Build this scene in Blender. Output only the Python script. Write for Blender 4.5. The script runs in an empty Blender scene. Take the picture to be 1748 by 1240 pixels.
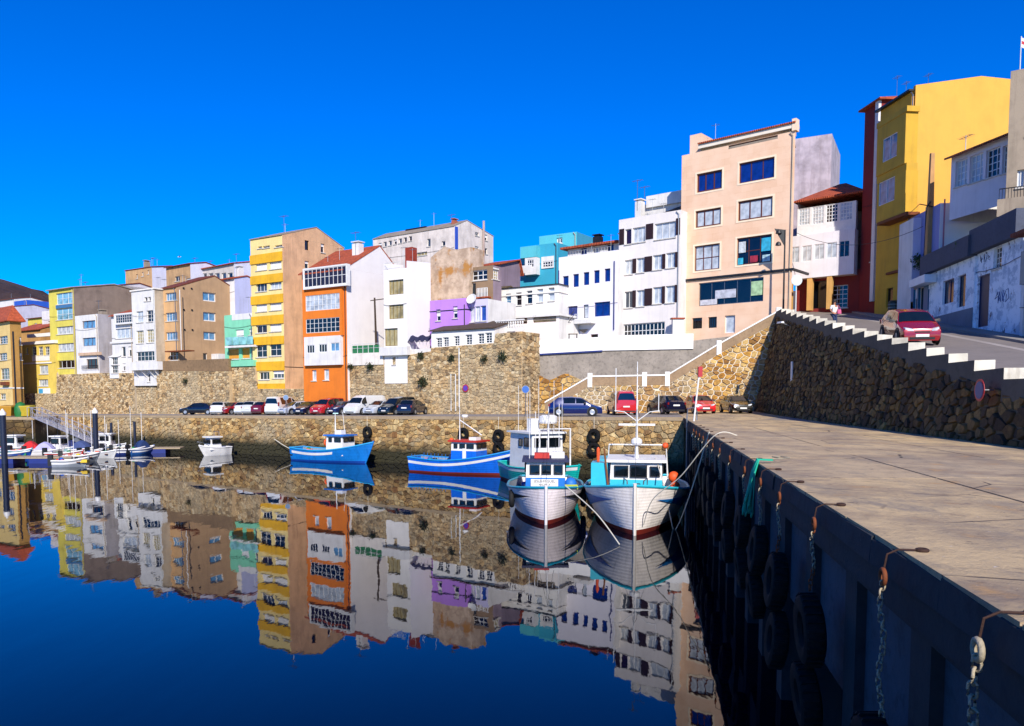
import bpy, bmesh, math, random
from mathutils import Vector, Matrix
rad = math.radians
scene = bpy.context.scene
# ------------------------------------------------------------------ camera
F, CX, CY, HOR, EYE = 1350.0, 874.0, 620.0, 676.0, 5.8     # focal length and centre in photo pixels, horizon row, eye height
PIT = rad(4.0)
SHIFT = (HOR - CY) + F * math.tan(PIT)
cam_d = bpy.data.cameras.new('camera')
cam = bpy.data.objects.new('camera', cam_d)
scene.collection.objects.link(cam)
cam.location = (0, 0, EYE)
cam.rotation_euler = (rad(90) - PIT, 0, 0)
cam_d.sensor_width = 36.0
cam_d.lens = 36.0 * F / 1748.0
cam_d.shift_y = SHIFT / 1748.0
cam_d.clip_start, cam_d.clip_end = 0.1, 6000
scene.camera = cam
# ------------------------------------------------------------------ sky, sun, exposure
SUN = Vector((0.10, -0.85, 0.54)).normalized()
world = bpy.data.worlds.new('World')
scene.world = world
world.use_nodes = True
wn = world.node_tree
wn.nodes.clear()
sky = wn.nodes.new('ShaderNodeTexSky')
sky.sky_type = 'NISHITA'
sky.sun_disc = False
sky.sun_elevation = math.asin(SUN.z)
sky.sun_rotation = math.atan2(SUN.x, SUN.y)
sky.air_density, sky.dust_density, sky.ozone_density = 0.8, 0.0, 7.0
hs = wn.nodes.new('ShaderNodeHueSaturation')
hs.inputs['Hue'].default_value = 0.518
hs.inputs['Saturation'].default_value = 1.45
bg = wn.nodes.new('ShaderNodeBackground')
bg.inputs['Strength'].default_value = 0.15
wo = wn.nodes.new('ShaderNodeOutputWorld')
wn.links.new(sky.outputs[0], hs.inputs['Color'])
wn.links.new(hs.outputs[0], bg.inputs['Color'])
wn.links.new(bg.outputs[0], wo.inputs['Surface'])
sun_d = bpy.data.lights.new('sun', 'SUN')
sun_d.energy, sun_d.angle, sun_d.color = 4.7, rad(0.5), (1.0, 0.94, 0.85)
sun = bpy.data.objects.new('sun', sun_d)
scene.collection.objects.link(sun)
sun.rotation_euler = SUN.to_track_quat('Z', 'Y').to_euler()
sun.location = (20, -60, 80)
vs = scene.view_settings
vs.view_transform, vs.look, vs.gamma, vs.exposure = 'Standard', 'None', 1.0, 0.42
vs.use_curve_mapping = False
scene.render.engine = 'CYCLES'
scene.cycles.max_bounces = 6
scene.cycles.use_denoising = True
C = scene.collection
rng = random.Random(7)

# ------------------------------------------------------------------ photo pixel -> place
def ray(px, py):
    xc, yc = (px - CX) / F, (CY + SHIFT - py) / F
    return Vector((xc, math.cos(PIT) + yc * math.sin(PIT), -math.sin(PIT) + yc * math.cos(PIT)))
E0 = Vector((0, 0, EYE))
def at(px, py, Y):
    d = ray(px, py); return E0 + d * (Y / d.y)
def atz(px, py, z):
    d = ray(px, py); return E0 + d * ((z - EYE) / d.z)
def onplane(px, py, p0, n):
    d = ray(px, py); return E0 + d * ((p0 - E0).dot(n) / d.dot(n))
def proj(p):
    q = Vector(p) - E0
    zc = q.y * math.cos(PIT) - q.z * math.sin(PIT)
    yc = q.y * math.sin(PIT) + q.z * math.cos(PIT)
    return CX + F * q.x / zc, CY + SHIFT - F * yc / zc, zc

# ------------------------------------------------------------------ materials
def lin(h):
    h = h.lstrip('#'); o = []
    for i in (0, 2, 4):
        c = int(h[i:i + 2], 16) / 255
        o.append(c / 12.92 if c <= .04045 else ((c + .055) / 1.055) ** 2.4)
    return (o[0], o[1], o[2], 1)
MATS = {}
def newmat(name):
    m = bpy.data.materials.new(name); m.use_nodes = True
    nt = m.node_tree; b = nt.nodes['Principled BSDF']
    return m, nt, b
def nn(nt, t, **kw):
    n = nt.nodes.new(t)
    for k, v in kw.items():
        if k in n.inputs: n.inputs[k].default_value = v
        else: setattr(n, k, v)
    return n
def mixc(nt, fac, a, b, mode='MIX'):
    m = nt.nodes.new('ShaderNodeMix'); m.data_type = 'RGBA'; m.blend_type = mode
    for sock, v in ((m.inputs[0], fac), (m.inputs[6], a), (m.inputs[7], b)):
        if hasattr(v, 'links'): nt.links.new(v, sock)
        else: sock.default_value = v
    return m.outputs[2]
def coords(nt, scale=(1, 1, 1), kind='Object'):
    tc = nt.nodes.new('ShaderNodeTexCoord'); mp = nt.nodes.new('ShaderNodeMapping')
    mp.inputs['Scale'].default_value = scale
    nt.links.new(tc.outputs[kind], mp.inputs[0]); return mp.outputs[0]
def noise(nt, vec, scale, detail=4, rough=.6):
    n = nn(nt, 'ShaderNodeTexNoise', Scale=scale, Detail=detail, Roughness=rough)
    nt.links.new(vec, n.inputs['Vector']); return n.outputs[0]
def ramp(nt, val, p0, p1, c0=(0, 0, 0, 1), c1=(1, 1, 1, 1)):
    r = nt.nodes.new('ShaderNodeValToRGB')
    r.color_ramp.elements[0].position, r.color_ramp.elements[1].position = p0, p1
    r.color_ramp.elements[0].color, r.color_ramp.elements[1].color = c0, c1
    nt.links.new(val, r.inputs[0]); return r.outputs[0]
def bump(nt, b, height, strength=.3, dist=.02):
    n = nn(nt, 'ShaderNodeBump', Strength=strength, Distance=dist)
    nt.links.new(height, n.inputs['Height']); nt.links.new(n.outputs[0], b.inputs['Normal'])
def dark(c, f): return (c[0] * f, c[1] * f, c[2] * f, 1)

def plaster(hexc, dirt=.35, rough=.85, streak=.5):
    """painted render: blotches, rain streaks, fine grain"""
    key = ('pl', hexc, dirt, streak)
    if key in MATS: return MATS[key]
    c = lin(hexc); m, nt, b = newmat('plaster_' + hexc.strip('#'))
    if min(c[:3]) > .5: c = (c[0] * .90, c[1] * .90, c[2] * .90, 1)
    v = coords(nt); vs_ = coords(nt, (1.6, 1.6, .12))
    blot = ramp(nt, noise(nt, v, .7, 5), .42, .75)
    col = mixc(nt, blot, c, dark(c, 1 - dirt * .75))
    st = ramp(nt, noise(nt, vs_, 1.5, 7, .75), .50, .74)
    grime = (c[0] * .45 + .03, c[1] * .42 + .025, c[2] * .40 + .02, 1)
    mf = nt.nodes.new('ShaderNodeMath'); mf.operation = 'MULTIPLY'; mf.inputs[1].default_value = min(.85, streak * dirt * 3.4)
    nt.links.new(st, mf.inputs[0])
    col = mixc(nt, mf.outputs[0], col, grime)
    patch = nn(nt, 'ShaderNodeTexVoronoi', Scale=.33); patch.inputs['Randomness'].default_value = 1; nt.links.new(v, patch.inputs['Vector'])
    pr = ramp(nt, patch.outputs['Color'], .70, .74)
    pm = nt.nodes.new('ShaderNodeMath'); pm.operation = 'MULTIPLY'; pm.inputs[1].default_value = min(.55, dirt * .8); nt.links.new(pr, pm.inputs[0])
    col = mixc(nt, pm.outputs[0], col, (c[0] * .78 + .03, c[1] * .78 + .025, c[2] * .76 + .02, 1))
    nt.links.new(col, b.inputs['Base Color'])
    b.inputs['Roughness'].default_value = rough
    bump(nt, b, noise(nt, v, 14, 3), .25, .03)
    MATS[key] = m; return m
def paint(hexc, rough=.45, metal=0, coat=0, var=.12, spec=.5):
    key = ('pt', hexc, rough, metal, coat, var)
    if key in MATS: return MATS[key]
    c = lin(hexc); m, nt, b = newmat('paint_' + hexc.strip('#'))
    if min(c[:3]) > .5: c = (c[0] * .88, c[1] * .88, c[2] * .88, 1)
    col = mixc(nt, ramp(nt, noise(nt, coords(nt), 2.3, 5), .4, .7), c, dark(c, 1 - var))
    nt.links.new(col, b.inputs['Base Color'])
    b.inputs['Roughness'].default_value = rough; b.inputs['Metallic'].default_value = metal
    b.inputs['Coat Weight'].default_value = coat
    b.inputs['Specular IOR Level'].default_value = spec
    MATS[key] = m; return m
def glass(hexc, rough=.06, spec=.8):
    key = ('gl', hexc)
    if key in MATS: return MATS[key]
    c = lin(hexc); m, nt, b = newmat('glass_' + hexc.strip('#'))
    v = coords(nt, (1, 1, 1))
    col = mixc(nt, ramp(nt, noise(nt, v, 1.3, 2), .4, .65), c, dark(c, .55))
    nt.links.new(col, b.inputs['Base Color'])
    b.inputs['Roughness'].default_value = rough; b.inputs['Specular IOR Level'].default_value = spec
    bump(nt, b, noise(nt, v, .8, 1), .15, .03)
    MATS[key] = m; return m
def stone(name, stops, rough=.9, damp=None, patch=.7, patchcol='#bfae8e'):
    """stone whose colour goes from piece to piece through the 'tint' value stored on it"""
    if name in MATS: return MATS[name]
    m, nt, b = newmat(name)
    a = nt.nodes.new('ShaderNodeAttribute'); a.attribute_name = 'tint'
    r = nt.nodes.new('ShaderNodeValToRGB'); cr = r.color_ramp
    cr.elements[0].position, cr.elements[0].color = 0, lin(stops[0])
    cr.elements[1].position, cr.elements[1].color = 1, lin(stops[-1])
    for i, s in enumerate(stops[1:-1]):
        e = cr.elements.new((i + 1) / (len(stops) - 1)); e.color = lin(s)
    nt.links.new(a.outputs['Fac'], r.inputs[0])
    v = coords(nt)
    big = ramp(nt, noise(nt, coords(nt, (1, 1, .6)), .22, 6, .65), .48, .62)
    gm0 = nt.nodes.new('ShaderNodeMath'); gm0.operation = 'MULTIPLY'; gm0.inputs[1].default_value = patch; nt.links.new(big, gm0.inputs[0])
    rc = mixc(nt, gm0.outputs[0], r.outputs[0], lin(patchcol))
    g = ramp(nt, noise(nt, v, 4, 9, .8), .36, .66, (.42, .40, .38, 1), (1.2, 1.18, 1.12, 1))
    col = mixc(nt, 1.0, rc, g, 'MULTIPLY')
    if damp:                                   # tide mark: weed and wet stone below z = damp (world)
        gm = nt.nodes.new('ShaderNodeNewGeometry'); sx = nt.nodes.new('ShaderNodeSeparateXYZ')
        nt.links.new(gm.outputs['Position'], sx.inputs[0])
        ad = nt.nodes.new('ShaderNodeMath'); ad.operation = 'MULTIPLY_ADD'
        ad.inputs[1].default_value = .9; nt.links.new(noise(nt, v, .9, 4), ad.inputs[0]); nt.links.new(sx.outputs[2], ad.inputs[2])
        weed = ramp(nt, ad.outputs[0], .5, 1.0, (1, 1, 1, 1), (0, 0, 0, 1))
        mr = nt.nodes.new('ShaderNodeMapRange'); mr.inputs[1].default_value = damp - .1; mr.inputs[2].default_value = damp + .9
        mr.inputs[3].default_value = 1; mr.inputs[4].default_value = 0
        nt.links.new(ad.outputs[0], mr.inputs[0])
        col = mixc(nt, mr.outputs[0], col, (.030, .026, .008, 1))
    nt.links.new(col, b.inputs['Base Color'])
    b.inputs['Roughness'].default_value = rough
    bump(nt, b, noise(nt, v, 4.5, 9, .78), .9, .12)
    MATS[name] = m; return m
def tiles(hexc='#a8482a'):
    key = ('tile', hexc)
    if key in MATS: return MATS[key]
    c = lin(hexc); m, nt, b = newmat('roof_tile')
    v = coords(nt)
    col = mixc(nt, ramp(nt, noise(nt, v, 3, 6), .35, .7), c, dark(c, .5))
    w = nn(nt, 'ShaderNodeTexWave', Scale=1.6, Distortion=.4); nt.links.new(v, w.inputs[0])
    nt.links.new(col, b.inputs['Base Color']); b.inputs['Roughness'].default_value = .85
    bump(nt, b, w.outputs[1], .8, .08)
    MATS[key] = m; return m
def concrete(name, hexc, stain=.5, scale=1.0, rough=.9):
    if name in MATS: return MATS[name]
    c = lin(hexc); m, nt, b = newmat(name)
    v = coords(nt, (scale,) * 3)
    n1 = noise(nt, v, .35, 8, .65); n2 = noise(nt, v, 3.0, 8, .7)
    col = mixc(nt, ramp(nt, n1, .35, .7), c, dark(c, 1 - stain * .6))
    col = mixc(nt, ramp(nt, n2, .5, .75), col, dark(c, 1 - stain))
    nt.links.new(col, b.inputs['Base Color']); b.inputs['Roughness'].default_value = rough
    bump(nt, b, n2, .5, .03)
    MATS[name] = m; return m

M_white = plaster('#e2dfdb', .25); M_frame = paint('#e8e6e2', .5); M_dark = paint('#15161a', .5)
M_steel = paint('#8b8e92', .4, .8); M_rust = concrete('rust', '#7a3d16', .5, 4, .8)
G_dark = glass('#0b0f16'); G_blue = glass('#0d2a78'); G_pale = glass('#b9c0c6'); G_sky = glass('#5f8fb5'); G_brown = glass('#2c1c14')
G_warm = glass('#a89866')
M_brownw = paint('#5a2814', .5); M_navy = paint('#0c1f63', .4)
M_shut = paint('#efece8', .6); M_darkshut = paint('#2a1012', .6)
M_tile = tiles('#b4512c'); M_rooft = tiles('#7c3a24')
M_conc = concrete('weathered_concrete', '#968877', .55)
M_mortar = concrete('mortar', '#8d7a5f', .45, 2)
M_rail = paint('#d9d9d6', .4); M_sill = plaster('#d8d2c8', .4)

# ------------------------------------------------------------------ meshes
class MB:
    def __init__(s): s.v, s.f, s.m, s.t = [], [], [], []
    def add(s, vs, fs, mi=0, tint=None):
        o = len(s.v); s.v += [tuple(p) for p in vs]
        for f in fs:
            s.f.append([i + o for i in f]); s.m.append(mi); s.t.append(tint or 0)
        return s
    def box(s, x0, y0, z0, x1, y1, z1, mi=0):
        v = [(x0, y0, z0), (x1, y0, z0), (x1, y1, z0), (x0, y1, z0), (x0, y0, z1), (x1, y0, z1), (x1, y1, z1), (x0, y1, z1)]
        return s.add(v, [(3, 2, 1, 0), (4, 5, 6, 7), (0, 1, 5, 4), (1, 2, 6, 5), (2, 3, 7, 6), (3, 0, 4, 7)], mi)
    def hexa(s, b, t, mi=0):
        """bottom quad b and top quad t, both counter-clockwise from above"""
        return s.add(list(b) + list(t), [(3, 2, 1, 0), (4, 5, 6, 7), (0, 1, 5, 4), (1, 2, 6, 5), (2, 3, 7, 6), (3, 0, 4, 7)], mi)
    def quad(s, a, b, c, d, mi=0): return s.add([a, b, c, d], [(0, 1, 2, 3)], mi)
    def prism(s, poly, ext, mi=0):
        """polygon (list of points) swept along vector ext"""
        n = len(poly); e = Vector(ext)
        v = [Vector(p) for p in poly] + [Vector(p) + e for p in poly]
        fs = [list(range(n))[::-1], list(range(n, 2 * n))] + [(i, (i + 1) % n, n + (i + 1) % n, n + i) for i in range(n)]
        return s.add(v, fs, mi)
    def tube(s, pts, r, n=6, mi=0, cap=True, closed=False):
        pts = [Vector(p) for p in pts]; rs = r if isinstance(r, (list, tuple)) else [r] * len(pts)
        rings = []; N = len(pts)
        up = Vector((0, 0, 1))
        for i, p in enumerate(pts):
            if closed: d = pts[(i + 1) % N] - pts[i - 1]
            else: d = pts[min(i + 1, N - 1)] - pts[max(i - 1, 0)]
            d = d.normalized() if d.length > 1e-9 else Vector((0, 0, 1))
            a = d.cross(up)
            if a.length < .05: a = d.cross(Vector((1, 0, 0)))
            a.normalize(); bb = d.cross(a)
            rings.append([p + (a * math.cos(2 * math.pi * k / n) + bb * math.sin(2 * math.pi * k / n)) * rs[i] for k in range(n)])
        v = [q for rr in rings for q in rr]; fs = []
        for i in range(N if closed else N - 1):
            j = (i + 1) % N
            for k in range(n):
                fs.append((i * n + k, i * n + (k + 1) % n, j * n + (k + 1) % n, j * n + k))
        if cap and not closed: fs += [list(range(n))[::-1], [(N - 1) * n + k for k in range(n)]]
        return s.add(v, fs, mi)
    def lathe(s, prof, n=16, mi=0, M=None, closed=False):
        """profile of (radius, height) turned about z, placed by matrix M"""
        M = M or Matrix(); v = []
        for r, z in prof:
            v += [M @ Vector((r * math.cos(2 * math.pi * k / n), r * math.sin(2 * math.pi * k / n), z)) for k in range(n)]
        fs = []; N = len(prof)
        for i in range(N if closed else N - 1):
            j = (i + 1) % N
            for k in range(n): fs.append((i * n + k, i * n + (k + 1) % n, j * n + (k + 1) % n, j * n + k))
        if not closed: fs += [list(range(n))[::-1], [(N - 1) * n + k for k in range(n)]]
        return s.add(v, fs, mi)
    def mesh(s, name, mats, smooth=None):
        me = bpy.data.meshes.new(name); me.from_pydata(s.v, [], s.f)
        for m in (mats if isinstance(mats, (list, tuple)) else [mats]): me.materials.append(m)
        me.polygons.foreach_set('material_index', s.m)
        if any(s.t):
            at_ = me.attributes.new('tint', 'FLOAT', 'FACE'); at_.data.foreach_set('value', s.t)
        me.update()
        if smooth is not None:
            me.polygons.foreach_set('use_smooth', [True] * len(s.f)); me.set_sharp_from_angle(angle=rad(smooth))
        return me
    def build(s, name, mats, parent=None, smooth=None, loc=None, rot=0):
        return link(name, s.mesh(name, mats, smooth), parent, loc, rot)
def link(name, me, parent=None, loc=None, rot=0):
    o = bpy.data.objects.new(name, me); C.objects.link(o)
    if parent: o.parent = parent
    if loc is not None: o.location = loc
    if rot:
        if isinstance(rot, (int, float)): o.rotation_euler = (0, 0, rot)
        else: o.rotation_euler = rot
    return o
def tag(o, label, cat, group=None, kind=None):
    if label: o['label'] = label
    if cat: o['category'] = cat
    if group: o['group'] = group
    if kind: o['kind'] = kind
    return o
def empty(name, loc, rot=0, label=None, cat=None, group=None):
    o = bpy.data.objects.new(name, None); C.objects.link(o); o.location = loc; o.rotation_euler = (0, 0, rot)
    o.empty_display_size = .3
    return tag(o, label, cat, group)
def struct(o): o['kind'] = 'structure'; return o

# ------------------------------------------------------------------ rubble stone work
def clip(poly, nx, ny, c):
    """keep the side nx*x+ny*y <= c"""
    out = []; n = len(poly)
    for i in range(n):
        a, b = poly[i], poly[(i + 1) % n]
        da, db = nx * a[0] + ny * a[1] - c, nx * b[0] + ny * b[1] - c
        if da <= 0: out.append(a)
        if (da < 0 < db) or (db < 0 < da):
            t = da / (da - db); out.append((a[0] + (b[0] - a[0]) * t, a[1] + (b[1] - a[1]) * t))
    return out
def rubble(u0, u1, top, cw, ch, seed, jit=.42, bottom=lambda u: 0.0):
    """uneven stone outlines filling the strip between bottom(u) and top(u)"""
    r = random.Random(seed)
    nu = max(2, int((u1 - u0) / cw)); vmax = max(top(u0 + (u1 - u0) * k / 40) for k in range(41))
    vmin = min(bottom(u0 + (u1 - u0) * k / 40) for k in range(41))
    nv = max(1, round((vmax - vmin) / ch)); P = {}
    for j in range(-1, nv + 1):
        sh = r.random()
        for i in range(-1, nu + 1):
            if r.random() < .2: continue
            P[i, j] = (i + .5 + (sh - .5) * .9 + r.uniform(-jit, jit), j + .5 + r.uniform(-jit, jit) * .85)
    out = []
    su, sv = (u1 - u0) / nu, ch
    for (i, j), p in P.items():
        uc, vc = u0 + p[0] * su, vmin + p[1] * sv
        if uc < u0 - su or uc > u1 + su: continue
        uq = min(max(uc, u0), u1)
        if vc > top(uq) + ch * .6 or vc < bottom(uq) - ch * .6: continue
        poly = [(p[0] - 1.15, p[1] - 1.0), (p[0] + 1.15, p[1] - 1.0), (p[0] + 1.15, p[1] + 1.0), (p[0] - 1.15, p[1] + 1.0)]
        for dj in (-2, -1, 0, 1, 2):
            for di in (-2, -1, 0, 1, 2):
                q = P.get((i + di, j + dj))
                if q is None or (di == 0 and dj == 0): continue
                nx, ny = q[0] - p[0], q[1] - p[1]
                poly = clip(poly, nx, ny, (q[0] ** 2 + q[1] ** 2 - p[0] ** 2 - p[1] ** 2) / 2)
                if len(poly) < 3: break
        if len(poly) < 3: continue
        poly = [(u0 + a * su, vmin + b * sv) for a, b in poly]
        poly = clip(poly, -1, 0, -u0); poly = clip(poly, 1, 0, u1) if len(poly) > 2 else poly
        for fn, sgn in ((top, 1), (bottom, -1)):
            if len(poly) < 3: break
            e = .3; a = max(u0, uq - e); b = min(u1, uq + e); sl = (fn(b) - fn(a)) / max(b - a, 1e-6)
            k0 = fn(uq) - sl * uq
            poly = clip(poly, -sl * sgn, sgn, k0 * sgn)
        if len(poly) < 3: continue
        A = abs(sum(poly[k][0] * poly[(k + 1) % len(poly)][1] - poly[(k + 1) % len(poly)][0] * poly[k][1] for k in range(len(poly)))) / 2
        if A < .12 * cw * ch: continue
        out.append((poly, A))
    return out
def stone_geo(mb, poly, fmap, h, joint, r, tint, org):
    n = len(poly); cu = sum(p[0] for p in poly) / n; cv = sum(p[1] for p in poly) / n
    size = max(max(abs(p[0] - cu), abs(p[1] - cv)) for p in poly)
    k1 = max(.5, 1 - joint / max(size, .05)); k2 = k1 * r.uniform(.78, .92)
    tu, tv = r.uniform(-.25, .25) * h / max(size, .1), r.uniform(-.25, .25) * h / max(size, .1)
    R0 = [fmap(cu + (p[0] - cu) * k1, cv + (p[1] - cv) * k1, -.04) - org for p in poly]
    R1 = [fmap(cu + (p[0] - cu) * k1 * .97, cv + (p[1] - cv) * k1 * .97, h * r.uniform(.55, .8)) - org for p in poly]
    R2 = [fmap(cu + (p[0] - cu) * k2, cv + (p[1] - cv) * k2, h + (p[0] - cu) * tu + (p[1] - cv) * tv) - org for p in poly]
    v = R0 + R1 + R2
    fs = [(i, (i + 1) % n, n + (i + 1) % n, n + i) for i in range(n)] + [(n + i, n + (i + 1) % n, 2 * n + (i + 1) % n, 2 * n + i) for i in range(n)]
    fs.append([2 * n + i for i in range(n)])
    mb.add(v, fs, 0, max(tint, .001))
def stone_wall(root, cells, fmap, mat, h, joint, seed, singles=300, name='stone', skip=None):
    r = random.Random(seed); org = Vector(root.location); items = []
    for poly, A in cells:
        cu = sum(p[0] for p in poly) / len(poly); cv = sum(p[1] for p in poly) / len(poly)
        if skip and skip(cu, cv): continue
        p = fmap(cu, cv, 0); x, y, zc = proj(p)
        vis = -20 < x < 1768 and y < 1260 and zc > 0
        items.append((A / max(zc, 1) ** 2 if vis else 0, poly))
    items.sort(key=lambda t: -t[0])
    rest = MB()
    for k, (_, poly) in enumerate(items):
        hh = h * r.uniform(.5, 1.35); tint = r.random()
        if k < singles:
            mb = MB(); stone_geo(mb, poly, fmap, hh, joint, r, tint, org); mb.build(name, mat, root)
        else: stone_geo(rest, poly, fmap, hh, joint, r, tint, org)
    if rest.f:
        o = rest.build(name + '_filling', mat, root); o['kind'] = 'stuff'

# ------------------------------------------------------------------ walls with openings
def wall_mesh(mb, W, H, ops, depth=.30, mi=0, mi_rev=None, z0=0, u0=0):
    """wall in the local plane y=0 facing -y, rectangular openings with real reveals"""
    ops = [(max(u0 + .02, a), max(z0 + .02, b), min(W - .02, c), min(H - .02, d)) for a, b, c, d in ops]
    ops = [o for o in ops if o[2] - o[0] > .05 and o[3] - o[1] > .05]
    us = sorted({u0, W, *[o[0] for o in ops], *[o[2] for o in ops]}); vs_ = sorted({z0, H, *[o[1] for o in ops], *[o[3] for o in ops]})
    for i in range(len(us) - 1):
        for j in range(len(vs_) - 1):
            a, c, b, d = us[i], us[i + 1], vs_[j], vs_[j + 1]
            if c - a < 1e-5 or d - b < 1e-5: continue
            m, n = (a + c) / 2, (b + d) / 2
            if any(o[0] < m < o[2] and o[1] < n < o[3] for o in ops): continue
            mb.quad((a, 0, b), (c, 0, b), (c, 0, d), (a, 0, d), mi)
    mr = mi if mi_rev is None else mi_rev
    for a, b, c, d in ops:
        e = depth
        mb.quad((a, 0, b), (a, 0, d), (a, e, d), (a, e, b), mr); mb.quad((c, 0, d), (c, 0, b), (c, e, b), (c, e, d), mr)
        mb.quad((a, 0, d), (c, 0, d), (c, e, d), (a, e, d), mr); mb.quad((c, 0, b), (a, 0, b), (a, e, b), (c, e, b), mr)
        mb.quad((a, e, b), (c, e, b), (c, e, d), (a, e, d), mr)
    return ops

WCACHE = {}
def window(parent, u0, v0, u1, v1, M, cols=2, rows=1, frame=None, pane=None, recess=.08, fw=.06, sill=None, blind=0, blindmat=None, ppm=15, transom=None, name='window', back=.15):
    """frame with glazing bars as one part, glass (and a rolled-down blind) as its sub-parts; M = (origin, turn) of the wall in its building"""
    frame = frame or M_frame; pane = pane or G_dark
    w, h = u1 - u0, v1 - v0; org, ang = M
    key = (round(w, 2), round(h, 2), cols, rows, frame.name, recess, fw)
    if key not in WCACHE:
        mb = MB(); y0, y1 = recess, recess + .06
        mb.box(0, y0, 0, fw, y1, h); mb.box(w - fw, y0, 0, w, y1, h)
        mb.box(fw, y0, 0, w - fw, y1, fw); mb.box(fw, y0, h - fw, w - fw, y1, h)
        bw = fw * .7
        for i in range(1, cols): x = w * i / cols; mb.box(x - bw / 2, y0 - .005, fw, x + bw / 2, y1 - .005, h - fw)
        for j in range(1, rows): z = h * j / rows; mb.box(fw, y0 + .004, z - bw / 2, w - fw, y1 - .01, z + bw / 2)
        WCACHE[key] = mb.mesh('window', frame)
    p = Matrix.Rotation(ang, 3, 'Z') @ Vector((u0, 0, v0)) + Vector(org)
    o = link(name, WCACHE[key], parent, p, ang)
    yb = recess + .035
    cw = w / cols
    if cw * ppm > 9 and cols <= 6:
        for i in range(cols):
            k2 = ('pane', round(cw, 2), round(h, 2), pane.name, yb)
            if k2 not in WCACHE: WCACHE[k2] = MB().box(.01, yb, .02, cw - .01, yb + .012, h - .02).mesh('pane', pane)
            link('pane', WCACHE[k2], o, (i * cw, 0, 0))
    else:
        k2 = ('panes', round(w, 2), round(h, 2), pane.name, yb)
        if k2 not in WCACHE: WCACHE[k2] = MB().box(.02, yb, .02, w - .02, yb + .012, h - .02).mesh('pane', pane)
        link('pane', WCACHE[k2], o)
    if blind > 0:
        bh = (h - 2 * fw) * blind; mb = MB(); n = max(2, int(bh / .12)); zt = h - fw
        for i in range(n):
            za, zb = zt - bh * (i + 1) / n, zt - bh * i / n
            mb.hexa([(fw * .6, recess - .035, za), (w - fw * .6, recess - .035, za), (w - fw * .6, recess - .007, za), (fw * .6, recess - .007, za)],
                    [(fw * .6, recess - .022, zb - .008), (w - fw * .6, recess - .022, zb - .008), (w - fw * .6, recess - .007, zb - .008), (fw * .6, recess - .007, zb - .008)])
        mb.build('blind', blindmat or M_shut, o)
    if sill: MB().box(-.08, -.09, -.09, w + .08, recess, -.003).build('sill', sill, o)
    return o

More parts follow.
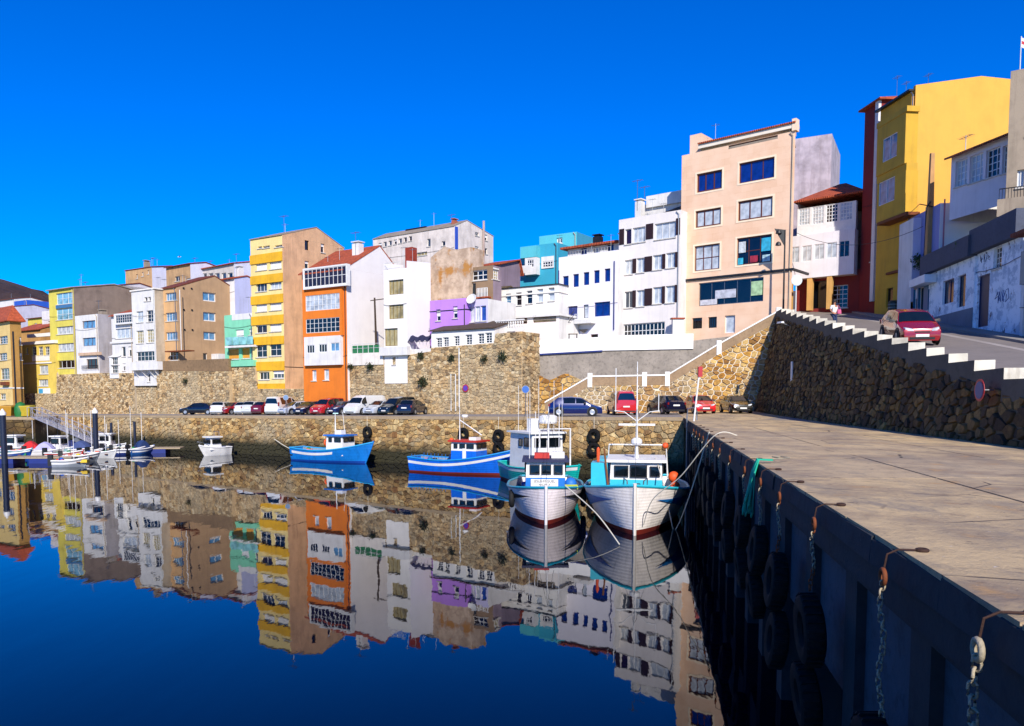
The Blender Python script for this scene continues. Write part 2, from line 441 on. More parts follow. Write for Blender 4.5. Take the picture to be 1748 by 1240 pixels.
class Bld:
    """a building set out from the photograph: left and right edge of its street front, eaves and base rows, distance and turn"""
    def __init__(s, name, label, pxL, Y, pxR, ytop, ybot, deg, cat='house', depth=9, group=None, zb=None):
        a = rad(deg); s.a = a
        p = at(pxL, HOR, Y); s.p0 = Vector((p.x, p.y, 0)); s.u = Vector((math.cos(a), math.sin(a), 0)); s.n = Vector((math.sin(a), -math.cos(a), 0))
        s.z0 = at(pxL, ybot, Y).z if zb is None else zb; s.H = at(pxL, ytop, Y).z - s.z0
        s.Y = Y; s.ppm = F / Y
        s.W = (onplane(pxR, HOR, s.p0, s.n) - s.p0).dot(s.u); s.D = depth
        s.root = empty(name, (s.p0.x, s.p0.y, s.z0), a, label, cat, group)
        s.fr = ((0, 0, 0), 0.0)
    def uv(s, px, py, off=0.0):
        q = onplane(px, py, s.p0 + s.n * off, s.n) - s.p0
        return q.dot(s.u), q.z - s.z0
    def sv(s, px, py):
        c = s.p0 + s.u * s.W; q = onplane(px, py, c, s.u) - c
        return q.dot(-s.n), q.z - s.z0
    def rect(s, x0, y0, x1, y1, off=0.0):
        xm, ym = (x0 + x1) / 2, (y0 + y1) / 2
        return s.uv(x0, ym, off)[0], s.uv(xm, y1, off)[1], s.uv(x1, ym, off)[0], s.uv(xm, y0, off)[1]
    def srect(s, x0, y0, x1, y1):
        xm, ym = (x0 + x1) / 2, (y0 + y1) / 2
        return s.sv(x0, ym)[0], s.sv(xm, y1)[1], s.sv(x1, ym)[0], s.sv(xm, y0)[1]
    def front(s, mat, wins, name='front_wall', revmat=None, below=0.0, H=None, W=None):
        ops = [s.rect(*w[:4]) for w in wins]; mb = MB()
        ops2 = wall_mesh(mb, W or s.W, H or s.H, ops, z0=-below, mi_rev=1)
        mb.build(name, [mat, revmat or mat], s.root)
        for o, w in zip(ops2, wins): s.win(o, w[4] if len(w) > 4 else {}, s.fr)
    def side(s, mat, wins=(), gable=None, name='side_wall', below=0.0, peak=.5, Hs=None, Hb=None, turn=90):
        """right-hand end wall, optional gable of that height, Hb = eaves height at the back"""
        D, H = s.D, Hs or s.H; Hb = Hb or H; Hl = min(H, Hb); mb = MB()
        ops = [s.srect(*w[:4]) for w in wins]
        ops2 = wall_mesh(mb, D, Hl - .003, ops, z0=-below)
        if gable:
            mb.add([(0, 0, Hl), (D, 0, Hl), (D, 0, Hb), (D * peak, 0, max(H, Hb) + gable), (0, 0, H)], [(0, 1, 2, 3, 4)])
        elif Hb != H: mb.add([(0, 0, Hl), (D, 0, Hl), (D, 0, Hb), (0, 0, H)], [(0, 1, 2, 3)])
        mb.build(name, mat, s.root, None, (s.W, 0, 0), rad(turn))
        for o, w in zip(ops2, wins): s.win(o, w[4] if len(w) > 4 else {}, ((s.W, 0, 0), rad(90)))
        lm = MB(); gl = (max(H, Hb) + gable) if gable else None; Wr = s.W - (1.6 if turn != 90 else 0)
        pts = [(0, D, -below), (0, 0, -below), (0, 0, H)] + ([(0, D * peak, gl)] if gable else []) + [(0, D, Hb)]
        lm.add(pts, [list(range(len(pts)))]); lm.quad((Wr, D, -below), (0, D, -below), (0, D, Hb), (Wr, D, Hb))
        lm.build('rear_wall', mat, s.root)
    def roof_gable(s, mat, gable, peak=.5, over=.35, th=.14, H=None, Hb=None, oside=.12):
        H = H or s.H; Hb = Hb or H; zr = max(H, Hb) + gable; D, W = s.D, s.W; mb = MB()
        yp = D * peak; s1 = (zr - H) / yp; s2 = (zr - Hb) / (D - yp)
        for sec in ([(-over, H - over * s1), (yp, zr)], [(yp, zr), (D + over, Hb - over * s2)]):
            (ya, za), (yb, zb) = sec
            mb.hexa([(-oside, ya, za + .01), (W + oside, ya, za + .01), (W + oside, yb, zb + .01), (-oside, yb, zb + .01)],
                    [(-oside, ya, za + th), (W + oside, ya, za + th), (W + oside, yb, zb + th), (-oside, yb, zb + th)])
        return mb.build('roof', mat, s.root)
    def roof_flat(s, mat, par=.0, H=None):
        H = H or s.H
        MB().box(.02, .02, H - .35, s.W - .02, s.D - .02, H - .15).build('roof', mat, s.root)
        if par: s.band(mat, H - par, H + .03, .06)
    def roof_hip(s, mat, rise, over=.3, H=None):
        H = H or s.H; W, D = s.W, s.D; o = over; mb = MB(); i = min(W, D) * .45
        b = [(-o, -o, H), (W + o, -o, H), (W + o, D + o, H), (-o, D + o, H)]; b2 = [(x, y, z + .14) for x, y, z in b]
        r0, r1 = (i, D / 2, H + rise), (W - i, D / 2, H + rise)
        mb.add(b + b2 + [r0, r1], [(3, 2, 1, 0), (0, 1, 5, 4), (1, 2, 6, 5), (2, 3, 7, 6), (3, 0, 4, 7), (4, 5, 9, 8), (5, 6, 9), (6, 7, 8, 9), (7, 4, 8)])
        return mb.build('roof', mat, s.root)
    def band(s, mat, z0, z1, out=.06, name='cornice', u0=None, u1=None, side=True):
        u0 = -out if u0 is None else u0; u1 = s.W + out if u1 is None else u1
        mb = MB().box(u0, -out, z0, u1, -.002, z1)
        if side and u1 > s.W: mb.box(s.W + .002, -.001, z0, s.W + out, s.D, z1)
        return mb.build(name, mat, s.root)
    def win(s, o, st, M):
        st = dict(st); st.setdefault('ppm', s.ppm); st.setdefault('recess', .16)
        if 'pane' not in st and 'blind' not in st and st.get('cols', 2) <= 3 and st.get('rows', 1) == 1 and 'frame' not in st:
            if rng.random() < .35: st['blind'] = rng.uniform(.15, .55)
            st['pane'] = rng.choice([G_dark, G_dark, G_brown, glass('#3b4450')])
        if st.get('frame') is None and 'sill' not in st: st['sill'] = M_sill
        w = window(s.root, *o, M, **st)
        return w
    def bay(s, rects, out, mat, x0, y0, x1, y1, name='bay'):
        """box window standing proud of the front by `out`, with its own windows"""
        u0, v0, u1, v1 = s.rect(x0, y0, x1, y1, out); mb = MB()
        ops = [tuple(a - b for a, b in zip(s.rect(*r[:4], out), (u0, v0, u0, v0))) for r in rects]
        W, H = u1 - u0, v1 - v0
        ops2 = wall_mesh(mb, W, H, ops, depth=.12)
        mb.quad((W, 0, 0), (W, out - .003, 0), (W, out - .003, H), (W, 0, H)); mb.quad((0, out - .003, 0), (0, 0, 0), (0, 0, H), (0, out - .003, H))
        mb.quad((0, 0, H), (W, 0, H), (W, out - .003, H), (0, out - .003, H)); mb.quad((0, out - .003, 0), (W, out - .003, 0), (W, 0, 0), (0, 0, 0))
        b = mb.build(name, mat, s.root, None, (u0, -out, v0))
        for o, r in zip(ops2, rects):
            st = dict(r[4]) if len(r) > 4 else {}; st.setdefault('ppm', s.ppm)
            st['recess'] = min(st.get('recess', .04), .05)
            window(s.root, o[0] + u0, o[1] + v0, o[2] + u0, o[3] + v0, ((0, -out, 0), 0), **st)
        return b
    def slab(s, x0, y0, x1, y1, out, mat, name='balcony', inn=0.0):
        u0, v0, u1, v1 = s.rect(x0, y0, x1, y1, out)
        return MB().box(u0, -out, v0, u1, -.002 + inn, v1).build(name, mat, s.root)
    def pipe(s, px, y0, y1, mat=None, r=.05):
        u, v1 = s.uv(px, y0, .08); _, v0 = s.uv(px, y1, .08)
        MB().tube([(u, -.07, v0), (u, -.07, v1)], r, 6).build('drainpipe', mat or M_rail, s.root)
    def antenna(s, px, y0, y1, back=2.0):
        u, v0 = s.uv(px, y1, -back); _, v1 = s.uv(px, y0, -back); mb = MB()
        mb.tube([(u, back, v0 - 1.2), (u, back, v1)], .03, 5)
        mb.tube([(u - .6, back, v1 - .1), (u + .6, back, v1 - .1)], .02, 4)
        for k in range(5): mb.tube([(u - .5 + k * .25, back - .3, v1 - .1), (u - .5 + k * .25, back + .3, v1 - .1)], .012, 4)
        mb.build('antenna', M_steel, s.root)
    def chimney(s, x0, y0, x1, y1, mat, back=2.5, cap=True, th=.8):
        u0, v0, u1, v1 = s.rect(x0, y0, x1, y1, -back)
        mb = MB().box(u0, back, v0 - .8, u1, back + th, v1)
        if cap: mb.box(u0 - .08, back - .08, v1 + .15, u1 + .08, back + th + .08, v1 + .25); mb.box(u0 + .1, back + .1, v1, u1 - .1, back + th - .1, v1 + .15)
        mb.build('chimney', mat, s.root)
    def railing(s, x0, y0, x1, y1, out, mat, n=None, name='railing', rb=.015):
        u0, v0, u1, v1 = s.rect(x0, y0, x1, y1, out); mb = MB()
        mb.tube([(u0, -out, v1), (u1, -out, v1)], .03, 5); mb.tube([(u0, -out, v0), (u1, -out, v0)], .02, 5)
        n = n or max(2, int((u1 - u0) / .14))
        for k in range(n + 1): u = u0 + (u1 - u0) * k / n; mb.tube([(u, -out, v0), (u, -out, v1)], rb, 4)
        mb.build(name, mat, s.root)
    def dish(s, px, py, out=.3, r=.45):
        u, v = s.uv(px, py, out); M = Matrix.Translation((u, -out - .1, v)) @ Matrix.Rotation(rad(65), 4, 'X')
        mb = MB(); mb.lathe([(r * k / 5, -.18 * (1 - (k / 5) ** 2)) for k in range(1, 6)] + [(r * .97 * k / 5, -.18 * (1 - (k / 5) ** 2) + .03) for k in range(5, 0, -1)], 14, M=M)
        mb.tube([(u, 0, v - .3), (u, -out, v)], .03, 5); mb.build('satellite_dish', M_frame, s.root)
# ================================================================== THE SETTING
A0 = Vector((-49.8, 94.5, 0)); B0 = Vector((11.83, 54.5, 0))          # far quay edge, left to right
uE = (B0 - A0).normalized(); nE = Vector((uE.y, -uE.x, 0))            # nE faces the water
LEN_E = (B0 - A0).length; DEG_R = math.degrees(math.atan2(uE.y, uE.x))
R0 = A0 - nE * 9.0                                                    # foot of the old town's retaining wall
def zq(x, y):
    p = Vector((x, y, 0)) - A0; t = p.dot(uE) / LEN_E; w = -p.dot(nE)
    tc = min(max(t, -.6), 1.0)
    return 3.46 + .84 * tc + .15 * min(max(w / 14, 0), 1) * min(max(t, 0), 1)
def Yr(px, off=0.0):
    """distance at which the photo column px meets the retaining wall line (off = metres behind it)"""
    return onplane(px, HOR, R0 - nE * off, nE).y
def uR(px, off=0.0): return (onplane(px, HOR, R0 - nE * off, nE) - R0).dot(uE)
def zR(px, py, off=0.0): return onplane(px, py, R0 - nE * off, nE).z
def Q(Y): return 3.36 + .1718 * (Y - 5.2)                             # near quay edge
qd = Vector((.1718, 1, 0)).normalized(); qn = Vector((-qd.y, qd.x, 0))
def lerp(a, b, t): return a + (b - a) * t
def prof(pts):
    pts = sorted(pts)
    def f(u):
        if u <= pts[0][0]: return pts[0][1]
        for (a, b), (c, d) in zip(pts, pts[1:]):
            if u <= c: return b + (d - b) * (u - a) / max(c - a, 1e-6)
        return pts[-1][1]
    return f

# ---- water
m_w, nt, b = newmat('harbour_water')
b.inputs['Base Color'].default_value = (.0004, .0012, .006, 1)
b.inputs['Roughness'].default_value = .015
b.inputs['IOR'].default_value = 1.35
v1 = coords(nt, (.55, .12, 1)); v2 = coords(nt, (2.2, .7, 1))
add = nt.nodes.new('ShaderNodeMath'); add.operation = 'MULTIPLY_ADD'; add.inputs[1].default_value = .16
nt.links.new(noise(nt, v2, 1.0, 3, .5), add.inputs[0]); nt.links.new(noise(nt, v1, 1.0, 2, .4), add.inputs[2])
bump(nt, b, add.outputs[0], .35, .030)
struct(MB().quad((-500, -60, 0), (300, -60, 0), (300, 700, 0), (-500, 700, 0)).build('harbour_water', m_w))
m_bed = concrete('sea_bed_mud', '#1a1a12', .4)
struct(MB().quad((-500, -60, -4), (300, -60, -4), (300, 700, -4), (-500, 700, -4)).build('sea_bed', m_bed))

# ---- road along the far quay
m_road = concrete('worn_asphalt', '#8a817a', .35, 1.0)
mb = MB(); S_ = [-60 + i * 4.0 for i in range(0, 34)] + [LEN_E]; Wd = [0.0, 3.0, 6.0, 9.6]
Wd = [.45, 3, 6, 9.6]
for i in range(len(S_) - 1):
    for j in range(3):
        q = []
        for s_, w_ in ((S_[i], Wd[j]), (S_[i + 1], Wd[j]), (S_[i + 1], Wd[j + 1]), (S_[i], Wd[j + 1])):
            p = A0 + uE * s_ - nE * w_; q.append((p.x, p.y, zq(p.x, p.y)))
        mb.quad(*q)
struct(mb.build('harbour_road', m_road))
# corner between the two quays, in front of the stairs
S0, S1 = Vector((.85, 72.0, 0)), Vector((20.8, 68.0, 0))
mb = MB(); c0 = B0 - nE * .45
pts = [(c0.x, c0.y), (17.0, 40.0), (21.2, 68.0), (21.2, 70), (.85, 73.5), ((B0 - nE * 9.6).x - 8, (B0 - nE * 9.6).y + 6)]
mb.add([(x, y, zq(x, y) - .008) for x, y in pts], [list(range(len(pts)))])
struct(mb.build('parking_apron', m_road))

# ---- near quay: deck of concrete slabs
M_deck, nt, b = newmat('quay_concrete'); v = coords(nt); vl = coords(nt, (1, 1, 1))
oi = nt.nodes.new('ShaderNodeObjectInfo')
base = mixc(nt, oi.outputs['Random'], lin('#b8a07e'), lin('#d0b280'))
col = mixc(nt, ramp(nt, noise(nt, vl, .45, 9, .7), .42, .66), base, lin('#83705e'))
col = mixc(nt, ramp(nt, noise(nt, v, .9, 6, .6), .60, .72), col, lin('#c79a5c'))
col = mixc(nt, ramp(nt, noise(nt, coords(nt, (.9, .35, 1)), 1.0, 8, .75), .50, .64), col, lin('#97866f'))
col = mixc(nt, ramp(nt, noise(nt, vl, 2.6, 9, .8), .56, .70), col, lin('#5c4e42'))
col = mixc(nt, ramp(nt, noise(nt, v, 7, 5, .7), .66, .72), col, lin('#ded3c4'))
wv = mixc(nt, .12, v, nn(nt, 'ShaderNodeTexNoise', Scale=1.5).outputs[1])
vo = nn(nt, 'ShaderNodeTexVoronoi', Scale=.42); vo.feature = 'DISTANCE_TO_EDGE'; nt.links.new(wv, vo.inputs['Vector'])
crk = ramp(nt, vo.outputs['Distance'], .004, .010, (1, 1, 1, 1), (0, 0, 0, 1))
cm = nt.nodes.new('ShaderNodeMath'); cm.operation = 'MULTIPLY'; nt.links.new(crk, cm.inputs[0]); nt.links.new(ramp(nt, noise(nt, v, .5, 3), .48, .56), cm.inputs[1])
col = mixc(nt, cm.outputs[0], col, lin('#3c332c'))
nt.links.new(col, b.inputs['Base Color']); b.inputs['Roughness'].default_value = .85
bump(nt, b, noise(nt, v, 5, 9, .75), .8, .06)
def ramp_base(Y): return 20.8 + (14.73 - 20.8) * (68 - Y) / (68 - 22.8)
deck = empty('quay_deck', (8, 20, 4.3)); deck['kind'] = 'structure'
Ys = [0.5]
while Ys[-1] < 66: Ys.append(Ys[-1] + 4.6)
fr = [0, .30, .62, 1.0]; r_ = random.Random(3)
for i in range(len(Ys) - 1):
    for j in range(3):
        y0, y1 = Ys[i] + .018, Ys[i + 1] - .018
        def X(f, y): return lerp(Q(y), ramp_base(y) + .6, f)
        f0, f1 = fr[j] + (.0016 if j else 0), fr[j + 1] - .0016
        dz = r_.uniform(-.006, .006); q = [(X(f0, y0), y0), (X(f1, y0), y0), (X(f1, y1), y1), (X(f0, y1), y1)]
        zz = [(zq(x, y) if y > 50 else 4.3) + .012 + dz for x, y in q]
        mb = MB().hexa([(x - 8, y - 20, z - .3 - 4.3) for (x, y), z in zip(q, zz)], [(x - 8, y - 20, z - 4.3) for (x, y), z in zip(q, zz)])
        mb.build('slab', M_deck, deck)
M_qc = concrete('shaded_quay_concrete', '#2b3035', .75, 1.0)  # quay face darkened in colour to carry its deep shade
M_qd = concrete('deep_shade_concrete', '#0d0e10', .6, 1.0)  # near-black colour holds the shade of the recess behind the posts
qw = empty('quay_wall', (Q(5.2), 5.2, 0), math.atan2(qd.y, qd.x), 'long shaded concrete quay wall with posts and fenders on the right', 'wall')
# local: x along the quay (away from the camera), y = inland is -y ... build with outward = +y
LQ = (Vector((Q(54.4), 54.4, 0)) - Vector((Q(5.2), 5.2, 0))).length
LQ0 = -4.0
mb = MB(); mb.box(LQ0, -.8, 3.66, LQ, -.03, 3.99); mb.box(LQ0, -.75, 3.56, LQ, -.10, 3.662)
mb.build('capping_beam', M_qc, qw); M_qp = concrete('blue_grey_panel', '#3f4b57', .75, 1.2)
rk = random.Random(5); xk = LQ0
while xk < LQ:                                              # worn kerb lengths, dark to paint shade over the slab edges
    ln_ = rk.uniform(.5, 1.6); e0, e1 = rk.uniform(.015, .05), rk.uniform(.015, .05); z0_, z1_ = 4.285 + rk.uniform(-.04, .004), 4.285 + rk.uniform(-.04, .004); x1_ = min(xk + ln_ - .012, LQ)
    MB().hexa([(xk, -.02, 4.0), (x1_, -.02, 4.0), (x1_, e1 + .01, 4.0), (xk, e0 + .01, 4.0)], [(xk, -.02, z0_ + .012), (x1_, -.02, z1_ + .012), (x1_, e1 - .012, z1_), (xk, e0 - .012, z0_)]).build('shade_kerb', M_qc, qw); xk += ln_
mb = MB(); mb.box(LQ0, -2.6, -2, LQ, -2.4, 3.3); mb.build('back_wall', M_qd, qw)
x = LQ0 + 1.0; pan = MB(); k = 0
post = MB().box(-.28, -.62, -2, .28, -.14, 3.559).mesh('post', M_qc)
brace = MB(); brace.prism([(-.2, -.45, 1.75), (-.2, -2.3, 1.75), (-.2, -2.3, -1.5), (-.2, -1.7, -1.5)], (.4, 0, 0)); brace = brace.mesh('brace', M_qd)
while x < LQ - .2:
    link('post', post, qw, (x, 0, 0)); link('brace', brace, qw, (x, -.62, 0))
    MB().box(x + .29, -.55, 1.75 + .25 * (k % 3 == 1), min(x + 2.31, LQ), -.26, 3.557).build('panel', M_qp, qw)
    x += 2.6; k += 1
# fill below the deck so that no light leaks in from behind
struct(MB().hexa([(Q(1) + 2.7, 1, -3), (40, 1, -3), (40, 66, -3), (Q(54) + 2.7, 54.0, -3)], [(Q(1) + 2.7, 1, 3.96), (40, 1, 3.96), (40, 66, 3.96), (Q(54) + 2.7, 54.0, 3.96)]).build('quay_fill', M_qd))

# ---- far quay wall of coursed rubble
ST_q = stone('quay_stone', ['#7a5a34', '#c29a5c', '#d8b274', '#b08a52', '#9a8664', '#e2c48a', '#8a6034', '#ecd29a'], damp=1.5)
far = empty('harbour_wall', (A0.x, A0.y, 0), 0, 'long tan rubble stone harbour wall along the far quay, weed at its foot', 'wall')
U0 = -16.5
def fE(u, v, w): p = A0 + uE * u + nE * w; return Vector((p.x, p.y, v))
def topE(u): p = A0 + uE * u; return zq(p.x, p.y) - .22
cells = rubble(U0, LEN_E - .05, topE, .48, .33, 11, bottom=lambda u: -.5)
stone_wall(far, cells, fE, ST_q, .09, .035, 5)
mort_q = stone('quay_mortar', ['#c0a678', '#b39a6c'], damp=1.5)
def core(root, u0, u1, f, top, bot, mat, n=24, name='mortar_core', th=1.2):
    mb = MB(); o = Vector(root.location)
    for i in range(n):
        a, b_ = lerp(u0, u1, i / n), lerp(u0, u1, (i + 1) / n)
        qd_ = [f(a, bot(a), -th) - o, f(b_, bot(b_), -th) - o, f(b_, bot(b_), 0) - o, f(a, bot(a), 0) - o]
        qt = [f(a, top(a), -th) - o, f(b_, top(b_), -th) - o, f(b_, top(b_), 0) - o, f(a, top(a), 0) - o]
        mb.hexa([qd_[3], qd_[2], qd_[1], qd_[0]], [qt[3], qt[2], qt[1], qt[0]])
    return mb.build(name, mat, root)
core(far, U0, LEN_E, fE, lambda u: topE(u) + .0, lambda u: -2.5, mort_q)
cop = MB(); n = 46
for i in range(n):
    a, b_ = lerp(U0, LEN_E, i / n) + .01, lerp(U0, LEN_E, (i + 1) / n) - .01
    mb = MB(); q = [fE(a, topE(a), .08), fE(b_, topE(b_), .08), fE(b_, topE(b_), -.7), fE(a, topE(a), -.7)]
    mb.hexa([p - far.location for p in q], [p + Vector((0, 0, .245)) - far.location for p in q])
    mb.build('coping_slab', concrete('coping', '#a89272', .4), far)
# return of the far wall beside the near quay (plain concrete end)
stub = empty('quay_corner', fE(-16.5, 0, 0), 0, 'dark brown stone quay corner, weed at its foot, behind the moored dinghies', 'wall')
P_s = at(58, HOR, 93.0); P_s = Vector((P_s.x, P_s.y, 0)); su = Vector((1, .0, 0))
def fS(u, v, w): p = P_s + Vector((-1, -.05, 0)) * (18 - u) + Vector((.05, -1, 0)) * w; return Vector((p.x, p.y, v))
stub.location = (P_s.x, P_s.y, 0)
ST_d = stone('dark_brown_stone', ['#3c2c18', '#57401f', '#6b5228', '#47361c', '#7a6236'], damp=1.4)  # dark brown tones, darkest below the tide mark
stone_wall(stub, rubble(0, 18, lambda u: 3.0, .9, .6, 17, bottom=lambda u: -.4), fS, ST_d, .1, .04, 6, singles=60)
core(stub, 0, 18, fS, lambda u: 3.0, lambda u: -2.5, ST_d, 4, th=8)
mb = MB(); q = [fS(0, 3.0, .1), fS(18.1, 3.0, .1), fS(18.1, 3.0, -9), fS(0, 3.0, -9)]
mb.hexa([p - stub.location for p in q], [p + Vector((0, 0, .3)) - stub.location for p in q]); mb.build('coping_slab', MATS['coping'], stub)

# ---- retaining walls of the old town
ST_t = stone('town_stone', ['#7c6242', '#c4a272', '#e6cc9e', '#d2b07c', '#a08058', '#ecd8b0', '#6a5236', '#dcc190'])
M_mt = concrete('town_mortar', '#c4aa82', .5, 2)
def fR(off):
    def f(u, v, w): p = R0 + uE * u + nE * (w - off); return Vector((p.x, p.y, v))
    return f
def town_wall(label, pts, off, cw, ch, seed, singles, mat=None, h=.07):
    us = [(uR(x, off), zR(x, y, off)) for x, y in pts]
    u0, u1 = us[0][0], us[-1][0]; top = prof(us); f = fR(off)
    p = f(u0, 0, 0); g = lambda u: zq(f(u, 0, 0).x, f(u, 0, 0).y) - .05
    root = empty('retaining_wall', (p.x, p.y, g(u0)), 0, label, 'wall')
    stone_wall(root, rubble(u0, u1, top, cw, ch, seed, bottom=g), f, mat or ST_t, h, .035, seed, singles)
    mb = MB(); o = Vector(root.location)
    for (a, za), (b_, zb) in zip(us, us[1:]):
        if b_ - a < .05: continue
        q0 = [f(a, g(a), 0), f(b_, g(b_), 0), f(b_, g(b_), -3), f(a, g(a), -3)]; q1 = [f(a, za, 0), f(b_, zb, 0), f(b_, zb, -3), f(a, za, -3)]
        mb.hexa([p - o for p in q0], [p - o for p in q1])
    mb.build('mortar_core', M_mt, root)
    return root, f, top, u0, u1
town_wall('sunlit rubble retaining wall under the yellow and white houses, far left', [(40, 672), (97, 672), (98, 640), (172, 637), (228, 637), (229, 657), (268, 657)], 0, .42, .28, 21, 120)
w2 = town_wall('taller rubble retaining wall with a plain parapet below the tan gabled house', [(269, 634), (330, 634), (392, 634)], -.5, .42, .28, 22, 120)
town_wall('narrow rubble retaining wall below the mint green house and yellow tower', [(392, 628), (437, 627), (438, 664), (489, 664), (490, 664), (526, 664)], 0, .42, .28, 23, 80)
w4 = town_wall('ivy-spotted rubble retaining wall below the white gabled house', [(577, 627), (600, 623), (655, 613), (692, 607), (736, 600)], 0, .40, .27, 24, 150)
w5 = town_wall('tall sandy rubble bastion wall under the violet house', [(736, 594), (843, 586), (846, 570), (891, 566)], -.7, .40, .27, 25, 300)
# flank of the bastion
fb, ub = w5[1], w5[4]; cb = fb(ub, 0, 0)
def fF(u, v, w): p = cb - nE * u + uE * (w + .01); return Vector((p.x, p.y, v))
stone_wall(w5[0], rubble(0, 3.0, lambda u: w5[2](ub), .44, .31, 77, bottom=lambda u: 4.1), fF, ST_t, .07, .035, 78, 0)
# plain rendered parapet on the second wall
p_ = w2[0]; f = w2[1]; mb = MB(); u0, u1 = w2[3], w2[4]; zt = zR(300, 616, -.5)
for a, b_ in ((u0, u1),):
    q0 = [f(a, w2[2](a) + .003, .05), f(b_, w2[2](b_) + .003, .05), f(b_, w2[2](b_) + .003, -.4), f(a, w2[2](a) + .003, -.4)]; q1 = [f(a, zt, .05), f(b_, zt, .05), f(b_, zt, -.4), f(a, zt, -.4)]
    mb.hexa([q - p_.location for q in q0], [q - p_.location for q in q1])
mb.build('parapet', concrete('sooty_render', '#8c7050', .65, 1.2), p_)

# ---- stair wall facing the quay
dS = (S1 - S0).normalized(); nS = Vector((dS.y, -dS.x, 0))
def fW(off=0):
    def f(u, v, w): p = S0 + dS * u + nS * (w - off); return Vector((p.x, p.y, v))
    return f
def uS(px, off=0): return (onplane(px, HOR, S0 - nS * off, nS) - S0).dot(dS)
def zS(px, py, off=0): return onplane(px, py, S0 - nS * off, nS).z
ST_s = stone('stair_wall_stone', ['#b07a30', '#c9953f', '#d7aa58', '#b98a45', '#94652b', '#e0bd78', '#a88a5e'])
M_pale = concrete('pale_mortar', '#d8cdb8', .25, 2)
sw = empty('stair_wall', (S0.x, S0.y, zq(S0.x, S0.y)), 0, 'golden rubble stair wall rising behind the parked cars', 'wall')
spts = [(930, 703), (1007, 659), (1139, 657), (1226, 604), (1326, 548)]
sp = [(uS(x), zS(x, y)) for x, y in spts]; topS = prof(sp); f = fW(); g = lambda u: zq(f(u, 0, 0).x, f(u, 0, 0).y) - .05
stone_wall(sw, rubble(sp[0][0], sp[-1][0], topS, .50, .34, 31, bottom=g), f, ST_s, .10, .05, 32, 300)
mb = MB(); o = Vector(sw.location)
for (a, za), (b_, zb) in zip(sp, sp[1:]):
    q0 = [f(a, g(a) - .5, 0), f(b_, g(b_) - .5, 0), f(b_, g(b_) - .5, -.6), f(a, g(a) - .5, -.6)]; q1 = [f(a, za, 0), f(b_, zb, 0), f(b_, zb, -.6), f(a, za, -.6)]
    mb.hexa([p - o for p in q0], [p - o for p in q1])
mb.build('mortar_core', M_pale, sw)
M_par = concrete('parapet_render', '#9b8163', .5, 1.5)
for k, ((a, za), (b_, zb)) in enumerate(zip(sp, sp[1:])):
    a_, b2 = a + .004, b_ - .004; ph = .78
    for nm, w0, w1, h0, h1, mt in (('parapet', .04, -.30, .004, ph, M_par), ('coping', .09, -.35, ph, ph + .13, plaster('#f0eeea', .15))):
        q0 = [f(a_, za + h0, w0), f(b2, zb + h0, w0), f(b2, zb + h0, w1), f(a_, za + h0, w1)]; q1 = [f(a_, za + h1, w0), f(b2, zb + h1, w0), f(b2, zb + h1, w1), f(a_, za + h1, w1)]
        MB().hexa([p - o for p in q0], [p - o for p in q1]).build(nm, mt, sw)
for px, py in ((1007, 659), (1100, 657.6), (1139, 657), (1226, 604), (1326, 548)):
    a = uS(px); z = zS(px, py); q0 = [f(a - .2, z - .12, .12), f(a + .2, z - .12, .12), f(a + .2, z - .12, -.38), f(a - .2, z - .12, -.38)]
    MB().hexa([p - o for p in q0], [p + Vector((0, 0, 1.25)) - o for p in q0]).build('pier', plaster('#f0eeea', .15), sw)
st_ = MB(); n = 34                                             # the steps behind the parapet
for i in range(n):
    a0, a1 = lerp(sp[2][0], sp[-1][0], i / n), lerp(sp[2][0], sp[-1][0], (i + 1) / n); z = topS(a1) - .25
    q0 = [f(a0, 3.5, -.61), f(a1, 3.5, -.61), f(a1, 3.5, -2.4), f(a0, 3.5, -2.4)]; q1 = [Vector((p.x, p.y, z)) for p in q0]
    st_.hexa([p - o for p in q0], [p - o for p in q1])
st_.build('steps', M_conc, sw)
# grey wall behind the stairs, with white garden wall on top
gw = empty('terrace_wall', (S0.x, S0.y, zq(S0.x, S0.y)), 0, 'stained grey concrete wall behind the stairs', 'wall'); f2 = fW(2.45)
M_gw = concrete('stained_grey_render', '#9a9084', .7, 1.3)
g0, g1, g2 = uS(889, 2.45), uS(1028, 2.45), uS(1330, 2.45); o2 = Vector(gw.location)
tz0, tz1, tz2 = zS(889, 607, 2.45), zS(1028, 599, 2.45), zS(1200, 590, 2.45)
mb = MB()
for (a, za), (b_, zb) in (((g0, tz0), (g1, tz1)), ((g1, tz1), (g2, tz2 + 1.2))):
    q0 = [f2(a, 3.8, 0), f2(b_, 3.8, 0), f2(b_, 3.8, -.5), f2(a, 3.8, -.5)]; q1 = [f2(a, za, 0), f2(b_, zb, 0), f2(b_, zb, -.5), f2(a, za, -.5)]
    mb.hexa([p - o2 for p in q0], [p - o2 for p in q1])
mb.build('rendered_face', M_gw, gw)
gcells = rubble(g0 + .1, uS(1015, 2.45), lambda u: zS(940, 643, 2.45) + .25 * math.sin(u * 2.1), .6, .4, 41, bottom=lambda u: 4.2)
stone_wall(gw, gcells, lambda u, v, w: f2(u, v, w + .03), ST_s, .08, .04, 42, 40)
ww = empty('garden_wall', (S0.x, S0.y, 9.5), 0, 'low bright white garden wall with a blue base line below the white houses', 'wall')
o3 = Vector(ww.location); M_wh = plaster('#f2f0ee', .1)
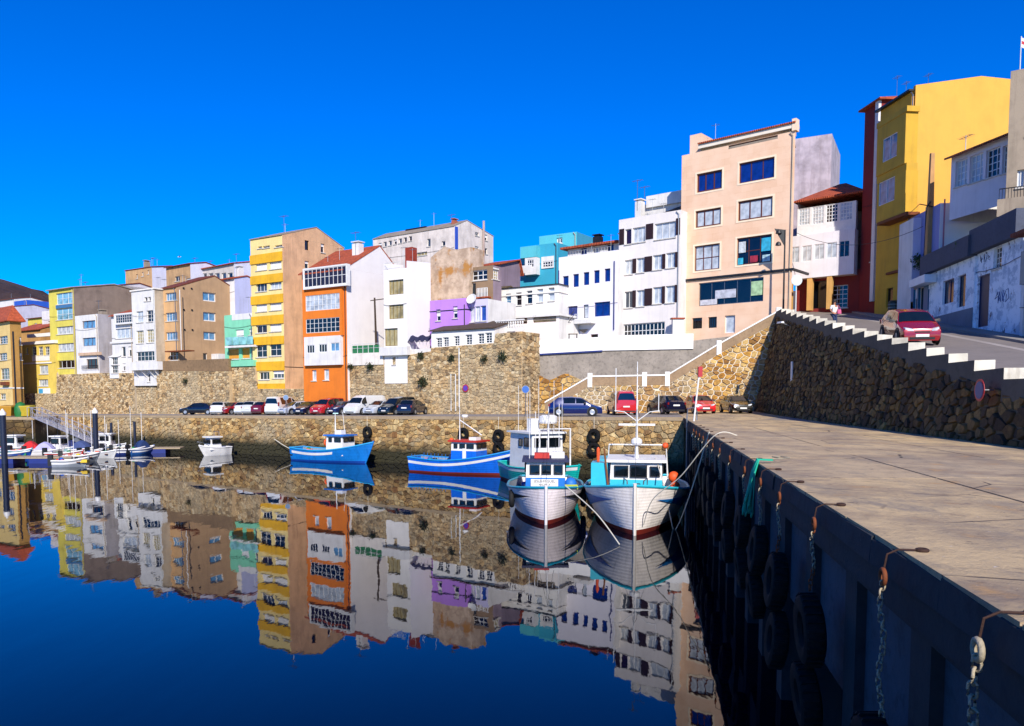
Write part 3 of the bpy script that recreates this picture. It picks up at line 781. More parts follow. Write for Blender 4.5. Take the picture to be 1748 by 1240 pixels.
for (a, za), (b_, zb), hgt in (((g0 - .3, tz0), (g1, tz1), 1.25), ((g1 + .003, tz1), (uS(1182, 2.45), zS(1182, 596, 2.45)), 1.35)):
    q0 = [f2(a, za + .004, .14), f2(b_, zb + .004, .14), f2(b_, zb + .004, -.25), f2(a, za + .004, -.25)]; q1 = [p + Vector((0, 0, hgt)) for p in q0]
    MB().hexa([p - o3 for p in q0], [p - o3 for p in q1]).build('rendered_wall', M_wh, ww)
q0 = [f2(g0 - .3, tz0 - .10, .17), f2(g1, tz1 - .10, .17), f2(g1, tz1 - .10, .142), f2(g0 - .3, tz0 - .10, .142)]
MB().hexa([p - o3 for p in q0], [p + Vector((0, 0, .14)) - o3 for p in q0]).build('blue_base_line', M_navy, ww)

# ---- ramp: battered rubble wall, stepped parapet, road
rP = Vector((20.8, 68, 0)); rQ = Vector((14.73, 22.8, 0)); dR = (rQ - rP).normalized(); nR = Vector((dR.y, -dR.x, 0))
BAT = .21
def yU(u): return (rP + dR * u).y
def zpar(Y): return EYE + .27 + .152 * (Y - 23)
def fP(u, v, w): p = rP + dR * u + nR * (w - BAT * (v - 4.3)); return Vector((p.x, p.y, v))
rw = empty('ramp_wall', (rP.x, rP.y, 4.4), 0, 'tall dark shaded rubble wall of the ramp beside the quay', 'wall')
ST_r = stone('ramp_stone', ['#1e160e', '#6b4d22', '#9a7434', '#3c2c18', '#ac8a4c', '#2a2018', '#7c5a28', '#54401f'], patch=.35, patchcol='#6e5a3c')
LR = 60.0; topP = lambda u: zpar(yU(u)) - .35
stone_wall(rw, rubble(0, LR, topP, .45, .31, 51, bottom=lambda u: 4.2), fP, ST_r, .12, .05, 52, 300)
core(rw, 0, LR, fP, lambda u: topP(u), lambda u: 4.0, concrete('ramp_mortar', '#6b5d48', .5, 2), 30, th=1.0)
stp = 2.3; k = 0; u = 0.0; M_blk = plaster('#cdc6b6', .9)
while u < LR:
    Yc = yU(u); zt = zpar(Yc) ; zl = zpar(yU(u + stp)) - .36
    q0 = [fP(u, zl, .06), fP(u + stp - .01, zl, .06), fP(u + stp - .01, zl, -.62), fP(u, zl, -.62)]
    q1 = []; zt += r_.uniform(-.04, .04)
    for p in q0: q1.append(Vector((p.x + r_.uniform(-.03, .03), p.y + r_.uniform(-.02, .02), zt + r_.uniform(-.03, .02))))
    oo = Vector(rw.location); qq0 = [Vector((p.x, p.y, zl)) - oo for p in q0]; qq1 = [p - oo for p in q1]
    mb = MB()
    mb.add(qq0 + qq1, [(3, 2, 1, 0), (2, 3, 7, 6), (3, 0, 4, 7)], 1); mb.add(qq0 + qq1, [(4, 5, 6, 7), (1, 2, 6, 5)], 0); mb.add(qq0 + qq1, [(0, 1, 5, 4)], 1)
    mb.build('parapet_block', [M_blk, concrete('parapet_flank_shade', '#5f594e', .5, 1.2)], rw)  # flank faces darkened in colour for the shaded wall side
    u += stp
def zroad(Y): return EYE + .02 + .152 * (min(Y, 76) - 23)
def Hx(Y): return 27.7 + (29.9 - 27.7) * (Y - 42.9) / (57.6 - 42.9)
def parX(Y):
    u_ = (68 - Y) / -dR.y; p = fP(u_, zpar(Y), -.6); return p.x
mb = MB(); m_ramp = concrete('ramp_asphalt', '#7d736b', .35, .8)
Yg = [12, 18, 24, 30, 36, 42, 48, 54, 60, 66, 72, 76, 90]
for a, b_ in zip(Yg, Yg[1:]):
    mb.quad((parX(a) - .1, a, zroad(a)), (Hx(a) + 4, a, zroad(a)), (Hx(b_) + 4, b_, zroad(b_)), (parX(min(b_, 68)) - .1 + (8 if b_ > 80 else 0), b_, zroad(b_)))
struct(mb.build('ramp_road', m_ramp))
mb = MB()
for a, b_ in zip(Yg[:-2], Yg[1:-1]):
    mb.hexa([(Hx(a) - 1.5, a, zroad(a) - .2), (Hx(a) + .3, a, zroad(a) - .2), (Hx(b_) + .3, b_, zroad(b_) - .2), (Hx(b_) - 1.5, b_, zroad(b_) - .2)],
            [(Hx(a) - 1.5, a, zroad(a) + .14), (Hx(a) + .3, a, zroad(a) + .14), (Hx(b_) + .3, b_, zroad(b_) + .14), (Hx(b_) - 1.5, b_, zroad(b_) + .14)])
struct(mb.build('pavement', concrete('pavement_concrete', '#8f8a82', .35, 1)))
mb = MB()                                                       # pale worn strip down the ramp
for a, b_ in zip(Yg[:-2], Yg[1:-1]):
    mb.quad((Hx(a) - 3.4, a, zroad(a) + .005), (Hx(a) - 2.9, a, zroad(a) + .005), (Hx(b_) - 2.9, b_, zroad(b_) + .005), (Hx(b_) - 3.4, b_, zroad(b_) + .005))
struct(mb.build('road_patch', concrete('patched_asphalt', '#9a9088', .3, 1)))

# ---- hillside under the town, and the far hill
mb = MB(); st = 5.0
def hz(x, y):
    w = -(Vector((x, y, 0)) - R0).dot(nE); return w, 7.9 + .15 * max(w, 0)
for i in range(-36, 22):
    for j in range(13, 60):
        x, y = i * st, j * st; cx_, cy_ = x + 2.5, y + 2.5
        w, z = hz(cx_, cy_)
        if w < 4.5 or (cy_ < S0.y + (cx_ - S0.x) * -.2 + 6 and cx_ < 24) or (cx_ > 20 and cy_ < 74): continue
        mb.quad(*[(a, b_, hz(a, b_)[1]) for a, b_ in ((x, y), (x + st, y), (x + st, y + st), (x, y + st))])
struct(mb.build('hillside_ground', concrete('bare_earth', '#5e5340', .4, .5)))
m_h, nt, b = newmat('scrub_hill'); v = coords(nt)
col = mixc(nt, ramp(nt, noise(nt, v, .03, 10, .75), .4, .62), lin('#2a191b'), lin('#443029'))
nt.links.new(col, b.inputs['Base Color']); b.inputs['Roughness'].default_value = .95; bump(nt, b, noise(nt, v, .15, 8), 1, 3)
mb = MB(); N = 60; r_ = random.Random(4); prf = prof([(-330, 40), (-120, 97), (-60, 95), (0, 92), (40, 89), (90, 81), (140, 68), (240, 30)])
rows_ = []
for j in range(14):
    row = []
    for i in range(N + 1):
        X = -620 + 420 * i / N; Y = 470 + j * 22
        px = (X / Y) * F + CX
        hgt = prf(px + 0) * (1 - ((j - 6) / 7.5) ** 2) + r_.uniform(-1, 1) * 1.1
        row.append((X, Y, max(hgt, -1)))
    rows_.append(row)
vv = [p for r in rows_ for p in r]
mb.add(vv, [(j * (N + 1) + i, j * (N + 1) + i + 1, (j + 1) * (N + 1) + i + 1, (j + 1) * (N + 1) + i) for j in range(13) for i in range(N)])
struct(mb.build('far_hill', m_h, None, 60))
# ================================================================== THE TOWN
def zoomer(k, ox, oy):
    def f(a, b, c, d, st=None): return (ox + a / k, oy + b / k, ox + c / k, oy + d / k, st or {})
    return f
Z1 = zoomer(4.1333, 0, 420); Z2 = zoomer(4.1333, 250, 420); Z3 = zoomer(3.4444, 500, 360); Z4 = zoomer(3.4444, 720, 360)
Z5 = zoomer(3.1, 1030, 180); Z6 = zoomer(2.952, 1310, 200); Z7 = zoomer(2.296, 1460, 60)
W = lambda **k: k
wD = W(cols=2); wP = W(cols=2, pane=G_pale); wSh = W(cols=1, blind=1.0); wS = W(cols=2, pane=G_sky)
def finish(b, mat, gable=None, roof=None, peak=.5, wins=(), below=3.0, Hb=None, **k):
    b.side(mat, wins, gable, below=below, peak=peak, Hb=Hb)
    if gable: b.roof_gable(roof or M_tile, gable, peak, Hb=Hb, **k)
    else: b.roof_flat(roof or M_conc)
D = DEG_R
BLDS = []
_init = Bld.__init__
def _reg(self, *a, **k): _init(self, *a, **k); BLDS.append(self)
Bld.__init__ = _reg
# ---- far left
b = Bld('corner_house', 'ochre corner house with a hipped terracotta roof at the left edge', -22, 122, 22, 556, 694, -40, depth=11, cat='house'); b.D = b.sv(41, HOR)[0]
gr = W(cols=3, rows=3)
b.front(plaster('#e2c27a', .3), [(-2, 574, 13, 587, gr), (-2, 603, 12, 615, gr), (1, 629, 16, 648, gr), (0, 672, 10, 682, W(cols=3, rows=2)), (-16, 574, -6, 587, gr), (-16, 630, -6, 648, gr)], below=1.5)
b.side(plaster('#a47a3c', .35), [(33.5, 576, 39, 589, wD), (34, 603, 39, 615, wD)], below=1.5); b.roof_hip(M_tile, 2.4, .5)  # side wall browner than the front: its shade is in the colour
b.band(M_frame, b.uv(0, 664)[1], b.uv(0, 662)[1], .08); b.slab(0, 652, 10, 658, .5, M_rust, 'balcony'); b.pipe(22, 566, 694, M_dark, .12)
b = Bld('yellow_house', 'yellow house with white rooftop terrace and three white framed windows above the stone base', 41, Yr(41, .5), 97.5, 586, 676, D, depth=9)
Y1 = plaster('#d9bd55', .25)
b.front(Y1, [Z1(225, 710, 258, 772, gr), Z1(270, 710, 304, 772, gr), Z1(316, 710, 350, 772, gr), Z1(275, 842, 340, 905, W(cols=2, pane=G_pale)), Z1(270, 942, 340, 990, W(cols=4, pane=G_pale)), Z1(182, 715, 200, 765, W(cols=1, pane=G_warm))], below=1)
finish(b, Y1, below=1); M_cr = plaster('#efe9df', .15)
b.band(M_cr, b.H - .35, b.H + .1, .22); u0, v0, u1, v1 = b.rect(*Z1(172, 822, 365, 832)[:4]); b.band(M_cr, v0, v1, .1, u1=u1)
u0, v0, u1, v1 = b.rect(*Z1(228, 776, 350, 812)[:4]); MB().box(u0, -.05, v0, u1, -.004, v1).build('white_panel', M_cr, b.root)
b.slab(*Z1(190, 618, 360, 642)[:4], -.4, M_cr, 'parapet', .9)
u0, v0, u1, v1 = b.rect(*Z1(278, 1005, 356, 1046)[:4]); MB().box(u0, -.12, v0, u1, -.02, v1).build('sign_board', paint('#e9edf0', .5), b.root); MB().box(u0 + .1, -.135, v0 + .1, lerp(u0, u1, .4), -.123, v1 - .1).build('sign_emblem', paint('#3f9ccb', .5), b.root)
b = Bld('tiled_roof_house', 'low house with a broad terracotta roof behind the yellow rooftop terrace', 27, Yr(41, 5), 74, 566, 600, D, depth=7); b.front(plaster('#b98a4a', .4), []); finish(b, plaster('#b98a4a', .4), gable=1.3, roof=M_tile)
b = Bld('yellow_green_tower', 'tall narrow lemon yellow house with blue glazed top floors and a brown-grey end wall', 90, Yr(90, .8), 132, 497, 643, D, depth=13.5)
Y2 = plaster('#d2c455', .25); G_lb = glass('#7fb0c4')
b.front(Y2, [Z1(395, 330, 515, 410, W(cols=3, rows=2, pane=G_lb)), Z1(395, 440, 515, 520, W(cols=3, rows=2, pane=G_lb)), Z1(398, 568, 520, 622, W(cols=4, pane=G_pale)), Z1(398, 688, 522, 745, W(cols=4, pane=G_pale)), Z1(400, 808, 526, 862, W(cols=4))], below=2)
finish(b, plaster('#857468', .6), gable=1.1, roof=M_conc, peak=.45)
u0, v0, u1, v1 = b.rect(*Z1(395, 412, 515, 438)[:4]); MB().box(u0, -.05, v0, u1, -.004, v1).build('blue_panel', paint('#3e6f9a', .5), b.root); b.antenna(146, 481, 492)
b = Bld('white_house', 'white house with brown framed windows between the yellow tower and the glazed house', 133, Yr(133, .1), 171.5, 540, 639, D, depth=8)
bw = W(cols=3, frame=M_brownw, pane=G_sky)
b.front(M_white, [Z1(580, 528, 672, 582, bw), Z1(582, 648, 675, 706, bw), Z1(610, 798, 694, 866, W(cols=3, frame=M_brownw))], below=1)
finish(b, plaster('#a9a3a5', .45)); b.slab(*Z1(552, 752, 700, 772)[:4], .35, plaster('#c9a98b', .4), 'balcony_slab'); b.railing(*Z1(575, 845, 690, 868)[:4], .2, M_dark); b.antenna(169, 513, 535); b.chimney(*Z1(692, 462, 718, 490)[:4], M_conc, 1.0)
b = Bld('glazed_gallery_house', 'narrow white house with a glazed gallery under a small terracotta roof', 194.5, Yr(194.5, .3), 230, 540, 641, D, depth=7)
b.front(M_white, [Z1(815, 582, 935, 652, W(cols=4, pane=G_pale)), Z1(858, 712, 886, 782, W(cols=1)), Z1(905, 710, 930, 780, W(cols=1)), Z1(862, 830, 886, 880, W(cols=2))], below=1)
finish(b, M_white, gable=1.2, roof=M_tile); b.bay([Z1(815, 484, 940, 542, W(cols=8, rows=3, fw=.05))], .45, M_frame, *Z1(803, 474, 944, 552)[:4], 'gallery'); b.band(M_white, b.uv(210, 586)[1], b.uv(210, 583)[1], .2)
cb = Bld('conservatory', 'small white gabled conservatory with tall panes beside the glazed house', 188.5, Yr(188.5, -.15), 203.5, 610, 640, D, depth=2.2)
cb.front(M_frame, [Z1(786, 785, 834, 838, W(cols=3, rows=2)), Z1(786, 845, 834, 898, W(cols=3, rows=2))], below=.5); cb.side(M_frame, (), .5, below=.5); cb.roof_gable(M_frame, .5, th=.06, over=.1)
b = Bld('white_balcony_house', 'tall white house with bracketed balcony hanging over the stone wall', 230, Yr(230, -.35), 269, 497, 659, D, depth=8)
b.front(M_white, [Z1(1018, 362, 1040, 390, W(cols=1)), Z1(1044, 360, 1064, 388, W(cols=1)), Z1(962, 462, 1010, 540, W(cols=2, rows=2, pane=G_pale)), Z1(1034, 455, 1084, 536, W(cols=2, rows=3)), Z1(962, 598, 1014, 688, W(cols=3, rows=4, pane=G_warm)), Z1(1034, 590, 1086, 682, W(cols=3, rows=4, pane=G_warm)), Z1(962, 745, 1092, 812, W(cols=5, rows=2)), Z1(1040, 902, 1060, 960, W(cols=1, rows=2))])
finish(b, plaster('#b8a890', .5)); b.slab(*Z1(922, 818, 1112, 876)[:4], .9, M_white, 'balcony'); b.band(M_cr, b.H - .12, b.H + .06, .15)
for x in (950, 1005, 1060, 1098):
    u, v = b.uv(x / 4.133, 420 + 876 / 4.133, .5); MB().prism([(u, -.003, v - 1.0), (u, -.003, v), (u, -.8, v)], (.16, 0, 0)).build('bracket', M_white, b.root)
# ---- behind them
b = Bld('tan_house', 'tall tan rendered house with white end wall rising behind the white balcony house', 221, Yr(221, 14), 266, 463, 520, D, depth=7)
b.front(plaster('#c19a6c', .45), [Z1(960, 200, 972, 232, wD), Z1(1000, 185, 1012, 215, wD), Z1(1040, 172, 1052, 200, wD)], below=6); b.side(plaster('#d6d5e2', .2), (), .6, below=6); b.roof_gable(M_rooft, .6, .5, over=.1); b.antenna(262, 440, 452); b.chimney(245, 447, 249, 462, M_conc, 1.5)
b = Bld('small_white_house', 'small plain white house behind the yellow tower and the gallery house', 184, Yr(184, 9), 213, 491, 540, D, depth=6)
b.front(plaster('#dcd6d2', .25), []); finish(b, plaster('#d0cbd2', .2), gable=.6, roof=M_rooft); b.side(plaster('#dcd6d2', .25), (), None)
b = Bld('ochre_house', 'ochre and grey rooftop house with a row of dark windows behind the tan gable', 290, Yr(290, 14), 331, 458, 520, D - 4, depth=5)
b.front(plaster('#b9946a', .5), [Z2(200, 215, 235, 250, wD), Z2(278, 228, 322, 250, wD)], below=6); finish(b, plaster('#cfcfe0', .2), gable=.5, roof=M_rooft); b.antenna(333, 440, 460)
b = Bld('window_strip_house', 'white rooftop storey with a strip of dark windows under red eaves behind the tan gable', 330, Yr(330, 16), 405, 464, 520, D - 6, depth=6)
b.front(plaster('#cfc6bd', .35), [(334 + i * 11, 467 - i * .2, 342 + i * 11, 478 - i * .2, W(cols=1, fw=.1)) for i in range(6)], below=6); finish(b, plaster('#cfcfe0', .2), gable=.6, roof=M_tile); b.antenna(404, 433, 465); b.antenna(360, 445, 462)
b = Bld('lavender_house', 'pale lavender-white end wall of a back house beside the yellow tower', 383, Yr(383, 9), 405, 478, 560, D, depth=4)
b.front(M_white, []); finish(b, plaster('#b9bcdc', .2), gable=.5, roof=M_tile); b.chimney(402, 457, 408, 475, M_white, 2)
b = Bld('white_lane_house', 'white house wall above the red roof at far left', 77, Yr(77, 7), 97, 532, 590, D, depth=6)
b.front(M_white, [Z1(340, 530, 375, 580, W(cols=3, rows=2))]); finish(b, M_white)
for nm, lb, xa, xb, y0, col, off, wins in (
    ('white_walled_house', 'white and lavender house wall behind the red roof at the left edge', -6, 31, 528, '#cdc8d6', 26, []),
    ('blue_house', 'bright blue house below the dark hill', 31, 53, 515, '#1f55b8', 32, [(33, 528, 37, 535, wD), (40, 527, 45, 534, wP), (33, 542, 39, 550, wD), (42, 542, 50, 550, wD)]),
    ('white_hill_house', 'small white house left of the blue house below the hill', 4, 31, 514, '#e4e0dc', 40, []),
    ('yellow_cottage', 'low yellow rendered house behind the terracotta hipped roof', 53, 80, 545, '#d3bd4a', 18, [(58, 552, 63, 558, wD)])):
    b = Bld(nm, lb, xa, Yr(max(xa, 0), off), xb, y0, 600, D, depth=8); b.front(plaster(col, .3), wins); finish(b, plaster(col, .3), gable=.7 if nm != 'blue_house' else None, roof=M_rooft)
# ---- tan gabled house
b = Bld('tan_gabled_house', 'tan four storey house with a broad brown gable end and white windows', 279, Yr(279, .9), 306, 494, 618, D, depth=12)
T1 = plaster('#c99f6e', .25); gb = b.sv(366, 472)[1] - b.H; w4_ = W(cols=4, pane=G_sky)
b.D = b.sv(419, 500)[0]; wg = W(cols=2, frame=M_frame, pane=G_sky, fw=.14)
b.front(T1, [Z2(135, 330, 220, 385, w4_), Z2(136, 470, 222, 530, w4_), Z2(138, 608, 224, 665, w4_), Z2(160, 742, 225, 808, W(cols=3, rows=2))], below=2)
pk = b.sv(366, 472)[0] / b.D
finish(b, plaster('#b4916c', .3), gable=gb, roof=M_rooft, peak=pk, wins=[Z2(397, 330, 490, 392, wg), Z2(400, 470, 490, 532, wg), Z2(402, 608, 490, 666, wg), Z2(400, 757, 430, 812, W(cols=1))], over=.2, oside=.05)  # gable colour darkened for the weaker light on that side
for i, (x, y) in enumerate(((255, 302), (312, 305), (258, 455), (315, 457), (262, 595), (318, 597))):
    y_, z_ = b.sv(250 + x / 4.133, 420 + y / 4.133); MB().box(b.W + .002, y_, z_, b.W + .12, y_ + .18, z_ + .18).build('vent', M_dark, b.root)
b.pipe(306.5, 495, 600, M_frame); lt = MB(); y0_, z0_ = b.sv(361, 617); y1_, z1_ = b.sv(389, 606)
lt.box(b.W + .01, y0_, z0_ - 1, b.W + 1.5, y1_, z1_); lt.build('lean_to', M_white, b.root)
b.slab(281, 598.5, 320, 600.5, 1.0, M_rust, 'canopy')
# ---- mint green house
b = Bld('mint_house', 'mint green house with glass balcony and orange blinds beside the yellow tower', 386, Yr(386, .6), 434, 539, 627, D, depth=7)
Mg = plaster('#7cc8a2', .2); ob = paint('#d9962f', .6)
b.front(Mg, [Z2(628, 590, 686, 640, W(cols=2, blind=.9)), Z2(722, 585, 748, 630, W(cols=1, blind=.5)), Z2(576, 725, 652, 800, W(cols=2, blind=.98, blindmat=ob)), Z2(672, 718, 728, 795, W(cols=2, blind=.98, blindmat=ob)), Z2(740, 712, 752, 790, W(cols=1))], below=1)
finish(b, Mg); b.slab(*Z2(602, 478, 750, 520)[:4], .02, M_white, 'parapet', .3); b.slab(*Z2(552, 702, 752, 716)[:4], .9, M_white, 'balcony_slab'); b.slab(*Z2(578, 808, 756, 850)[:4], .8, Mg, 'balcony')
for i in range(4):
    a = 558 + i * 49; u0, v0, u1, v1 = b.rect(*Z2(a, 645 - i * 2, a + 46, 700 - i * 2)[:4], .9); MB().box(u0, -.9, v0, u1, -.87, v1).build('glass_panel', glass('#8fc9c4'), b.root)
# ---- yellow tower
b = Bld('yellow_tower', 'tall yellow seven storey house with blank peach coloured end wall', 433, Yr(433, .25), 487, 410, 664, D, depth=12)
b.D = b.sv(587, 420)[0]; YT = plaster('#e0a91c', .3); CR2 = plaster('#e6cd88', .25); wb = W(cols=1, blind=1.0, fw=.05); wq = W(cols=4, pane=G_pale); wk = W(cols=2, rows=2)
rows = [(110, 100, 62, wb, wb), (262, 244, 60, W(cols=3), W(cols=3, pane=G_pale)), (402, 392, 62, wb, wb), (550, 540, 64, wD, wb), (694, 684, 92, wk, wk), (890, 880, 54, W(cols=3), W(cols=3))]
wins = [Z2(785, 4, 815, 18, wD), Z2(820, 0, 870, 14, wD), Z2(905, -6, 965, 8, wD)]
for yl, yr, h, s1, s2 in rows:
    d_ = 22 if yl > 800 else 0
    wins += [Z2(772 + d_, yl, 850 + d_ * .8, yl + h, s1), Z2(868 + d_, yr, 952 + d_ * .8, yr + h, s2)]
b.front(CR2, wins, below=.5)
for za, zb in ((30, 95), (180, 240), (325, 385), (470, 532), (618, 675), (795, 858), (950, 1000)):     # yellow spandrel bands stand proud of the cream front
    u0, v0, u1, v1 = b.rect(*Z2(752, za + 22, 978, zb + 22)[:4]); MB().box(-.02, -.12, v0, b.W, -.004, v1).build('spandrel', YT, b.root)
yk, zk = b.sv(540, 389); gb = zk - b.H
b.side(plaster('#d3a67e', .45, streak=.9), [Z3(70, 175, 95, 232, W(cols=1, frame=M_dark)), Z3(164, 190, 186, 246, W(cols=1)), Z3(70, 296, 95, 340, W(cols=1))], gb, below=.5, peak=yk / b.D); b.roof_gable(M_conc, gb, yk / b.D, over=.12, th=.1, oside=.03)
u, v = b.uv(487, 627); b.band(M_dark, v, v + .07, .03); b.antenna(485, 368, 392)
# ---- orange house with white gable
b = Bld('orange_gallery_house', 'orange house with three glazed galleries, terracotta roof and big blank white gable', 519, Yr(519, -.35), 594, 467, 688, D, depth=14)
b.D = b.sv(690, 470)[0]; OR = plaster('#d9741a', .2); yk, zk = b.sv(648, 421); gb = zk - b.H
gl = W(cols=8, rows=3, fw=.05, pane=G_pale)
b.front(OR, [Z3(110, 937, 138, 1000, W(cols=1, pane=G_pale, fw=.12)), Z3(180, 932, 212, 996, W(cols=1, pane=G_pale, fw=.12))], below=.3)
b.side(plaster('#eee7e2', .12, streak=.3), [], gb, below=0.0, peak=yk / b.D); b.roof_gable(M_tile, gb, yk / b.D, over=.5, oside=.04)
b.bay([Z3(64, 335, 312, 440, W(cols=10, rows=2, fw=.07, pane=G_brown))], .55, M_frame, *Z3(58, 326, 316, 452)[:4], 'gallery')
b.bay([Z3(74, 492, 274, 584, gl), Z3(76, 632, 274, 715, W(cols=8, rows=3, fw=.05))], .35, OR, *Z3(64, 470, 286, 738)[:4], 'orange_bay')
b.bay([Z3(82, 790, 126, 838, W(cols=3)), Z3(152, 784, 200, 832, W(cols=3)), Z3(222, 776, 272, 826, W(cols=2, pane=G_sky))], .4, M_white, *Z3(66, 738, 280, 908)[:4], 'white_bay')
b.chimney(601, 416, 612, 436, M_white, b.D * .33); b.antenna(607, 396, 418, b.D * .33)
b.slab(*Z3(300, 822, 510, 862)[:4], -.2, paint('#1d6a3c', .6), 'fence_panel', .25) if False else None
# white terrace in front of the gable
tw = empty('terrace_block', tuple(onplane(590, 605, R0 + nE * .1, nE)), rad(D), 'low white terrace wall with a green net fence beside the orange house', 'wall'); p0 = Vector(tw.location)
L_ = uR(654, .0) - uR(590, .0); h_ = zR(620, 607) - zR(620, 624)
MB().box(.4, -.05, -1.2, L_, .35, .05).build('rendered_wall', plaster('#e9e0d4', .3), tw); MB().box(.9, .1, .06, L_ - .6, .14, .85).build('green_netting', paint('#1f6b40', .8), tw)
fm = MB()
for k in range(6): xx = .9 + (L_ - 1.5) * k / 5; fm.tube([(xx, .06, .05), (xx, .06, 1.05)], .03, 5)
fm.tube([(.9, .06, 1.0), (L_ - .6, .06, 1.0)], .025, 5); fm.tube([(.9, .06, .55), (L_ - .6, .06, .55)], .02, 5); fm.build('fence_frame', M_rail, tw)
pole = empty('wooden_pole', tuple(onplane(643, 595, R0 - nE * .6, nE)), 0, 'leaning dark wooden service pole against the white gable', 'pole'); MB().tube([(0, 0, -1.5), (-.15, 0, 5.2)], [.14, .09], 7).build('shaft', paint('#3a2a1c', .9), pole); MB().tube([(-.6, 0, 4.9), (.9, 0, 5.1)], .05, 5).build('crossarm', paint('#3a2a1c', .9), pole)
# ---- white narrow house
b = Bld('white_narrow_house', 'narrow white house with three ochre framed windows and a tall blank white side', 657, Yr(657, -.1), 696, 462, 655, D, depth=7)
b.D = b.sv(735, 470)[0]; oc = W(cols=4, frame=paint('#6e5a24', .5), pane=G_warm)
b.front(plaster('#eee9e2', .15), [Z3(562, 406, 650, 492, oc), Z3(562, 552, 650, 636, oc), Z3(532, 692, 616, 796, W(cols=3, frame=paint('#6e5a24', .5), pane=G_warm)), Z3(585, 862, 604, 905, W(cols=1))], below=0)
b.side(plaster('#f1eff1', .08, streak=.2), [], None, below=-2.6, Hs=b.sv(697, 446)[1], Hb=b.sv(735, 449)[1]); b.roof_flat(M_conc); b.slab(*Z3(510, 800, 672, 850)[:4], .45, M_white, 'balcony'); b.railing(*Z3(540, 305, 630, 338)[:4], 0.0, M_rail); b.chimney(*Z3(660, 215, 700, 290)[:4], plaster('#8c2f1c', .2), 2.5, False)
aw = empty('terrace_awning', tuple(onplane(700, 597, R0 - nE * .4, nE)), rad(D), 'dark blue folded terrace awning above the rubble wall', 'awning')
MB().box(-.1, -.1, -.55, 3.2, .3, .02).build('terrace_slab', M_white, aw)
am = MB(); n = 9
for k in range(n): am.prism([(.0 + k * .33, .0, 1.25 + .12 * math.sin(k * 1.7)), (.33 + k * .33, .0, 1.25 + .12 * math.sin(k * 1.7 + 1.7)), (.33 + k * .33, -.5, .8 - .2 * (k % 2)), (k * .33, -.5, .85 - .2 * ((k + 1) % 2))], (0, .05, .06))
am.build('canvas', paint('#191a3a', .8), aw); fm = MB()
for k in range(8): fm.tube([(k * .43, -.05, .02), (k * .43, -.05, .75)], .02, 4)
fm.tube([(0, -.05, .75), (3.1, -.05, .75)], .025, 5)
for k in (0, 3.1): fm.tube([(k, 0, .02), (k, 0, 1.4)], .03, 5)
fm.build('railing', M_rail, aw)
# ---- old mottled wall house, violet house
b = Bld('mottled_wall_house', 'old house with a bare mottled grey and ochre end wall', 735, Yr(735, 5.5), 797, 442, 560, D, depth=8)
m_mot, nt, bb = newmat('mottled_old_render'); v = coords(nt)
c1 = mixc(nt, ramp(nt, noise(nt, v, .8, 8, .7), .4, .6), lin('#a08872'), lin('#c9b199')); c2 = mixc(nt, ramp(nt, noise(nt, v, .45, 5, .6), .55, .62), c1, lin('#a9763a')); c3 = mixc(nt, ramp(nt, noise(nt, v, 1.9, 8, .8), .58, .68), c2, lin('#5d5048'))
nt.links.new(c3, bb.inputs['Base Color']); bb.inputs['Roughness'].default_value = .95; bump(nt, bb, noise(nt, v, 6, 6), .6, .05)
mb = MB(); ztop = [(735, 440), (758, 421), (772, 428), (804, 422)]
pts = [b.uv(x, y) for x, y in ztop]; pts = [(b.uv(735, 560)[0], b.uv(735, 560)[1])] + [(b.uv(797, 555)[0], b.uv(797, 555)[1])] + [pts[3], pts[2], pts[1], pts[0]]
mb.prism([(x, 0, z) for x, z in pts], (0, 2.4, 0)); mb.build('end_wall', m_mot, b.root)
b = Bld('violet_house', 'small violet house with two white windows on the bastion wall', 735, Yr(735, 1.6), 796, 514, 570, D, depth=5)
VI = plaster('#b67fd6', .12); b.front(VI, [Z4(84, 580, 110, 648, W(cols=1, blind=.6)), Z4(182, 562, 210, 632, W(cols=1, blind=.6))]); finish(b, VI); u, v = b.uv(760, 528); b.band(M_dark, b.H - 1.12, b.H - 1.04, .05); b.pipe(792.5, 520, 560, M_dark)
b = Bld('lavender_shed', 'pale lavender garage front with white doors and one blue door', 796, Yr(796, 2.2), 833, 513, 556, D, depth=5)
b.front(plaster('#cfc8ea', .15), [Z4(276, 565, 312, 655, W(cols=2, pane=G_pale)), Z4(314, 562, 342, 650, W(cols=2, pane=G_pale)), Z4(345, 558, 378, 648, W(cols=1, pane=glass('#2c4a9c')))]); finish(b, M_white); b.dish(805.5, 510.5, .35, .55)
b = Bld('gallery_annex', 'brown and white annex with glazed corner gallery and balcony rails', 797, Yr(797, 6), 842, 458, 520, D, depth=4.5)
b.D = b.sv(856, 470)[0]; b.front(plaster('#8d7358', .3), [Z4(268, 350, 385, 410, W(cols=4, rows=2, fw=.1)), Z4(275, 425, 318, 500, W(cols=1, pane=glass('#0c2430')))]); b.side(plaster('#8d7b86', .3), [Z4(395, 332, 455, 402, W(cols=3, rows=4, fw=.09, pane=G_warm))], None); b.roof_flat(M_white); b.railing(*Z4(325, 455, 385, 508)[:4], .5, M_rail, 7, rb=.05); b.slab(*Z4(320, 505, 388, 512)[:4], .6, M_tile, 'balcony_slab')
b = Bld('tiled_gable_house', 'grey-violet gable end with a small terracotta roof left of the teal building', 820, Yr(820, 13), 855, 455, 520, D, depth=6)
b.D = b.sv(888, 470)[0]; b.front(plaster('#8d7b86', .3), []); finish(b, plaster('#85737f', .35), gable=.9, roof=M_tile, peak=.9, oside=.3)
b.antenna(878, 445, 465, 6)
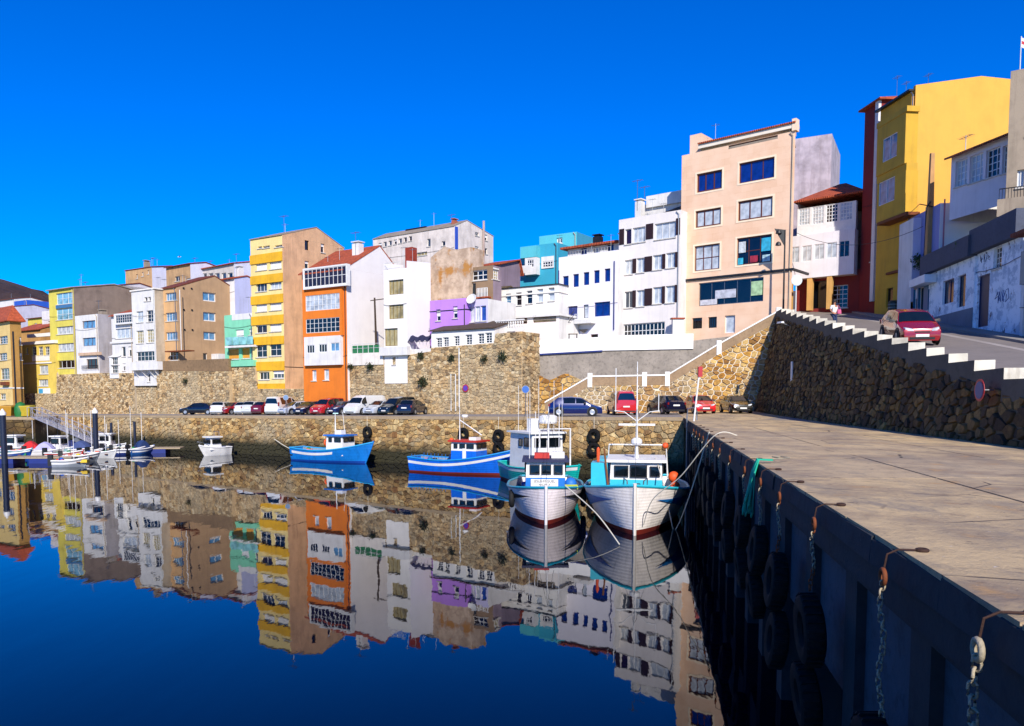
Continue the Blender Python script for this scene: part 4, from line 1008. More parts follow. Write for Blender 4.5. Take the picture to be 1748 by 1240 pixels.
# ---- conservatory row on the bastion
b = Bld('bastion_veranda', 'long white veranda with groups of small dark panes on top of the bastion wall', 737, Yr(737, -.55), 844, 567, 596, D, depth=3.5)
b.front(plaster('#ece9e4', .15), [Z4(83, 748, 118, 802, W(cols=2, rows=4)), Z4(124, 744, 158, 798, W(cols=2, rows=4)), Z4(188, 737, 221, 794, W(cols=2, rows=4)), Z4(256, 728, 295, 787, W(cols=2, rows=4)), Z4(328, 722, 366, 782, W(cols=2, rows=4)), Z4(372, 717, 412, 778, W(cols=2, rows=4))], below=.1); b.side(M_white, (), None, below=.1, Hb=b.H + .9)
MB().hexa([(-.2, -.25, b.H + .01), (b.W + .2, -.25, b.H + .01), (b.W + .2, 3.6, b.H + 1.0), (-.2, 3.6, b.H + 1.0)], [(-.2, -.25, b.H + .1), (b.W + .2, -.25, b.H + .1), (b.W + .2, 3.6, b.H + 1.1), (-.2, 3.6, b.H + 1.1)]).build('roof', tiles('#5a4636'), b.root)
bl = empty('balustrade', tuple(onplane(845, 561, R0 - nE * 1.5, nE)), rad(D), 'white cast balustrade on the bastion edge beside the veranda', 'balustrade'); LB = 3.2
mb = MB()
MB().box(0, 0, -.35, LB, .2, -.02).build('plinth', M_white, bl); MB().box(0, -.02, .62, LB, .22, .75).build('rail', M_white, bl)
bmesh_ = MB().lathe([(.06, -.02), (.10, .12), (.05, .3), (.09, .45), (.05, .62)], 8).mesh('baluster', M_white)
for k in range(12): link('baluster', bmesh_, bl, (.15 + k * (LB - .3) / 11, .1, 0))
# ---- big white building behind
b = Bld('white_gable_block', 'large stained white block with a tall gable and blue strip on the skyline', 640, Yr(640, 26), 777, 409, 520, D - 3, depth=14, cat='building')
b.D = b.sv(842, 420)[0]; yk, zk = b.sv(797, 377)
zb_ = b.sv(842, 402)[1]; Wh2 = plaster('#e2d6cc', .5, streak=.8)
b.front(Wh2, [(646 + i * 8.6, 415 - i * 1.9, 651.5 + i * 8.6, 423 - i * 1.9, W(cols=1)) for i in range(7)] + [(729, 408, 735, 421, W(cols=1)), (754, 412, 760, 420, W(cols=1)), (706, 431, 729, 437, W(cols=4, pane=G_warm))], below=6)
b.H = b.uv(700, 397)[1] if False else b.H
b.side(Wh2, [(811, 393, 817.5, 403, W(cols=2)), (826, 400, 832, 411, W(cols=2)), (811, 421, 817.5, 433, W(cols=2)), (826, 424, 832, 434, W(cols=2)), (812, 455, 817, 462, W(cols=2))], zk - b.H, below=6, peak=yk / b.D, Hb=min(zb_, b.H)); b.roof_gable(M_conc, zk - b.H, yk / b.D, over=.1, th=.1, oside=.04, Hb=min(zb_, b.H))
y0_, z0_ = b.sv(779, 426); y1_, z1_ = b.sv(781, 388); MB().box(b.W + .003, y0_ - .3, z0_, b.W + .07, y0_ + .3, z1_).build('blue_strip', paint('#2f4fae', .6), b.root)
y0_, z0_ = b.sv(823.5, 460); y1_, z1_ = b.sv(823.5, 378); MB().tube([(b.W + .25, y0_, z0_), (b.W + .25, y0_, z1_)], .16, 8).build('flue', plaster('#b09a90', .4), b.root)
b.chimney(770.5, 376, 775, 392, plaster('#9c5a42', .3), 1.0); b.antenna(771, 366, 378, 1.2)
for x0, x1, y0, y1 in ((650, 662, 402, 412), (680, 688, 398, 405), (692, 726, 389, 401)): b.chimney(x0, y0, x1, y1, M_dark, 2.0, False, 1.6)
# ---- white low house with five windows
b = Bld('white_five_window_house', 'long low cream-white house with five tall narrow windows above the bastion', 855, 84.5, 953, 494, 556, -33, depth=8)
st5 = [W(cols=1, rows=2, pane=G_sky), W(cols=1, rows=2), W(cols=1, rows=2), W(cols=1, rows=2, pane=G_pale), W(cols=1, rows=2, pane=G_pale)]
b.front(plaster('#efebe2', .15), [Z4(493, 488, 525, 568, st5[0]), Z4(553, 480, 587, 557, st5[1]), Z4(615, 470, 650, 547, st5[2]), Z4(678, 460, 713, 538, st5[3]), Z4(745, 452, 780, 530, st5[4])], below=.2); b.side(M_white, (), None, below=2); b.roof_flat(M_conc); b.band(M_cr, b.H - .8, b.H - .65, .1); b.band(M_dark, b.H - .02, b.H + .06, .12)
# the covered terrace under it
b = Bld('terrace_house', 'white house base with two open dark terraces under the five window house', 845, 83.6, 954, 546, 606, -33, depth=4)
b.front(plaster('#eee6de', .15), [Z4(470, 624, 620, 668, W(cols=1, pane=G_brown, recess=.14, frame=M_brownw)), Z4(655, 602, 790, 655, W(cols=1, pane=G_warm, recess=.14, frame=M_brownw))], below=2); b.side(M_white, (), None, below=2); b.roof_flat(M_conc)
u0, v0, u1, v1 = b.rect(*Z4(612, 742, 690, 775)[:4]); MB().box(u0, -.5, v0, u1, -.02, v1).build('red_shed', plaster('#8c3322', .3), b.root); b.band(M_white, b.H - .02, b.H + .2, .3)
b = Bld('white_link_house', 'plain white recessed wall between the annex and the five window house', 833, 88, 858, 496, 556, -33, depth=3); b.front(plaster('#efe9e2', .15), []); finish(b, M_white, gable=.4, roof=tiles('#6b5a3c')); b.railing(*Z4(392, 600, 465, 650)[:4], .4, M_rail, 8, rb=.05)
# ---- teal building
TE = plaster('#2f9bb5', .12); TE2 = plaster('#4fb2bd', .1)
b = Bld('teal_building', 'stacked teal blue building with white framed windows on the skyline', 888, 96, 951, 422, 530, -33, depth=12, cat='building')
b.D = 8; ww_ = W(cols=2, rows=2, fw=.2)
b.front(TE, [(900, 443, 911, 457, W(cols=3, rows=2, fw=.12)), (928, 446, 943, 455, W(cols=4, rows=2, fw=.12))], below=2); b.side(TE, (), None, below=2); b.roof_flat(TE2)
u0, v0, u1, v1 = b.rect(897, 438, 914, 468); MB().box(u0, -.004 - .9, v0, u1, -.003, v0 + .9).build('bay_base', M_white, b.root)
b.bay([(899.5, 443, 911.5, 457, W(cols=3, rows=2, fw=.1))], .9, M_white, 896, 438, 915, 469, 'bay'); b.bay([(926, 446, 944, 457, W(cols=4, rows=2, fw=.1))], .12, M_white, 924, 438, 945, 458, 'window_surround')
b.slab(888, 421, 915, 440, .95, TE2, 'cladding')
b2 = Bld('teal_block', 'teal upper storey block with one small white window behind the teal building', 920, 101, 983, 404, 480, -33, depth=9, cat='building')
b2.D = b2.sv(1013, 400)[0]; b2.front(TE2, [(950, 406, 960, 416, W(cols=2, fw=.15))], below=2); b2.side(plaster('#3a93ad', .12), (), None, below=2); b2.roof_flat(TE2)
# ---- white-blue house
b = Bld('white_blue_window_house', 'bright white house with five blue windows and an outside stair', 953, 83, 1053, 440, 590, -38, depth=8)
NB = W(cols=1, frame=M_navy, pane=G_blue, fw=.09, sill=None)
b.front(plaster('#efeaf0', .1, streak=.25), [Z4(x, y, x + 34, y + 76, NB) for x, y in ((829, 384), (889, 372), (950, 361), (1011, 350), (1074, 340))] + [Z4(828, 562, 915, 640, W(cols=2, frame=M_navy, pane=G_blue)), Z4(1014, 536, 1107, 620, W(cols=2, frame=M_navy, pane=G_blue)), Z4(950, 552, 980, 632, W(cols=1, pane=G_pale, frame=M_dark)), Z4(992, 726, 1036, 752, W(cols=1, frame=M_rust))], below=3)
b.side(M_white, (), None, below=3); b.roof_flat(M_conc)
b.pipe(953.5, 462, 580, M_navy, .06); b.pipe(1048.5, 446, 563, M_navy, .06)
tp = Bld('rooftop_flat', 'white rooftop storey with red eaves set back above the blue window house', 968, 86, 1055, 427, 450, -38, depth=5)
tp.front(M_white, [Z4(935, 218, 970, 280, NB), Z4(1010, 208, 1046, 268, W(cols=1, pane=G_pale)), Z4(1092, 188, 1128, 250, NB)], below=.4); tp.side(M_white, (), None, below=.4)
MB().box(-.6, -.6, tp.H + .01, tp.W + .1, 5, tp.H + .22).build('roof', M_tile, tp.root); tp.railing(*Z4(872, 225, 1110, 262)[:4], .25, M_rail, 14); tp.chimney(1012, 404, 1023, 412, M_dark, 2, True)
b.slab(*Z4(895, 640, 990, 662)[:4], 1.1, M_white, 'landing'); b.railing(*Z4(898, 608, 948, 642)[:4], 1.1, M_rail, 8)
u0, v0 = b.uv(720 + 800 / 3.444, 360 + 765 / 3.444, 1.1); u1, v1 = b.uv(720 + 892 / 3.444, 360 + 645 / 3.444, 1.1); stp_ = MB(); n = 12
for k in range(n): stp_.box(lerp(u0, u1, k / n), -1.1, v0 - .6, lerp(u0, u1, (k + 1) / n), -.1, lerp(v0, v1, (k + 1) / n))
stp_.build('outside_stair', M_white, b.root); rl = MB()
rl.tube([(u0, -1.08, v0 + .9), (u1, -1.08, v1 + .9)], .04, 5); rl.tube([(u0, -1.08, v0 + .5), (u1, -1.08, v1 + .5)], .03, 5); rl.build('stair_rail', M_dark, b.root)
MB().prism([b_ for b_ in [(b.uv(989, 563)[0], -.02, b.uv(989, 563)[1]), (b.uv(1005, 562)[0], -.02, b.uv(1005, 562)[1]), (b.uv(997, 569)[0], -.02, b.uv(997, 569)[1])]], (0, -.15, 0)).build('wall_ornament', M_conc, b.root)
tb = empty('terrace_table', (at(978, 581, 77.5).x, 77.5, at(978, 583, 77.5).z), 0, 'small table on the white terrace in front of the blue window house', 'table')
MB().box(-.45, -.35, .68, .45, .35, .73).build('tabletop', M_conc, tb)
for sx in (-.38, .38):
    for sy in (-.28, .28): MB().tube([(sx, sy, 0), (sx, sy, .68)], .03, 5).build('leg', M_dark, tb)
# ---- white building with dark shutters
b = Bld('brown_shutter_house', 'white four storey house with dark brown shutters beside the peach block', 1054, 80, 1158, 376, 585, -40, depth=9)
b.front(plaster('#ece4de', .15), [Z5(115, 655, 148, 735, W(cols=1, pane=glass('#2a0d22'))), Z5(155, 645, 222, 725, W(cols=3, pane=G_pale)), Z5(272, 620, 382, 705, W(cols=3, pane=G_pale)),
    Z5(112, 818, 154, 895, wP), Z5(176, 808, 216, 885, wP), Z5(262, 792, 310, 870, wP), Z5(332, 780, 378, 860, wP), Z5(112, 985, 154, 1072, wD), Z5(176, 978, 216, 1064, wP), Z5(262, 962, 308, 1050, wP), Z5(330, 955, 376, 1045, wP), Z5(104, 1152, 324, 1230, W(cols=11, rows=2, fw=.09))], below=2)
for r in ((85, 655, 110, 738), (226, 627, 264, 708), (385, 598, 406, 685), (82, 822, 108, 900), (155, 812, 174, 888), (218, 800, 258, 880), (312, 787, 328, 866), (380, 776, 398, 856), (80, 988, 106, 1078), (155, 980, 172, 1070), (218, 970, 258, 1060), (310, 958, 326, 1050), (378, 950, 396, 1042)):
    q = b.rect(*Z5(*r)[:4]); mb = MB().box(q[0], -.05, q[1], q[2], -.004, q[3])
    for k in range(8): zz = lerp(q[1], q[3], (k + .5) / 8); mb.box(q[0] + .06, -.07, zz - .03, q[2] - .06, -.051, zz + .03)
    mb.build('shutter', M_darkshut, b.root)
b.side(M_white, (), None, below=2); b.roof_flat(M_conc)
at_ = Bld('attic_storey', 'set-back white attic with a grey slate slope and chimney beside the peach block', 1083, 84, 1165, 352, 380, -40, depth=6)
at_.front(M_white, [], below=1); at_.side(M_white, (), None, below=1); at_.roof_flat(M_white)
MB().hexa([(-.5, -2.8, -1.6), (at_.W, -2.8, -1.6), (at_.W, -.01, .9), (-.5, -.01, -.2)], [(-.5, -2.8, -1.5), (at_.W, -2.8, -1.5), (at_.W, -.005, 1.0), (-.5, -.005, -.1)]).build('slate_slope', concrete('slate', '#5b5148', .4, 2), at_.root)
at_.chimney(1084, 344, 1094, 362, M_white, -1.5); at_.antenna(1088, 307, 340, -1.5); at_.antenna(1100, 318, 345, 0); at_.slab(1103, 330, 1165, 350, .3, M_white, 'roof_step', 2)
lm_ = empty('garden_gate_pillar', tuple(at(1156, 582, 75)), 0, 'white gate pillar with cap and lamp beside the shutter house', 'pillar'); MB().box(-.5, -.3, -.5, .5, .3, 2.0).build('shaft', M_white, lm_); MB().box(-.62, -.42, 2.0, .62, .42, 2.12).build('cap', M_tile, lm_)
# ---- peach block
b = Bld('peach_block', 'tall peach tiled apartment block with brown framed windows above the stairs', 1158, 77, 1347, 266, 575, -40.6, depth=3.6, cat='building')
m_p, nt, bb = newmat('peach_panels'); v = coords(nt)
bk = nn(nt, 'ShaderNodeTexBrick', Scale=1.0); bk.inputs['Mortar Size'].default_value = .006; bk.inputs['Brick Width'].default_value = 1.1; bk.inputs['Row Height'].default_value = .55
mp = nt.nodes.new('ShaderNodeMapping'); mp.inputs['Rotation'].default_value = (rad(90), 0, 0); tc = nt.nodes.new('ShaderNodeTexCoord'); nt.links.new(tc.outputs['Object'], mp.inputs[0]); nt.links.new(mp.outputs[0], bk.inputs[0])
bk.inputs['Color1'].default_value = lin('#e3bd9c'); bk.inputs['Color2'].default_value = lin('#ddb492'); bk.inputs['Mortar'].default_value = lin('#cf9f78')
cc = mixc(nt, ramp(nt, noise(nt, v, .5, 6), .4, .7), bk.outputs[0], lin('#e8c6a8')); nt.links.new(cc, bb.inputs['Base Color']); bb.inputs['Roughness'].default_value = .6
pw = W(cols=3, frame=M_brownw, fw=.15, pane=G_blue); pw2 = W(cols=3, frame=M_brownw, fw=.15, pane=G_pale)
PW = [(494, 352, 628, 452, pw), (718, 290, 905, 398, W(cols=3, frame=M_brownw, fw=.1, pane=G_blue)), (487, 550, 622, 640, pw2), (712, 495, 895, 600, pw2), (482, 738, 615, 872, W(cols=3, rows=2, frame=M_brownw, fw=.1, pane=G_pale)), (706, 693, 890, 838, W(cols=3, rows=2, frame=M_brownw, fw=.1))]
b.front(m_p, [Z5(*w) for w in PW] + [Z5(662, 160, 922, 205, W(cols=2, frame=M_brownw, pane=G_blue)), Z5(504, 925, 846, 1050, W(cols=5, frame=M_steel, fw=.06)), Z5(470, 1125, 522, 1182, W(cols=4, frame=M_dark)), Z5(554, 1120, 600, 1178, W(cols=4, frame=M_dark)), Z5(642, 1112, 696, 1205, W(cols=1, frame=M_frame, pane=G_pale))], below=1.5)
for w in PW:                                                          # pale surrounds
    q = b.rect(*Z5(*w)[:4]); e = .16; mb = MB(); mb.box(q[0] - e, -.03, q[1] - e, q[0], -.003, q[3] + e); mb.box(q[2], -.03, q[1] - e, q[2] + e, -.003, q[3] + e); mb.box(q[0], -.03, q[3], q[2], -.003, q[3] + e); mb.box(q[0], -.03, q[1] - e, q[2], -.003, q[1]); mb.build('window_surround', plaster('#ecd7b8', .1), b.root)
for (r, c_) in (((835, 700, 884, 770), '#2fa7c9'), ((715, 722, 752, 780), '#dfe6e6'), ((710, 808, 738, 842), '#39b4cf'), ((775, 795, 815, 830), '#a0263c'), ((840, 790, 880, 825), '#bfe3ea'), ((590, 975, 700, 1020), '#c9ccd6'), ((780, 930, 840, 1005), '#a9c99a'), ((510, 1028, 600, 1056), '#d5d3d8')):
    q = b.rect(*Z5(*r)[:4]); MB().box(q[0], .062, q[1], q[2], .075, q[3]).build('window_poster', paint(c_, .6, var=.5), b.root)
b.side(plaster('#e3b48e', .25), (), None, below=1.5, turn=112); b.D = 3.6; b.W -= 1.3; b.roof_flat(M_conc); b.W += 1.3; q = b.rect(*Z5(402, 915, 935, 935)[:4]); u_, v_ = b.uv(1250, 472); b.band(M_dark, v_ - .05, v_ + .16, .15)
u0, v0 = b.uv(1193, 262); MB().box(u0, -.15, b.H + .25, b.W + .1, .6, b.H + .62).build('roof_beam', plaster('#efe3cf', .15), b.root); MB().box(u0, .35, b.H - .1, b.W - .4, 1.2, b.H + .25).build('attic', m_p, b.root)
MB().hexa([(u0, -.3, b.H + .625), (b.W + .1, -.3, b.H + .625), (b.W - .6, 2.5, b.H + .9), (u0, 2.5, b.H + .9)], [(u0, -.3, b.H + .75), (b.W + .1, -.3, b.H + .75), (b.W - .6, 2.5, b.H + 1.0), (u0, 2.5, b.H + 1.0)]).build('tiled_roof', M_tile, b.root)
MB().box(.5, .6, b.H, u0 - .1, 3, b.H + 1.9).build('stair_head', m_p, b.root); MB().box(b.W - .25, -.2, b.H, b.W + .12, .5, b.H + 1.0).build('roof_fin', plaster('#e8cdb0', .15), b.root)
b.pipe(1166, 480, 570, M_frame)
b = Bld('grey_party_wall', 'weathered pale grey blank wall rising behind the peach block', 1330, 84, 1408, 240, 420, -28, depth=8, cat='building'); b.front(plaster('#b9aab0', .8, streak=1.0), [], below=4); finish(b, plaster('#b3a7ab', .7))
# ---- gallery house at the top of the ramp
b = Bld('white_gallery_house', 'white galleried house with arched glazing and hipped red roof at the head of the ramp', 1354, 75.0, 1463, 347, 528, -40, depth=7)
ag = W(cols=4, rows=5, fw=.07, pane=G_pale)
b.front(plaster('#7d1f18', .3), [(1419, 487, 1447, 526, W(cols=3, rows=5, fw=.07)), (1377, 480, 1412, 527, W(cols=1, frame=M_dark, recess=.14))], below=1, H=b.uv(1361, 470)[1])
b.side(plaster('#9d8a8c', .3), (), None, below=1); b.roof_hip(M_tile, 2.0, .3)
b.bay([Z6(158, 445, 214, 545, ag), Z6(226, 436, 284, 540, ag), Z6(296, 422, 356, 530, W(cols=4, rows=5, fw=.07)), Z6(368, 408, 430, 520, ag)], .45, M_frame, 1361, 350, 1461, 397, 'gallery')
b.bay([Z6(112, 655, 160, 735, wP), Z6(174, 648, 222, 728, wP), Z6(236, 640, 286, 718, wP), Z6(298, 632, 350, 710, wP), Z6(362, 622, 414, 705, wD)], 1.0, plaster('#e6e2e4', .15), 1340, 398, 1458, 473, 'gallery')
for px in (1343, 1377.5, 1411): u_, v_ = b.uv(px, 527, .8); MB().box(u_, -.95, -.3, u_ + .45, -.45, v_ + 3.2).build('pillar', plaster('#c99a55', .3), b.root)
st_p = empty('street_lamp', tuple(at(1337, 530, 68.6)), 0, 'dark double lamp bracket post at the corner of the peach block', 'street lamp')
MB().tube([(0, 0, -.5), (0, 0, 6.8)], [.09, .06], 7).build('post', M_dark, st_p); MB().prism([(0, 0, 6.8), (-.9, 0, 6.9), (0, 0, 5.4)], (0, .06, 0)).build('bracket', M_dark, st_p)
for z in (6.6, 5.6): MB().lathe([(.06, .2), (.2, .1), (.26, -.12), (.05, -.16)], 10, M=Matrix.Translation((-.55, 0, z))).build('lamp_head', M_dark, st_p)
sg = empty('round_sign', (at(1358, 540, 66).x, 66, zroad(66)), 0, 'white round traffic sign seen from behind at the head of the ramp', 'sign'); hgt = at(1358, 479, 66).z - zroad(66)
MB().tube([(0, 0, 0), (0, 0, hgt + .35)], .05, 7).build('post', M_rail, sg); MB().lathe([(.44, 0), (.46, .02), (.44, .04)], 20, M=Matrix.Translation((0, -.06, hgt)) @ Matrix.Rotation(rad(90), 4, 'X')).build('disc', paint('#cfd6da', .35), sg)
# ---- right-hand street
HD = math.degrees(math.atan2(-(57.6 - 42.9), -(29.9 - 27.7)))
b = Bld('red_brick_house', 'tall dark red tiled house front in the shaded side street', 1462, 71.0, 1489, 190, 520, -84, depth=8, cat='building')
b.front(plaster('#7a1c1a', .3), [(1486, 430, 1494, 446, wD), (1484, 480, 1495, 515, W(cols=2, frame=M_navy))], below=2); b.side(plaster('#7a1c1a', .3), (), None, below=2); b.roof_hip(M_tile, 1.0, .4); MB().box(b.W - .5, -.25, 0, b.W, -.01, b.H).build('white_pier', M_white, b.root)
b = Bld('yellow_street_house', 'big yellow house with two bay windows and a blank sunlit yellow end wall', 1488, 67.6, 1545, 190, 528, -84, depth=9, cat='building')
YS = plaster('#c69a2c', .25); YL = plaster('#d9a040', .15, streak=.3)
b.front(YS, [(1513, 492, 1524, 524, W(cols=1, frame=M_dark, recess=.15))], below=2.5)
# end wall facing the quay: wide, with a shallow peak
c_ = b.p0 + b.u * b.W; mb = MB(); endd = 9.2
pk_ = at(1665, 132, c_.y - .0).z - b.z0
mb.prism([(b.W, 0, -2.5), (b.W, 0, b.H + .3), (b.W - .0, 5.4, b.H + 1.2), (b.W, endd, b.H + 1.0), (b.W, endd, -2.5)], (-.3, 0, 0)); mb.build('end_wall', YL, b.root)
MB().box(.1, .1, b.H - .3, b.W - .31, endd, b.H).build('roof', M_conc, b.root); MB().quad((0, endd, -2.5), (0, 0, -2.5), (0, 0, b.H), (0, endd, b.H)).build('rear_wall', YS, b.root)
for (y0, y1, wr, sill_) in ((205, 290, (1507, 232, 1531, 272), 0), (303, 372, (1500, 305, 1527, 347), 0)):
    b.bay([(*wr, W(cols=2, pane=G_sky, sill=None))], 1.0, YS, 1497, y0, 1545, y1 + 0, 'bay_window')
b.slab(1497, 196, 1548, 205, 1.05, YS, 'bay_cornice'); b.slab(1497, 290, 1547, 303, .9, YS, 'bay_spandrel'); b.slab(1497, 371, 1547, 376, 1.1, M_rust, 'bay_ledge'); b.pipe(1558, 165, 520, YL, .09); b.band(M_dark, b.H - .02, b.H + .12, .35, u1=b.W - .3, side=False)
b.slab(1512, 460, 1557, 464, .25, M_rust, 'ledge')
b = Bld('white_paned_house', 'white house with rows of small-paned windows and a tiled roof above the graffiti houses', 1609, 56.5, 1710, 270, 352, -79, depth=7)
pg = W(cols=3, rows=4, fw=.07)
b.front(plaster('#e4dce0', .15), [Z7(392, 488, 438, 590, W(cols=3, rows=4, fw=.07, pane=G_pale)), Z7(448, 468, 500, 575, W(cols=3, rows=4, fw=.07, pane=G_pale)), Z7(512, 445, 566, 555, pg), Z7(576, 432, 606, 540, pg)], below=1); b.side(M_white, (), None, below=1); b.roof_gable(M_rooft, 1.2, .5, over=.5); b.antenna(1648, 232, 258, 1.5)
wb_ = Bld('white_block', 'plain bright white sunlit block below the white upper house', 1593, 57.5, 1681, 347, 440, -4, depth=5); wb_.front(plaster('#eee8ea', .1, streak=.2), [], below=2); wb_.side(plaster('#8f8fc0', .2), [(1699, 372, 1712, 400, W(cols=1, pane=G_dark))], None, below=2); wb_.roof_flat(M_conc); wb_.pipe(1613, 340, 470, paint('#b56a7a', .6), .05)  # lavender side wall: its shade is put into the colour
ws_ = Bld('white_shed_wall', 'pale lavender white wall with a sloping top beside the utility pole', 1549, 60.5, 1592, 372, 470, -4, depth=2.5); ws_.front(plaster('#d9d2e6', .2), [], below=2); finish(ws_, M_white)
b = Bld('concrete_house', 'weathered grey concrete house with a balcony at the right edge', 1702, 47, 1790, 122, 470, -35, depth=6, cat='building'); GC = plaster('#9c8c78', .6)
b.front(GC, [(1736, 290, 1748, 320, W(cols=2, pane=G_pale)), (1754, 180, 1780, 230, wD)], below=1); finish(b, plaster('#8c8074', .5)); MB().quad((-.002, b.D, 0), (-.002, 0, 0), (-.002, 0, b.H), (-.002, b.D, b.H)).build('flank_wall', GC, b.root); b.slab(1702, 335, 1800, 365, 1.2, GC, 'balcony'); b.railing(1706, 318, 1790, 336, 1.15, M_dark)
fl = empty('roof_flag', tuple(at(1741, 120, 47.5)), 0, 'small red and white flag on the roof at the right edge', 'flag'); MB().tube([(0, 0, -.2), (0, 0, 1.9)], .03, 6).build('pole', M_rail, fl)
for k, c_ in enumerate(('#e8e4e0', '#b8323a', '#e8e4e0')): MB().prism([(.02, 0, 1.3 + k * .18), (.35, .05, 1.2 + k * .18), (.4, .05, 1.37 + k * .18), (.02, 0, 1.477 + k * .18)], (0, .02, 0)).build('stripe', paint(c_, .8), fl)
# graffiti houses in the shade
m_gr, nt, bb = newmat('peeling_graffiti_render'); v = coords(nt)
c1 = mixc(nt, ramp(nt, noise(nt, v, .9, 8, .75), .5, .56), lin('#e6edf4'), lin('#b4c2d0')); c2 = mixc(nt, ramp(nt, noise(nt, coords(nt, (1, 1, .6)), 1.3, 9, .8), .585, .61), c1, lin('#5b4648'))
nt.links.new(c2, bb.inputs['Base Color']); bb.inputs['Roughness'].default_value = .9
b = Bld('graffiti_house', 'low white house with peeling graffiti wall and dark blue fascia on the ramp', 1576, 57.6, 1655, 470, 553, HD, depth=2.6)
b.front(m_gr, [(1609, 478, 1628, 518, W(cols=2, recess=.15, frame=M_navy)), (1634, 470, 1648, 524, W(cols=1, pane=G_dark, frame=M_navy)), (1579, 495, 1586, 530, W(cols=1))], below=2.5); b.side(m_gr, (), None, below=2.5)
MB().box(-.3, -.45, b.H + .01, b.W, 2.6, b.H + 1.3).build('fascia', concrete('sooty_fascia', '#4c5160', .4, 1.5), b.root); u0, v0, u1, v1 = b.rect(1601, 525, 1655, 555); MB().box(.1, -.05, -2.4, b.W, -.003, b.uv(1620, 528)[1] - .3).build('plinth', plaster('#6c7684', .3), b.root)
b = Bld('door_house', 'whitewashed house with a tall dark door and small-paned window on the ramp', 1655.5, 50.0, 1735, 436, 565, HD, depth=2.6)
pp = b.uv(1690, 560)
b.front(m_gr, [(1668, 470, 1688, 558, W(cols=1, frame=M_navy, pane=paint('#141a3c', .5), recess=.12)), (1696, 422, 1710, 458, W(cols=3, rows=4, fw=.06))], below=2.5); b.side(m_gr, (), None, below=2.5)
MB().box(-.0, -.42, b.H + .01, b.W, 2.6, b.H + 1.5).build('fascia', MATS['sooty_fascia'], b.root)
def scrawl(root, u, v, s, seed, col):
    r = random.Random(seed); mb = MB()
    for k in range(4):
        p = [(u + (k * .55 + r.uniform(-.1, .5)) * s, -.012, v + r.uniform(-.5, .5) * s) for _ in range(6)]; mb.tube(p, .028 * s, 4)
    mb.build('graffiti', paint(col, .8), root)
scrawl(b.root, .8, b.uv(1680, 440)[1], .6, 3, '#141a40'); scrawl(b.root, b.uv(1700, 500)[0], b.uv(1700, 510)[1], .8, 5, '#41588e')
b = Bld('shed_house', 'pale blue-grey shed house with a metal shutter at the right edge of the ramp', 1735.5, 43.4, 1800, 405, 580, HD, depth=2.6)
b.front(plaster('#d5dadd', .3), [(1746, 498, 1768, 578, W(cols=1, frame=M_dark, pane=paint('#5f6a78', .5), recess=.15))], below=2.5); b.side(plaster('#d5dadd', .3), (), None, below=2.5); b.slab(1742, 420, 1800, 478, .4, paint('#66808a', .5), 'metal_shutter'); b.roof_flat(M_tile)
MB().box(-.2, -.6, b.H + .01, b.W, 2.6, b.H + .2).build('roof_edge', M_rooft, b.root)
sh = Bld('blue_shop', 'small teal shopfront with a white awning at the foot of the yellow house', 1553, 60.3, 1578, 487, 548, HD, depth=2.5, cat='shop')
sh.front(paint('#0f5f86', .5), [(1557, 492, 1565, 540, W(cols=1)), (1567, 490, 1576, 540, W(cols=1))], below=2); sh.side(paint('#0f5f86', .5), (), None, below=2); sh.slab(1552, 474, 1578, 487, .8, paint('#e4ecf2', .5), 'awning'); sh.roof_flat(M_conc)
# oval bar sign, bin, plants, utility pole and cables
os_ = empty('oval_sign', tuple(at(1497, 408, 70.5)), rad(-8), 'oval red and white sign projecting over the side street', 'sign')
def stad(w, h, n=10): return [(w * (1 if i < n else -1) + h * math.cos(-math.pi / 2 + math.pi * (i if i < n else i) / (n - 1 if i < n else n - 1) if i < n else math.pi / 2 + math.pi * (i - n) / (n - 1)), h * math.sin(-math.pi / 2 + math.pi * i / (n - 1)) if i < n else h * math.sin(math.pi / 2 + math.pi * (i - n) / (n - 1))) for i in range(2 * n)]
for s_, c_, y_ in ((1.0, '#b8202a', 0), (.86, '#eae4e4', -.03), (.7, '#d0606a', -.05)): MB().prism([(x, y_, z) for x, z in stad(.55 * s_, .34 * s_)], (0, .12 if not y_ else .025, 0)).build('panel', paint(c_, .5), os_)
MB().tube([(.9, .06, 0), (1.3, .06, 0)], .04, 5).build('bracket', M_dark, os_)
bn = empty('litter_bin', (at(1525, 540, 64).x, 64, zroad(64)), 0, 'dark ribbed bin at the corner of the yellow house', 'bin')
MB().lathe([(.36, 0), (.42, .1), (.42, 1.2), (.45, 1.22), (.3, 1.35)], 14).build('body', paint('#20302e', .5), bn)
for k in range(4): MB().lathe([(.43, 0), (.455, .03), (.43, .06)], 14, M=Matrix.Translation((0, 0, .25 + k * .25))).build('rib', paint('#7f8f8c', .5), bn)
up = empty('utility_pole', (at(1585, 440, 58.8).x, 58.8, at(1585, 470, 58.8).z), 0, 'tall tan concrete utility pole with cables in front of the yellow wall', 'pole')
ht = at(1592, 262, 58.8).z - up.location.z; mb = MB(); mb.hexa([(-.24, -.2, 0), (.24, -.2, 0), (.24, .2, 0), (-.24, .2, 0)], [(-.13, -.12, ht), (.13, -.12, ht), (.13, .12, ht), (-.13, .12, ht)]); mb.build('shaft', plaster('#b98c5a', .5), up)
MB().tube([(-.9, -.2, ht * .58), (.5, -.2, ht * .55)], .04, 5).build('crossarm', M_dark, up); MB().tube([(-.5, -.25, 0), (-.42, -.25, ht * .55), (-.1, -.2, ht * .6)], .05, 6).build('conduit', M_dark, up)
